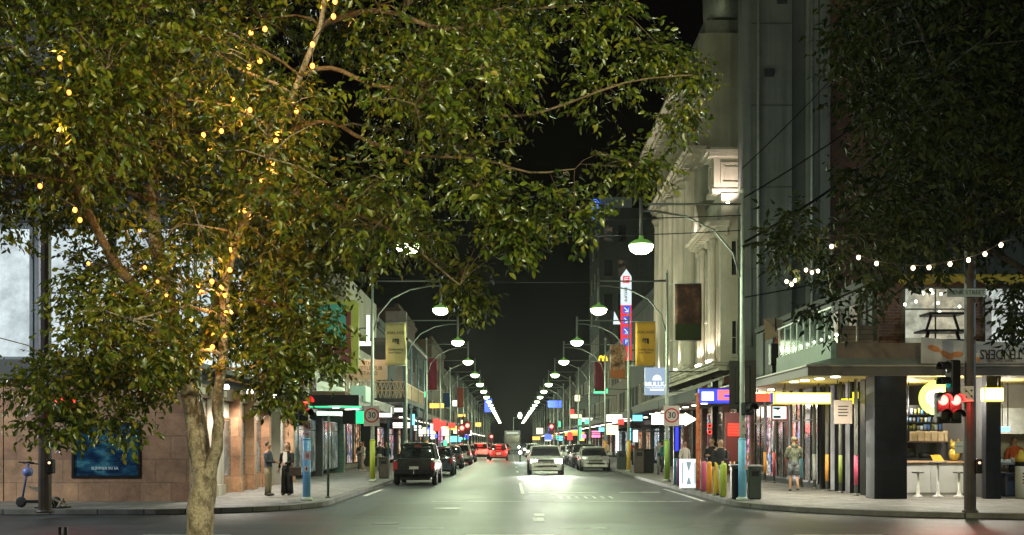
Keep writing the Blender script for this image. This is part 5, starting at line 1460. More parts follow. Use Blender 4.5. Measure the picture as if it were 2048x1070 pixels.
# overhead cables
def cable(label, a, b_, sag, r=.014):
    a, b_ = Vector(a), Vector(b_)
    P = [a.lerp(b_, i/14) - Vector((0, 0, sag*4*(i/14)*(1-i/14))) for i in range(15)]
    single('overhead_cable', MB().tube(P, r, 5, False), M_BLACK, label, 'cable', 'overhead cables')
pole_e = lambda zz: (6.2, 30.7, zz)
cable('overhead cable rising from the sky blue based pole, highest of four', pole_e(9.0), (10.4, 32.0, 13.4), .1)
cable('overhead cable rising across the blank concrete wall, second from the top', pole_e(8.2), (13.6, 34.5, 13.8), .25, .02)
cable('thick overhead cable crossing the blank concrete wall into the dark tree, third from the top', pole_e(7.0), (14.2, 35, 13.0), .35, .035)
cable('overhead cable from the sky blue based pole to the string lights, lowest of four', pole_e(5.55), (13, 33, 7.3), .1, .02)
cable('thin span cable across the street between the two nearest lamp poles', (-5.43, 30.7, 7.7), pole_e(7.75), .1)
cable('thin lower span cable across the street between the two nearest lamp poles', (-5.43, 30.7, 7.45), pole_e(7.35), .2)
cable('thin span cable between the second pair of lamp poles', (-5.43, 45.4, 8.2), (6.2, 45.4, 8.1), .15)
# ------------------------------------------------------------------ vehicles
M_TAIL = mat('tail_lens_dark', (.18, .01, .01), .2); TAILG = glow('tail_light_glow', (1, .04, .03), 9, False); TAILD = glow('tail_light_dim', (.5, .012, .012), .07, False)
HEADOFF = mat('headlight_lens', (.45, .46, .45), .1, .3); HEADG = glow('headlight_glow', (.95, .97, 1), 40, False)
M_CHROME = mat('bright_trim', (.5, .5, .5), .2, .9, .1); M_PLATE = mat('number_plate', (.6, .55, .5), .5, 0, .05)
M_CARGLASS = mat('car_glass', (.015, .017, .018), .06, 0, .1, 1, spec=.8)
def paint(n, c): return mat('car_paint_' + n, c, .28, .25, .06, 3, 0, .5, .6)
def loft(rings, closed=True):
    mb = MB(); n = len(rings[0])
    vs = [p for r in rings for p in r]
    fs = [(i*n+k, i*n+(k+1) % n, (i+1)*n+(k+1) % n, (i+1)*n+k) for i in range(len(rings)-1) for k in range(n)]
    mb.add(vs, fs, True)
    mb.add(rings[0], [tuple(reversed(range(n)))]); mb.add(rings[-1], [tuple(range(n))])
    return mb
STY = {   # (fraction of length from the tail, shoulder height / overall height); glass: base tail, base nose, roof tail, roof nose
 'sedan': (((0, .56, .80), (.03, .63, .93), (.12, .665, 1), (.3, .665, 1), (.62, .645, 1), (.75, .62, .99), (.93, .53, .93), (.985, .46, .84), (1, .42, .74)), (.13, .735, .27, .56)),
 'hatch': (((0, .58, .84), (.03, .66, .95), (.12, .67, 1), (.3, .665, 1), (.62, .645, 1), (.75, .62, .99), (.93, .54, .94), (.985, .48, .86), (1, .42, .76)), (.035, .745, .11, .56)),
 'suv': (((0, .58, .88), (.03, .64, .97), (.12, .66, 1), (.3, .66, 1), (.62, .65, 1), (.75, .64, .99), (.93, .60, .95), (.985, .52, .9), (1, .44, .82)), (.03, .76, .09, .60)),
 'ute': (((0, .60, .95), (.015, .61, .98), (.1, .61, 1), (.38, .61, 1), (.62, .615, 1), (.78, .60, .99), (.94, .57, .96), (.985, .50, .9), (1, .42, .82)), (.385, .80, .43, .65)),
}
def car(name, label, style, L, Wd, H, pm, loc, rotz, tail=None, head=None, plate=True, cat='car', group=None):
    t = thing(name, label, cat, (0, 0, 0), group)
    st, gl = STY[style]
    hw = Wd/2; z0 = .2 if style != 'ute' else .34
    rings = []
    for f, s, w in st:
        y = -L/2+f*L; zs = s*H; w_ = hw*w; zb = z0 + (.12 if f in (0, 1) else .04 if f in (.03, .985, .015) else 0)
        half = [(w_*.80, zb), (w_*.95, zb+.06), (w_*.995, zb+(zs-zb)*.4), (w_, zb+(zs-zb)*.62), (w_*.975, zs-.10), (w_*.94, zs-.03), (w_*.86, zs), (w_*.4, zs+.02)]
        rings.append([(x, y, z_) for x, z_ in half] + [(-x, y, z_) for x, z_ in reversed(half)])
    loft(rings).build('body', pm, t)
    zsh = .655*H if style != 'ute' else .61*H
    yb0, yb1, yt0, yt1 = [-L/2+f*L for f in gl]
    gr = []
    for y, zt, k in ((yb0, zsh-.02, 0), (yt0, H-.03, 1), ((yt0+yt1)/2, H, 1), (yt1, H-.03, 1), (yb1, zsh-.06, 0)):
        if k: half = [(hw*.93, zsh-.04), (hw*.90, zsh+.05), (hw*.77, zt-.07), (hw*.68, zt-.01), (hw*.3, zt)]
        else: half = [(hw*.90, zsh-.05), (hw*.89, zsh-.04), (hw*.87, zsh-.03), (hw*.8, zt), (hw*.3, zt+.01)]
        gr.append([(x, y, z_) for x, z_ in half] + [(-x, y, z_) for x, z_ in reversed(half)])
    loft(gr).build('window_glass', M_CARGLASS, t)
    rf = []
    for y, dz in ((yt0-.03, -.005), (yt0+.1, .012), ((yt0+yt1)/2, .022), (yt1-.1, .012), (yt1+.03, -.005)):
        zt = H-.02+dz
        half = [(hw*.775, zt-.065), (hw*.70, zt), (hw*.3, zt+.022)]
        rf.append([(x, y, z_) for x, z_ in half] + [(-x, y, z_) for x, z_ in reversed(half)])
    loft(rf).build('roof', pm, t)
    for s_ in (-1, 1):
        ym = (yt0+yt1)/2-.05
        MB().obox((s_*hw*.885, yb1-.02, zsh-.03), (s_*hw*.745, yt1, H-.07), .06, .05).build('pillar', pm, t)
        MB().obox((s_*hw*.885, yb0+.04, zsh-.03), (s_*hw*.745, yt0, H-.07), .08, .06).build('pillar', pm, t)
        MB().obox((s_*hw*.935, ym, zsh-.04), (s_*hw*.785, ym, H-.07), .07, .03, (0, 1, 0)).build('pillar', pm, t)
    R_ = .33 if style in ('sedan', 'hatch') else .37
    for s_ in (-1, 1):
        for yy in (-L/2+L*.19, L/2-L*.185):
            tw = .2
            x1 = s_*(hw+.012)
            wh = MB().lathe([(R_*.62, -tw/2), (R_*.9, -tw/2), (R_, -tw/2+.03), (R_, tw/2-.03), (R_*.9, tw/2), (R_*.62, tw/2)], (x1-s_*tw/2, yy, R_), 20, 'x').build('wheel', M_RUBBER, t)
            rm = MB().lathe([(R_*.63, -.02), (R_*.6, .01), (R_*.2, -.01), (R_*.18, .02), (.01, .025)] if s_ > 0 else [(.01, -.025), (R_*.18, -.02), (R_*.2, .01), (R_*.6, -.01), (R_*.63, .02)], (x1-s_*.02, yy, R_), 18, 'x')
            rm.build('rim', M_CHROME, wh)
            ar = MB()
            n = 10
            for q in range(n):
                a0, a1 = R(-8+196*q/n), R(-8+196*(q+1)/n)
                ro, ri = R_*1.22, R_*1.05
                P = lambda a, r, x: (x, yy+r*math.cos(a), R_+r*math.sin(a))
                xo, xi = s_*(hw+.004), s_*(hw-.12)
                ar.add([P(a0, ri, xo), P(a1, ri, xo), P(a1, ro, xo), P(a0, ro, xo), P(a0, ri, xi), P(a1, ri, xi)], [(0, 1, 2, 3), (0, 4, 5, 1)])
            ar.build('wheel_arch', M_BLACK, t)
        # mirrors
        mm = MB().bbox(s_*hw*.96, yb1-.22, zsh+.02, s_*(hw+.17), yb1-.10, zsh+.16, .03).build('wing_mirror', pm, t)
        zt = zsh*.92
        tl = MB()
        if style == 'ute': tl.bbox(s_*hw*.80, -L/2-.012, zt-.34, s_*hw*.965, -L/2+.07, zt+.0, .015)
        elif style == 'sedan': tl.bbox(s_*hw*.52, -L/2+.0, zt-.24, s_*hw*.90, -L/2+.12, zt-.08, .015)
        else: tl.bbox(s_*hw*.68, -L/2+.0, zt-.26, s_*hw*.935, -L/2+.13, zt+.02, .015)
        tl.build('tail_light', tail or M_TAIL, t)
        zh = st[-2][1]*H*.93
        MB().bbox(s_*hw*.50, L/2-.16, zh-.10, s_*hw*.86, L/2-.015, zh+.06, .02).build('headlight', head or HEADOFF, t)
    MB().bbox(-hw*.92, -L/2-.05, z0+.1, hw*.92, -L/2+.08, z0+.30, .03).build('rear_bumper', M_BLACK if style in ('ute', 'suv') else pm, t)
    MB().bbox(-hw*.82, L/2-.10, z0+.04, hw*.82, L/2+.04, z0+.20, .03).build('front_bumper', pm, t)
    gz = st[-2][1]*H*.93
    g_ = MB()
    for k in range(4): g_.box(-hw*.45, L/2-.02, gz-.13+k*.045, hw*.45, L/2+.012, gz-.105+k*.045)
    g_.box(-hw*.47, L/2-.05, gz-.16, hw*.47, L/2-.022, gz+.06).box(-hw*.6, L/2-.06, z0+.21, hw*.6, L/2+.0, z0+.30)
    g_.build('grille', M_BLACK, t)
    if plate:
        zp = z0+.36 if style == 'ute' else zsh*.62
        MB().box(-.18, -L/2-.062, zp-.055, .18, -L/2-.05, zp+.055).build('number_plate', M_PLATE, t)
        MB().box(-.18, L/2+.045, z0+.10, .18, L/2+.055, z0+.19).build('number_plate', M_PLATE, t)
    dh = MB()
    for s_ in (-1, 1):
        for yy in ((yt0+yt1)/2-.15, (yt0+yt1)/2+.75): dh.bbox(s_*hw*.98, yy, zsh-.14, s_*(hw+.02), yy+.18, zsh-.11, .006)
    dh.build('door_handle', M_CHROME, t)
    if style == 'ute':
        hz = .61*H
        MB().box(-hw*.80, -L/2+.08, hz+.0, hw*.80, -L/2+L*.37, hz+.035).build('tonneau_cover', M_BLACK, t)
        MB().bbox(-hw*.78, -L/2-.022, hz-.50, hw*.78, -L/2+.02, hz-.02, .012).build('tailgate', pm, t)
        MB().box(-.16, -L/2-.04, hz-.12, .16, -L/2-.024, hz-.07).build('tailgate_handle', M_BLACK, t)
        MB().box(-.14, -L/2+L*.385-.05, H-.14, .14, -L/2+L*.41, H-.10).build('brake_light', TAILD, t)
        MB().tube([(0, -L/2-.03, z0+.12), (0, -L/2-.15, z0+.12), (0, -L/2-.15, z0+.2)], .03, 8).ball((0, -L/2-.15, z0+.23), .04, 8, 6).build('tow_ball', M_CHROME, t)
        MB().box(-hw*.7, -L/2+.2, .22, hw*.7, L/2-.3, .36).build('chassis', M_BLACK, t)
        sb = MB()
        for s_ in (-1, 1): sb.tube([(s_*hw*.72, -L/2+L*.30, hz), (s_*hw*.66, -L/2+L*.34, H-.28), (s_*hw*.5, -L/2+L*.35, H-.2)], .03, 8)
        sb.tube([(-hw*.5, -L/2+L*.35, H-.2), (hw*.5, -L/2+L*.35, H-.2)], .03, 8).build('sports_bar', M_BLACK, t)
    elif style in ('hatch', 'suv'):
        MB().box(-.25, yb0+.0, H-.10, .25, yb0+.10+.12, H-.075).build('brake_light', tail if tail is TAILG else TAILD, t)
        MB().box(-hw*.3, -L/2-.01, zsh*.62+.08, hw*.3, -L/2+.03, zsh*.62+.12).build('boot_trim', M_CHROME, t)
    if head is HEADG:
        for s_ in (-1, 1): lamp('headlight_beam', 'SPOT', (s_*hw*.68, L/2+.06, gz), 2600, (1, .96, .85), t, .07, (s_*hw*.68, L/2+8.0, -.0), 75, .9)
    if tail is TAILG:
        for s_ in (-1, 1): lamp('tail_glow', 'POINT', (s_*hw*.8, -L/2-.25, zsh*.9), 90, (1, .04, .03), t, .1)
    t.location = loc; t.rotation_euler = (0, 0, rotz)
    return t
P_BLK = paint('black', (.012, .012, .013)); P_CHAR = paint('charcoal', (.05, .052, .055)); P_SIL = paint('silver', (.42, .42, .40)); P_WHT = paint('white', (.55, .55, .53)); P_RED = paint('red', (.13, .01, .01)); P_BLU = paint('dark_blue', (.03, .04, .07))
car('pickup_truck', 'black pickup truck parked at the kerb beside the yellow green pole', 'ute', 4.85, 1.66, 1.66, P_BLK, (-3.72, 47.0, 0), 0, TAILD, cat='pickup truck')
car('parked_car', 'dark blue hatchback parked just in front of the black pickup truck', 'hatch', 4.1, 1.66, 1.45, P_BLU, (-3.68, 59.7, 0), 0, TAILD, group='parked cars on the west kerb')
car('parked_car', 'silver hatchback with a pink reflection parked third along the west kerb', 'suv', 4.3, 1.72, 1.55, P_SIL, (-3.75, 86.5, 0), 0, TAILD, group='parked cars on the west kerb')
car('parked_car', 'charcoal hatchback between the dark blue and the silver parked cars', 'hatch', 4.1, 1.66, 1.45, P_CHAR, (-3.9, 75.0, 0), 0, TAILD, group='parked cars on the west kerb')
car('parked_car', 'black car parked past the silver hatchback on the west kerb', 'hatch', 4.1, 1.68, 1.45, P_BLK, (-3.7, 98, 0), 0, TAILD, group='parked cars on the west kerb')
car('moving_car', 'pale car with glowing red tail lights pulling away at the west kerb', 'suv', 4.3, 1.72, 1.6, P_SIL, (-2.95, 115, 0), 0, TAILG)
car('moving_car', 'red glowing car with bright brake lights driving away in the middle', 'hatch', 4.1, 1.7, 1.48, P_RED, (-1.05, 107, 0), 0, TAILG)
car('oncoming_car', 'pale oncoming hatchback with bright headlights in the middle of the street', 'suv', 4.3, 1.84, 1.52, P_WHT, (1.86, 61.2, 0), math.pi, None, HEADG)
car('parked_car', 'silver sedan parked facing the crossing at the east kerb', 'sedan', 4.4, 1.74, 1.42, P_SIL, (4.95, 68.6, 0), math.pi, group='parked cars on the east kerb')
car('parked_car', 'black wagon parked right behind the silver sedan', 'suv', 4.4, 1.74, 1.55, P_BLK, (4.95, 77.2, 0), math.pi, group='parked cars on the east kerb')
car('parked_car', 'charcoal hatchback two cars behind the silver sedan', 'hatch', 4.1, 1.7, 1.45, P_CHAR, (4.9, 86.5, 0), math.pi, group='parked cars on the east kerb')
car('parked_car', 'white hatchback furthest of the parked cars at the east kerb', 'hatch', 4.1, 1.7, 1.45, P_WHT, (4.9, 96.5, 0), math.pi, group='parked cars on the east kerb')
HEADF = glow('headlight_far_glow', (.9, .95, 1), 30, False); TAILF = glow('tail_light_far_glow', (1, .05, .03), 14, False)
for k, (x_, y_, st_, pm_, hd_, tl_, lab) in enumerate(((-1.1, 132, 'hatch', P_CHAR, None, TAILF, 'dark car with glowing tail lights beyond the red brake lit car'), (-3.0, 139, 'suv', P_BLU, None, TAILF, 'dark wagon with glowing tail lights far along the west kerb lane'), (-.9, 158, 'suv', P_RED, None, TAILF, 'small red car with glowing tail lights ahead of the distant traffic'), (-3.0, 182, 'hatch', P_BLK, None, TAILF, 'tiny black car with tail lights furthest along the west lane'), (2.6, 128, 'hatch', P_SIL, HEADF, None, 'small silver oncoming car with lit headlights behind the pale hatchback'), (2.5, 150, 'suv', P_CHAR, HEADF, None, 'small dark oncoming car with lit headlights right of the bus'))):
    car('distant_car', lab, st_, 4.2, 1.72, 1.5, pm_, (x_, y_, 0), math.pi if hd_ else 0, tl_, hd_, group='distant cars in traffic')
# bus far down the street
t = thing('oncoming_bus', 'pale oncoming bus with a dark windscreen far down the street', 'bus', (.35, 167, 0))
MB().bbox(-.85, 167, .4, 1.55, 178, 3.4, .12).build('body', paint('dull_grey', (.12, .12, .12)), t)
MB().bbox(-.72, 166.95, 1.55, 1.42, 167.03, 2.7, .03).build('windscreen', M_CARGLASS, t)
MB().bbox(-.5, 166.93, 2.85, 1.2, 166.99, 3.15, .02).build('destination_display', glow('display_off_white', (.6, .62, .6), .5, False), t)
for x in (-.6, 1.3):
    MB().lathe([(.02, -.06), (.14, -.04), (.15, .02)], (x, 167, .95), 12, 'y').build('headlight', HEADG, t)
    MB().lathe([(.25, -.12), (.48, -.1), (.48, .1), (.25, .12)], (x, 169, .48), 14, 'x').build('wheel', M_RUBBER, t)
    MB().bbox(x+(.3 if x > 0 else -.45), 166.8, 1.9, x+(.45 if x > 0 else -.3), 166.95, 2.3, .02).build('wing_mirror', M_BLACK, t)
# oncoming motorcycle
t = thing('motorcycle', 'oncoming motorcycle with a single bright headlight left of the pale hatchback', 'motorcycle', (.88, 100, 0))
for yy in (99.3, 100.7): MB().lathe([(.2, -.06), (.31, -.04), (.31, .04), (.2, .06)], (.88, yy, .31), 16, 'x').build('wheel', M_RUBBER, t)
MB().ball((.88, 100.1, .72), (.16, .42, .2), 10, 7).ball((.88, 100.55, .78), (.14, .35, .09), 10, 6).tube([(.88, 99.3, .31), (.88, 99.55, .9)], .04, 8).tube([(.88, 100.7, .31), (.88, 100.1, .6)], .04, 8).build('body', P_BLK, t)
MB().tube([(.53, 99.7, 1.0), (.88, 99.6, .98), (1.23, 99.7, 1.0)], .02, 8).build('handlebar', M_DSTEEL, t)
MB().lathe([(.02, -.08), (.11, -.05), (.12, .05)], (.88, 99.42, .80), 14, 'y').build('headlight', HEADG, t)
lamp('headlight_beam', 'SPOT', (.88, 99.2, .8), 500, (.85, .97, 1), t, .06, (.88, 90, 0), 60, .8)

# ------------------------------------------------------------------ people
SKIN = mat('skin', (.42, .24, .16), .55, 0, .08, 8); SKIN2 = mat('skin_tan', (.36, .19, .11), .55, 0, .08, 8)
def skinned(name, V, E, m, parent, sub=2):
    me = bpy.data.meshes.new(name)
    me.from_pydata([v[0] for v in V], E, [])
    me.materials.append(m)
    o = bpy.data.objects.new(name, me); link(o)
    if parent: o.parent = parent
    md = o.modifiers.new('skin', 'SKIN'); md.use_smooth_shade = True; md.branch_smoothing = .6
    if not me.skin_vertices: me.skin_vertices.new()
    for i, v in enumerate(V):
        r = v[1]
        me.skin_vertices[0].data[i].radius = (r, r) if not hasattr(r, '__len__') else r
        me.skin_vertices[0].data[i].use_root = (i == 0)
    s_ = o.modifiers.new('smooth', 'SUBSURF'); s_.levels = sub; s_.render_levels = sub
    return o
def person(label, loc, rotz, h, top, legs, shoes, hair, arms, legp, skin=SKIN, sleeves=True, shorts=False, longhair=False, wide=False, holding=None, group=None, head_turn=0):
    """figure faces -Y before rotation. arms: two lists (elbow, wrist); legp: two lists (knee, ankle)"""
    t = thing('person', label, 'person', (0, 0, 0), group)
    S_ = h/1.75
    hipz = .92
    V = [((0, .01, .96), .115), ((0, .0, 1.12), .105), ((0, .005, 1.30), .125), ((0, .015, 1.43), .085), ((0, .01, 1.50), .052), ((0, -.005, 1.56), .06), ((0, -.012, 1.63), .085), ((0, -.008, 1.69), .078), ((0, -.002, 1.735), .045)]
    E = [(i, i+1) for i in range(8)]
    for k, s_ in ((0, 1), (1, -1)):
        kn, an = legp[k]
        n = len(V)
        V += [((s_*.09, .01, hipz-.04), .088), (kn, .058), ((kn[0]*.5+an[0]*.5, kn[1]*.5+an[1]*.5+.015, kn[2]*.5+an[2]*.5), .052), (an, .038), ((an[0]*1.03, an[1]-.06, an[2]-.045), .036), ((an[0]*1.06, an[1]-.15, an[2]-.055), .026)]
        E += [(0, n), (n, n+1), (n+1, n+2), (n+2, n+3), (n+3, n+4), (n+4, n+5)]
        el, wr = Vector(arms[k][0]), Vector(arms[k][1])
        n = len(V)
        d = (wr-el).normalized()
        hand = wr + d*.06
        V += [((s_*.15, .015, 1.41), .062), ((s_*.185, .015, 1.36), .052), (tuple(el), .038), (tuple(wr), .026), (tuple(hand), .03)]
        E += [(3, n), (n, n+1), (n+1, n+2), (n+2, n+3), (n+3, n+4)]
        sd = d.cross(Vector((0, 1, 0))); sd = sd.normalized() if sd.length > .1 else Vector((1, 0, 0))
        hn = n+4
        for f, (off, ln) in enumerate(((-.027, .058), (-.009, .07), (.009, .066), (.026, .052))):
            m_ = len(V)
            b0 = hand + d*.035 + sd*off; b1 = b0 + d*ln*.55 + Vector((0, -.008, 0)); b2 = b1 + d*ln*.4 + Vector((0, -.018, 0))
            V += [(tuple(b0), .009), (tuple(b1), .008), (tuple(b2), .006)]
            E += [(hn, m_), (m_, m_+1), (m_+1, m_+2)]
        m_ = len(V)
        b0 = hand - sd*.035 + d*.0; b1 = b0 - sd*.015 + d*.04 + Vector((0, -.01, 0))
        V += [(tuple(b0), .010), (tuple(b1), .008)]; E += [(hn, m_), (m_, m_+1)]
    body = skinned('body', V, E, skin, t)
    fc = MB()
    fc.ball((0, -.1, 1.625), (.014, .022, .022), 8, 6)
    for s_ in (-1, 1): fc.ball((s_*.082, .0, 1.625), (.012, .022, .03), 8, 6)
    fc.build('nose_and_ears', skin, body)
    ey = MB()
    for s_ in (-1, 1): ey.ball((s_*.032, -.086, 1.648), (.011, .008, .008), 8, 5)
    ey.build('eyes', M_TEXTBLK, body)
    MB().ball((0, -.088, 1.578), (.024, .008, .007), 8, 5).build('mouth', mat('lips', (.3, .1, .08), .5), body)
    # clothing: torso rings and sleeves in one garment
    g = MB()
    rr = [(.90, .165, .125), (.98, .165, .125), (1.10, .150, .112), (1.22, .165, .118), (1.34, .185, .122), (1.42, .165, .098), (1.475, .085, .075)]
    rings = [[(a*math.cos(R(q*22.5)), .008+b_*math.sin(R(q*22.5)), z_) for q in range(16)] for z_, a, b_ in rr]
    g.sm and None
    l_ = loft(rings); g.add(l_.v, l_.f, True)
    for k, s_ in ((0, 1), (1, -1)):
        el, wr = Vector(arms[k][0]), Vector(arms[k][1])
        sh = Vector((s_*.165, .012, 1.395))
        pts = [sh, Vector((s_*.195, .014, 1.34)), el] + ([el.lerp(wr, .5), wr] if sleeves else [])
        rads = [.062, .068, .053] + ([.047, .036] if sleeves else [])
        if not sleeves: pts[2] = pts[1].lerp(el, .8)
        g.tube(pts, rads, 10)
        if sleeves: g.ball(el, .053, 8, 6)
    gt = g.build('shirt', top, t)
    p = MB()
    rr = [(.84, .15, .115), (.92, .17, .13), (1.0, .158, .122)]
    rings = [[(a*math.cos(R(q*22.5)), .01+b_*math.sin(R(q*22.5)), z_) for q in range(16)] for z_, a, b_ in rr]
    l_ = loft(rings); p.add(l_.v, l_.f, True)
    for k, s_ in ((0, 1), (1, -1)):
        kn, an = Vector(legp[k][0]), Vector(legp[k][1])
        hip = Vector((s_*.085, .01, .9))
        if shorts: p.tube([hip, hip.lerp(kn, .5), hip.lerp(kn, .95)], [.098, .10, .095], 12)
        else: p.tube([hip, hip.lerp(kn, .5), kn, kn.lerp(an, .5), an + Vector((0, 0, -.03))], [.098, .09, .075, .07, .062] if not wide else [.1, .1, .1, .105, .11], 12)
    p.build('trousers' if not shorts else 'shorts', legs, t)
    for k in (0, 1):
        an = Vector(legp[k][1])
        MB().ball((an.x*1.04, an.y-.06, an.z-.045), (.048, .13, .045), 10, 7).build('shoe', shoes, t)
    hr = MB()
    if hair:
        hr.ball((0, .032, 1.688), (.090, .088, .080), 12, 8)
        if longhair:
            hr.ball((0, .065, 1.55), (.10, .065, .17), 10, 8)
        hr.build('hair', hair, t)
    t.location = loc; t.rotation_euler = (0, 0, rotz); t.scale = (S_, S_, S_)
    ORG[t.name] = Vector((0, 0, 0))
    return t
HANG = [((.245, .03, 1.12), (.26, -.03, .88)), ((-.245, .03, 1.12), (-.26, -.03, .88))]
STAND = [((.1, 0, .5), (.11, .02, .09)), ((-.1, 0, .5), (-.11, .02, .09))]
STEP = [((.09, -.10, .52), (.10, -.08, .09)), ((-.09, -.02, .5), (-.10, .16, .13))]
CROSS = [((.24, -.02, 1.13), (-.03, -.20, 1.16)), ((-.24, -.02, 1.13), (.04, -.22, 1.11))]
HOLD = [((.22, -.02, 1.13), (.03, -.19, 1.05)), ((-.245, .02, 1.12), (-.25, -.06, .9))]
NAVY = mat('navy_grey_cloth', (.045, .055, .075), .85); KHAKI = mat('khaki_cloth', (.22, .17, .11), .85); BLKC = mat('black_cloth', (.012, .012, .014), .85)
WHTC = mat('white_cloth', (.6, .56, .52), .85); HAIRD = mat('dark_hair', (.015, .011, .009), .5); HAIRB = mat('brown_hair', (.07, .03, .018), .5); HAIRL = mat('light_hair', (.35, .28, .18), .6)
CAMO = poster_cloth('camouflage_cloth', [(.38, (.05, .055, .035)), (.5, (.12, .13, .085)), (.6, (.2, .2, .15))], 9)
CAMOG = poster_cloth('grey_camouflage_cloth', [(.38, (.05, .055, .06)), (.5, (.13, .14, .15)), (.6, (.22, .23, .24))], 10)
M_SHOE = mat('dark_shoe', (.03, .022, .018), .6); M_SHOEW = mat('white_shoe', (.5, .5, .5), .6)
p = PX(537, 0, 33.6)
person('man in a navy shirt and khaki trousers with folded arms facing the woman', (p.x, 33.6, .128), R(78), 1.56, NAVY, KHAKI, M_SHOE, HAIRD, CROSS, STAND, SKIN2)
p = PX(574, 0, 33.9)
w_ = person('woman in black with a white blouse and long brown hair carrying a handbag', (p.x, 33.9, .128), R(-18), 1.56, BLKC, BLKC, M_SHOE, HAIRB, HOLD, STAND, SKIN, longhair=True, wide=True)
fr_ = MB()
fr_.add([(-.06, -.135, 1.44), (.06, -.135, 1.44), (.075, -.15, 1.22), (.05, -.15, 1.0), (-.05, -.15, 1.0), (-.075, -.15, 1.22), (-.06, -.10, 1.44), (.06, -.10, 1.44), (.075, -.10, 1.22), (.05, -.10, 1.0), (-.05, -.10, 1.0), (-.075, -.10, 1.22)],
        [(0, 1, 2, 3, 4, 5), (11, 10, 9, 8, 7, 6)] + [(i, (i+1) % 6, 6+(i+1) % 6, 6+i) for i in range(6)])
fr_.build('blouse', WHTC, w_)
c = Vector((p.x, 33.9, .128))
bx = c.x+.29
t = thing('handbag', 'dark brown handbag hanging from the arm of the woman in black', 'handbag', (bx, 33.75, .75))
MB().bbox(bx-.17, 33.68, .70, bx+.17, 33.82, .98, .03).build('bag', mat('dark_brown_leather', (.035, .022, .015), .5), t)
MB().tube([(bx-.1, 33.75, .97), (bx-.07, 33.78, 1.12), (bx-.02, 33.8, 1.15), (bx+.04, 33.78, 1.12), (bx+.1, 33.75, .97)], .012, 6).build('handle', mat('dark_brown_leather', (.035, .022, .015), .5), t)
p = PX(1588, 0, 36.6)
m_ = person('man in a camouflage hoodie and grey shorts walking away past the black pillars', (p.x, 36.6, .128), R(176), 1.74, CAMO, CAMOG, M_SHOE, HAIRL, [((.25, -.02, 1.14), (.17, -.2, 1.05)), ((-.25, -.02, 1.14), (-.17, -.2, 1.05))], STEP, SKIN2, shorts=True)
MB().ball((0, .09, 1.46), (.11, .06, .07), 10, 7).build('hood', CAMO, m_)
p = PX(1441, 0, 33.7)
person('person in a black top and pale trousers standing behind the coloured bollards', (p.x, 33.7, .128), R(10), 1.66, BLKC, mat('pale_trouser_cloth', (.45, .42, .28), .85), BLKC, HAIRD, HOLD, STAND, SKIN)
p = PX(1424, 0, 38)
person('person in dark clothes standing further back beside the red neon loops', (p.x, 38.0, .128), R(-20), 1.7, BLKC, NAVY, M_SHOE, HAIRD, CROSS, STAND, SKIN)
p = PX(1370, 0, 45)
person('person in a white shirt behind the glowing letter box', (p.x, 45, .128), R(30), 1.6, WHTC, NAVY, M_SHOE, HAIRD, HANG, STAND, SKIN)
p = PX(709, 0, 63.5)
person('person in dark clothes by the west shopfronts beside someone in pale trousers', (-8.25, 63.5, .128), R(40), 1.6, BLKC, NAVY, M_SHOEW, HAIRD, HANG, STAND, SKIN)
person('person in a white top and pink brown trousers by the west shopfronts', (-8.0, 62.6, .128), R(-60), 1.58, WHTC, mat('dusty_pink_cloth', (.36, .25, .2), .85), M_SHOEW, HAIRB, CROSS, STEP, SKIN)
person('person in a dark jacket and pale grey trousers beyond the yellow green pole', (-7.25, 64, .128), R(170), 1.6, BLKC, mat('pale_grey_cloth', (.36, .35, .33), .85), M_SHOEW, HAIRD, HANG, STEP, SKIN)
person('dark haired person behind the street bin by the pickup truck', (-6.6, 61.5, .128), R(20), 1.55, BLKC, BLKC, M_SHOE, HAIRD, HANG, STAND, SKIN)
rnd = random.Random(77)
for k, (x, y, nm, c) in enumerate(((7.8, 58, 'teal', (.05, .2, .2)), (8.6, 66, 'grey', (.2, .2, .2)), (8.0, 76, 'red', (.3, .04, .03)), (7.4, 88, 'cream', (.5, .45, .35)), (-6.8, 84, 'olive', (.12, .13, .05)), (-7.2, 98, 'orange', (.5, .18, .04)))):
    person('pedestrian in a %s top far along the %s footpath' % (nm, 'east' if x > 0 else 'west'), (x, y, .128), R(rnd.choice((0, 180, 30, 200))), 1.66, mat(nm + '_top_cloth', c, .85), rnd.choice((BLKC, NAVY, KHAKI)), M_SHOE, HAIRD, HANG, STEP, SKIN, group='pedestrians far along the footpaths')
p = PX(2030, 0, 36.2)
person('cook in an orange top behind the steel bench in the restaurant', (p.x, 36.2, .128), R(-15), 1.72, mat('orange_cloth', (.6, .12, .04), .8), BLKC, M_SHOE, HAIRD, HOLD, STAND, SKIN)

# ------------------------------------------------------------------ street furniture and small things
for k, (px, c, nm) in enumerate(((1352, (.08, .28, .45), 'blue'), (1358, (.32, .1, .28), 'purple'), (1408, (.5, .09, .18), 'raspberry pink'), (1419, (.75, .3, .04), 'orange'), (1433, (.72, .52, .06), 'yellow'), (1447, (.4, .5, .06), 'lime'))):
    D = 6.05*F/(px-1020)
    t = thing('bollard', '%s painted round topped bollard in the coloured row at the east kerb' % nm, 'bollard', (6.05, D, .13), 'coloured bollards at the east kerb')
    MB().lathe([(.09, .13), (.09, 1.02), (.085, 1.06), (.05, 1.10), (.005, 1.115)], (6.05, D, 0), 16).build('post', mat('bollard_' + nm.replace(' ', '_'), c, .45, 0, .12, 6), t)
    MB().lathe([(.13, .129), (.13, .15), (.1, .165)], (6.05, D, 0), 16).build('base_ring', M_DSTEEL, t)
D = 6.12*F/(1396-1020)
t = thing('painted_post', 'tall weathered red orange painted post between the glowing letter box and the bollards', 'post', (6.12, D, .13))
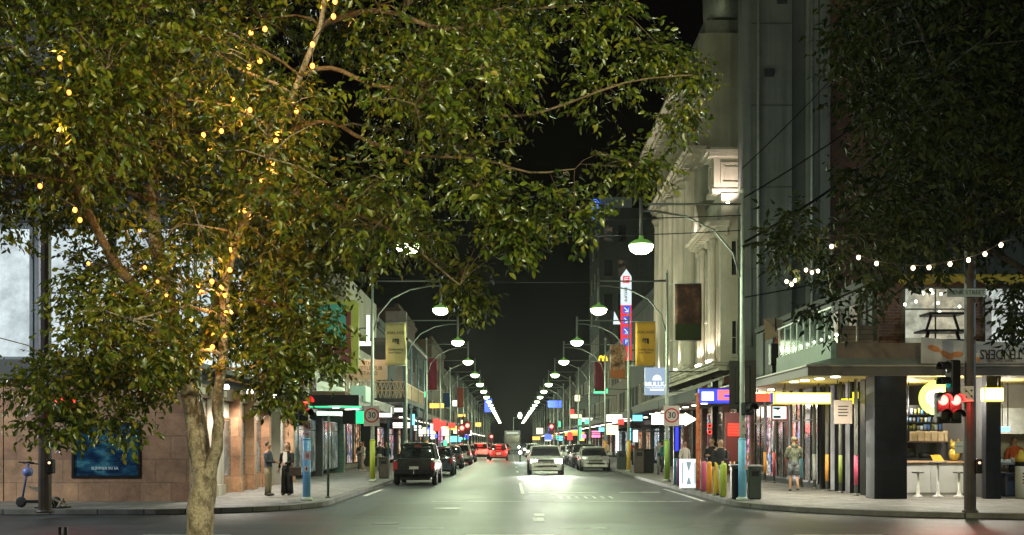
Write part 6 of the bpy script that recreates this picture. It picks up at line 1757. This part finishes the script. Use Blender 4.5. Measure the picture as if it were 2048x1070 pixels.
MB().tube([(6.12, D, .13), (6.12, D, 1.9), (6.12, D, 3.3)], [.075, .07, .06], 10).build('post', poster_cloth('peeling_red_paint', [(.35, (.5, .06, .04)), (.55, (.62, .2, .08)), (.7, (.55, .4, .3))], 5), t)
MB().lathe([(.12, .129), (.12, .16), (.08, .18)], (6.12, D, 0), 12).build('base_ring', M_DSTEEL, t)
D = 38.6; a = PX(1362, 972, D); b_ = PX(1393, 918, D)
t = thing('light_box', 'white glowing box with a dark letter M standing on the footpath', 'light box', ((a.x+b_.x)/2, D, .13))
MB().bbox(a.x, D, .16, b_.x, D+.35, b_.z, .02).build('panel', glow('white_box_light', (.8, .86, .9), 1.1), t)
MB().box(a.x-.02, D-.02, .129, b_.x+.02, D+.37, .158).build('base', M_STEEL, t)
xm_ = (a.x+b_.x)/2; zm_ = (.16+b_.z)/2; w2 = (b_.x-a.x)*.5
gl_ = MB().prism([(xm_-w2*.34, b_.z-.10), (xm_+w2*.34, b_.z-.10), (xm_, zm_+.06)], D-.008, D-.002, 'y')
gl_.prism([(xm_-w2*.30, .28), (xm_+w2*.30, .28), (xm_+.02, zm_-.14), (xm_-.02, zm_-.14)], D-.008, D-.002, 'y')
gl_.box(xm_-w2*.86, D-.008, .30, xm_-w2*.74, D-.002, b_.z-.12).box(xm_+w2*.74, D-.008, .30, xm_+w2*.86, D-.002, b_.z-.12)
gl_.build('letter_gaps', glow('dim_letter_gap', (.3, .42, .5), .55, False), t)
def bin_(label, x, y, m, w=.5, h=1.0, lidm=None, group=None):
    t = thing('street_bin', label, 'bin', (x, y, .13), group)
    MB().bbox(x-w/2, y-w/2, .13, x+w/2, y+w/2, .13+h, .04).build('body', m, t)
    MB().bbox(x-w/2-.04, y-w/2-.04, .132+h, x+w/2+.04, y+w/2+.04, .19+h, .02).build('lid', lidm or m, t)
    MB().box(x-w*.3, y-w/2-.012, .13+h*.72, x+w*.3, y-w/2-.002, .13+h*.88).build('slot', M_BLACK, t)
    MB().tube([(x-w*.3, y-w/2-.05, .13+h*.95), (x+w*.3, y-w/2-.05, .13+h*.95)], .015, 6).build('handle', M_DSTEEL, t)
    return t
M_BING = mat('dark_green_bin_plastic', (.02, .035, .03), .5); M_BINB = mat('brown_bin_panel', (.06, .045, .035), .5, 0, .3, 5); M_BINGR = mat('grey_lid', (.3, .28, .3), .5)
bin_('dark green street bin partly hidden by the sky blue based pole', PX(1508, 0, 31.6).x, 31.6, M_BING, .34, .88, M_BINGR, 'street bins')
bin_('black street bin to the left of the sky blue based pole', PX(1473, 0, 31.6).x, 31.6, M_BLACK, .3, .9, M_BINGR, 'street bins')
bin_('brown street bin on the west footpath beside the pickup truck', -5.45, 49.8, M_BINB, .42, .86, None, 'street bins')
bin_('brown street bin on the east kerb near the silver sedan', 6.5, 58, M_BINB, .5, 1.2, None, 'street bins')
bin_('dark bin standing against the brown one on the east kerb', 7.05, 58.6, M_BLACK, .5, 1.15, None, 'street bins')
bin_('dark bin next to the silver sedan on the east footpath', 6.4, 66, M_BING, .5, 1.0, None, 'street bins')
single('kerb_marker_post', MB().tube([(7.1, 55.0, .13), (7.1, 55.0, 1.0)], .06, 10).lathe([(.06, 1.0), (.03, 1.05), (.005, 1.06)], (7.1, 55, 0), 10), M_POSTC, 'short pale cream post standing by the brown bin on the east kerb', 'post')
single('sign_post', MB().tube([(PX(656, 0, 32.2).x, 32.2, .13), (PX(657, 0, 32.2).x, 32.2, 2.45)], .035, 8).lathe([(.08, .13), (.08, .16), (.04, .18)], (PX(656, 0, 32.2).x, 32.2, 0), 10), mat('dark_green_post', (.04, .06, .045), .5), 'thin bare dark green post on the west footpath corner', 'post')
# black forked bollard at the near kerb
t = thing('bollard', 'black bollard with a notched red banded top at the near kerb', 'bollard', (PX(133, 0, 15.0).x, 14.9, .13))
x = PX(133, 0, 15).x
MB().tube([(x, 14.9, .13), (x, 14.9, .50)], .055, 12).box(x-.055, 14.87, .5, x-.018, 14.93, .60).box(x+.018, 14.87, .5, x+.055, 14.93, .60).build('post', M_BLACK, t)
MB().lathe([(.058, .44), (.058, .49)], (x, 14.9, 0), 12).build('red_band', M_REDP, t)
# electric scooter
x, y = PX(16, 0, 26.6).x, 27.6
t = thing('electric_scooter', 'electric scooter parked at the tan wall with its dark deck on the footpath', 'scooter', (x, y, .13))
for yy, xx in ((y, x-.12), (y, x+.72)): MB().lathe([(.06, -.03), (.12, -.03), (.13, 0), (.12, .03), (.06, .03)], (xx, yy, .26), 16, 'y').build('wheel', M_RUBBER, t)
MB().bbox(x-.02, y-.08, .24, x+.62, y+.08, .31, .02).build('deck', M_BLACK, t)
MB().tube([(x-.1, y, .28), (x-.02, y, .75), (x+.06, y, 1.2)], .028, 8).build('stem', mat('violet_blue_paint', (.10, .11, .28), .4), t)
MB().tube([(x+.06, y-.28, 1.2), (x+.06, y, 1.22), (x+.06, y+.28, 1.2)], .018, 8).tube([(x-.18, y, 1.22), (x+.3, y, 1.17)], .015, 8).build('handlebar', M_BLACK, t)
MB().ball((x+.06, y-.05, .98), (.13, .12, .11), 12, 8).build('headlamp_pod', mat('pale_blue_helmet', (.16, .2, .5), .35), t)
# folded barrier frame leaning behind the dark pole
M_BAR = mat('worn_yellow_grey_bar', (.2, .16, .11), .7)
bx0 = PX(58, 0, 27.4).x; bx1 = PX(136, 0, 27.4).x
t = thing('folding_barrier', 'low folding barrier frame lying behind the dark pole by the tan wall', 'barrier', ((bx0+bx1)/2, 27.4, .13))
MB().obox((bx0, 27.4, PX(0, 973, 27.4).z), (bx1, 27.3, .2), .05, .04).obox((bx0, 27.5, PX(0, 976, 27.4).z), (bx0+.35, 27.5, PX(0, 976, 27.4).z), .04, .04).build('rail', M_BAR, t)
for xx in (bx0+.55, bx1-.1): MB().obox((xx, 27.35, .36), (xx-.08, 27.2, .14), .035, .035).obox((xx, 27.35, .36), (xx-.02, 27.6, .14), .035, .035).build('leg', M_BAR, t)
MB().box(bx0+.25, 27.1, .131, bx1, 27.6, .16).build('foot_plate', M_BLACK, t)

# ------------------------------------------------------------------ restaurant counter, stools and kitchen
x0, x1 = PX(1812, 0, 34).x, PX(1962, 0, 34).x
t = thing('serving_counter', 'pale grey serving counter with a timber top inside the open restaurant front', 'counter', ((x0+x1)/2, 34.3, .13))
cb = MB()
for k in range(3): cb.box(x0+(x1-x0)*k/3+.004, 34.0, .2, x0+(x1-x0)*(k+1)/3-.004, 34.6, 1.08)
cb.box(x0+.02, 34.04, .128, x1-.02, 34.6, .199).build('base', mat('pale_grey_panel', (.42, .42, .40), .5, 0, .1, 2), t)
MB().bbox(x0-.03, 33.9, 1.083, x1+.03, 34.7, 1.14, .01).build('top', mat('warm_timber_top', (.42, .26, .14), .4), t)
for px, hh, rr_, nm, lab in ((1836, .72, .17, 'bar_stool', 'round topped white legged stool nearest the big black column'), (1918, .72, .17, 'bar_stool', 'round topped white legged stool close to the dark signal pole'), (1876, 1.0, .25, 'high_table', 'round high table standing between the two stools')):
    p = PX(px, 0, 32.9)
    t = thing(nm, lab, 'stool' if 'stool' in nm else 'table', (p.x, 32.9, .13), 'stools and table at the counter')
    MB().lathe([(.06, .13+hh-.05), (rr_*.95, .13+hh-.04), (rr_, .13+hh-.015), (rr_*.97, .13+hh)], (p.x, 32.9, 0), 20).build('top', mat('dark_steel_top', (.12, .12, .12), .35, .3), t)
    MB().lathe([(.15, .129), (.15, .15), (.06, .19), (.04, .3), (.03, .13+hh-.05)], (p.x, 32.9, 0), 14).build('leg', M_WHITE, t)
# shelves of cups and rolled menus behind the counter
D = 35.6
xa, xb = PX(1812, 0, D).x, PX(1912, 0, D).x
t = thing('cup_shelf', 'hanging shelf of blue and white cups above the counter', 'shelf', ((xa+xb)/2, D, 2.25))
sh = MB()
for zz in (2.06, 2.30, 2.54): sh.box(xa, D, zz, xb, D+.3, zz+.025)
sh.box(xa, D+.3, 2.03, xb, D+.32, 2.85).build('board', M_DSTEEL, t)
for xx in (xa+.05, xb-.05): MB().tube([(xx, D+.15, 2.86), (xx, D+.15, 3.55)], .015, 6).build('hanger', M_DSTEEL, t)
CUPM = [mat('cup_blue', (.10, .22, .6), .35), mat('cup_white', (.6, .66, .75), .35), mat('cup_pale_blue', (.3, .45, .75), .35), mat('bottle_olive', (.3, .3, .08), .3), mat('jar_grey', (.25, .25, .28), .3)]
rnd = random.Random(12)
for zz in (2.085, 2.325, 2.565):
    k = 0; xx = xa+.07
    while xx < xb-.05:
        cm = rnd.choice(CUPM); hh = rnd.uniform(.12, .19); r = rnd.uniform(.035, .055)
        c_ = single('cup', MB().lathe([(r*.8, 0), (r, hh*.5), (r, hh), (r*.8, hh)], (xx, D+.12, zz), 10), cm, 'x', 'cup', 'cups on the hanging shelf')
        c_['label'] = 'small %s cup among the cups on the hanging shelf' % cm.name.replace('_', ' ').replace('cup ', '').replace('bottle ', '').replace('jar ', '')
        xx += r*2+rnd.uniform(.01, .05)
t = thing('paper_roll_rack', 'row of beige paper packets standing in a rack below the cups', 'rack', ((xa+xb)/2, 35.2, 1.75))
for k in range(7):
    xx = xa+.02+k*(xb-xa-.1)/7
    MB().bbox(xx, 35.2, 1.73, xx+(xb-xa-.1)/7-.02, 35.35, 2.02+.02*(k % 2), .015).build('paper_packet', mat('beige_paper', (.62, .47, .30), .8, 0, .15, 8), t)
MB().box(xa-.02, 35.15, 1.69, xb, 35.4, 1.728).build('shelf', M_TIMBER, t)
for xx in (xa, xb-.03): MB().tube([(xx, 35.38, 1.7), (xx, 35.38, 3.55)], .015, 6).build('hanger', M_DSTEEL, t)
t = thing('kitchen_bench', 'dark kitchen bench with pans and a steamer behind the counter', 'bench', ((xa+xb)/2, 36.3, .13))
MB().box(xa, 36.0, .13, xb+.4, 36.7, 1.2).build('cabinet', M_DSTEEL, t)
for (dx, rz_, hh, r) in ((.35, 1.2, .25, .2), (.85, 1.2, .14, .22), (1.3, 1.2, .3, .16)): MB().lathe([(r*.9, rz_+.001), (r, rz_+hh*.5), (r*.98, rz_+hh), (r*.7, rz_+hh+.03), (.02, rz_+hh+.05)], (xa+dx, 36.3, 0), 16).build('pan', M_CHROME if r < .2 else M_DSTEEL, t)
D = 34.2; c = PX(1909, 0, D)
t = thing('cat_figurine', 'golden beckoning cat figurine sitting on the counter top', 'figurine', (c.x, D, 1.14))
GOLDM = mat('gold_glaze', (.55, .36, .06), .3, .4)
MB().ball((c.x, D, 1.33), (.17, .14, .20), 14, 10).ball((c.x, D-.03, 1.60), (.145, .12, .125), 14, 10).build('body', GOLDM, t)
MB().prism([(c.x-.14, 1.66), (c.x-.05, 1.71), (c.x-.11, 1.80)], D-.05, D-.01, 'y').prism([(c.x+.14, 1.66), (c.x+.05, 1.71), (c.x+.11, 1.80)], D-.05, D-.01, 'y').build('ears', GOLDM, t)
MB().tube([(c.x+.14, D-.05, 1.38), (c.x+.20, D-.1, 1.5), (c.x+.19, D-.1, 1.70)], [.05, .045, .05], 8).build('raised_paw', GOLDM, t)
fc = MB()
for s_ in (-1, 1): fc.ball((c.x+s_*.05, D-.145, 1.62), (.018, .01, .022), 8, 5)
fc.build('eyes', M_TEXTBLK, t)
c = PX(1875, 0, 34.1)
t = thing('menu_card', 'leaning bright yellow menu card on the counter', 'card', (c.x, 34.1, 1.14))
MB().add([(c.x-.14, 34.05, 1.142), (c.x+.18, 34.05, 1.142), (c.x+.1, 34.15, 1.32), (c.x-.2, 34.15, 1.32), (c.x-.14, 34.07, 1.142), (c.x+.18, 34.07, 1.142), (c.x+.1, 34.17, 1.32), (c.x-.2, 34.17, 1.32)], [(0, 1, 2, 3), (7, 6, 5, 4), (0, 4, 5, 1), (1, 5, 6, 2), (2, 6, 7, 3), (3, 7, 4, 0)]).build('card', mat('yellow_card', (.75, .45, .03), .6), t)
# right-hand kitchen bay
x0 = PX(1990, 0, 35).x
t = thing('steel_bench', 'stainless steel kitchen bench with trays in the bay past the signal pole', 'bench', (x0+.9, 35.3, .13))
MB().bbox(x0, 35.0, 1.0, x0+2.6, 35.7, 1.06, .01).box(x0+.05, 35.05, .35, x0+2.5, 35.65, .38).build('top', M_CHROME, t)
for xx in (x0+.08, x0+1.2, x0+2.4):
    for yy in (35.08, 35.6): MB().tube([(xx, yy, .13), (xx, yy, 1.0)], .025, 8).build('leg', M_CHROME, t)
for k in range(4): MB().bbox(x0+.1+k*.55, 35.1, 1.062, x0+.55+k*.55, 35.5, 1.16+.05*(k % 2), .01).build('tray', M_STEEL, t)
t = thing('range_hood', 'brushed steel range hood over the kitchen bench', 'range hood', (x0+.8, 35.6, 1.9))
MB().add([(x0, 35.1, 1.95), (x0+2.2, 35.1, 1.95), (x0+2.2, 36.1, 1.95), (x0, 36.1, 1.95), (x0+.4, 35.6, 2.75), (x0+1.8, 35.6, 2.75), (x0+1.8, 36.1, 2.75), (x0+.4, 36.1, 2.75)], [(3, 2, 1, 0), (4, 5, 6, 7), (0, 1, 5, 4), (1, 2, 6, 5), (2, 3, 7, 6), (3, 0, 4, 7)]).build('hood', M_STEEL, t)
for k, px in enumerate((1985, 2011)):
    t, a, b_ = lightbox('oval_light', 'oval pale blue lamp over the kitchen bench, ' + ('beside the black column' if k == 0 else 'further from the black column'), px-9, 853, px+10, 863, 34, glow('pale_blue_lamp', (.3, .6, 1), 1.8, False), .1, 3.5)
bin_('dark blue bin with a black liner in the kitchen bay', PX(2018, 0, 33.4).x, 33.4, mat('navy_bin', (.015, .02, .05), .5), .38, .62)
xx = PX(2042, 0, 32.4).x
t = thing('bottle_display', 'tall white bottle shaped display with a yellow cap at the kitchen bay', 'display', (xx, 32.4, .13))
MB().lathe([(.16, .13), (.16, 1.0), (.155, 1.02)], (xx, 32.4, 0), 20).build('body', M_WHITE, t)
MB().lathe([(.163, 1.022), (.163, 1.14)], (xx, 32.4, 0), 20).build('black_band', M_BLACK, t)
MB().lathe([(.16, 1.142), (.15, 1.3), (.07, 1.38), (.06, 1.46), (.01, 1.48)], (xx, 32.4, 0), 20).build('cap', mat('yellow_cap', (.7, .5, .08), .4), t)
for k in range(4): MB().ball((xx, 32.24, .55+k*.09), (.03, .006, .025), 8, 5).build('printed_mark', M_BING if k % 2 else M_REDP, t)
# terrace things: folded parasol, black picnic tables
c = PX(1548, 0, 39.5)
t = thing('patio_parasol', 'half folded tan and red parasol on a black stand at the terrace end', 'parasol', (c.x, 39.5, 3.9))
zt = PX(0, 636, 39.5).z; zb = PX(0, 684, 39.5).z
def fold(m, pts, nm): MB().add([(c.x+p_[0], 39.5+p_[1], p_[2]) for p_ in pts], [(0, 1, 2), (0, 2, 3), (0, 3, 1), (1, 3, 2)]).build(nm, m, t)
fold(mat('tan_canvas', (.42, .3, .2), .8), [(-.36, .0, zt), (-.36, -.25, zb), (.28, .02, zb+.28), (-.2, .3, zb+.1)], 'tan_canopy')
fold(mat('red_canvas', (.45, .1, .06), .8), [(.30, .0, zb+.5), (-.05, -.2, zb-.05), (.32, -.1, zb-.05), (.2, .3, zb)], 'red_canopy')
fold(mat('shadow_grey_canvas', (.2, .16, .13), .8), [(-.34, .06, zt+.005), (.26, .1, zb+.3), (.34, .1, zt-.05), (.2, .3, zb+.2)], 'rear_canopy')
MB().tube([(c.x+.05, 39.5, 3.9), (c.x+.05, 39.5, zt)], .025, 8).build('pole', M_DSTEEL, t)
MB().bbox(c.x-.15, 39.3, 4.35, c.x+.25, 39.7, zb-.06, .03).build('stand_cover', M_BLACK, t)
for dx in (-.02, .18): MB().tube([(c.x+dx, 39.5, 3.9), (c.x+dx, 39.5, 4.35)], .05, 8).build('leg', M_BLACK, t)
def picnic(label, x, y, z0, w=1.6):
    t = thing('picnic_table', label, 'picnic table', (x, y, z0), 'black tables on the terrace')
    MB().box(x-w/2, y-.4, z0+.74, x+w/2, y+.4, z0+.80).build('top', M_BLACK, t)
    for s_ in (-1, 1):
        MB().box(x-w/2, y+s_*.75-.13, z0+.44, x+w/2, y+s_*.75+.13, z0+.48).build('bench', M_BLACK, t)
    for s_ in (-1, 1):
        MB().obox((x+s_*w*.30, y, z0+.74), (x+s_*w*.46, y-.02, z0), .08, .08).obox((x+s_*w*.38, y-.8, z0+.42), (x+s_*w*.38, y+.8, z0+.42), .05, .08).build('leg', M_BLACK, t)
        MB().obox((x+s_*w*.34, y, z0+.80), (x+s_*w*.24, y, z0+1.22), .06, .06).build('canopy_post', M_BLACK, t)
    MB().box(x-w*.38, y-.4, z0+1.22, x+w*.36, y+.4, z0+1.28).build('canopy', M_BLACK, t)
    return t
picnic('black roofed terrace table in front of the lit upstairs window beside the dark pole', PX(1885, 0, 32.5).x, 32.5, 4.05, 1.35)
picnic('black roofed terrace table cut by the edge of the view', PX(2055, 0, 32.5).x, 32.5, 4.05, 1.35)
for k, px in enumerate((1700, 1735)):
    c = PX(px, 0, 32.45)
    t = thing('terrace_chair', 'small timber terrace chair in front of the brick wall, ' + ('closer to the glass balustrade' if k == 0 else 'closer to the upstairs window'), 'chair', (c.x, 32.45, 4.05))
    MB().box(c.x-.22, 32.25, 4.48, c.x+.22, 32.65, 4.52).build('seat', M_TIMBER, t)
    MB().box(c.x-.22, 32.62, 4.53, c.x+.22, 32.65, 5.0).build('backrest', M_TIMBER, t)
    for sx in (-.19, .19):
        for sy in (32.28, 32.61): MB().box(c.x+sx-.02, sy-.02, 4.05, c.x+sx+.02, sy+.02, 4.478).build('leg', M_DSTEEL, t)
# ------------------------------------------------------------------ thin mist, added for lamp halos and sky glow
def halo_haze(density):
    m = bpy.data.materials.new('halo_haze'); m.use_nodes = True
    nt = m.node_tree; nt.nodes.remove(nt.nodes['Principled BSDF'])
    v = nt.nodes.new('ShaderNodeVolumePrincipled')
    v.inputs['Color'].default_value = (.9, .92, .95, 1); v.inputs['Density'].default_value = density
    v.inputs['Anisotropy'].default_value = 0.8
    nt.links.new(v.outputs[0], nt.nodes['Material Output'].inputs['Volume'])
    o = MB().box(-720, -130, -1, 720, 910, 60).build('added_haze', m)
    o['kind'] = 'stuff'
halo_haze(.00008)
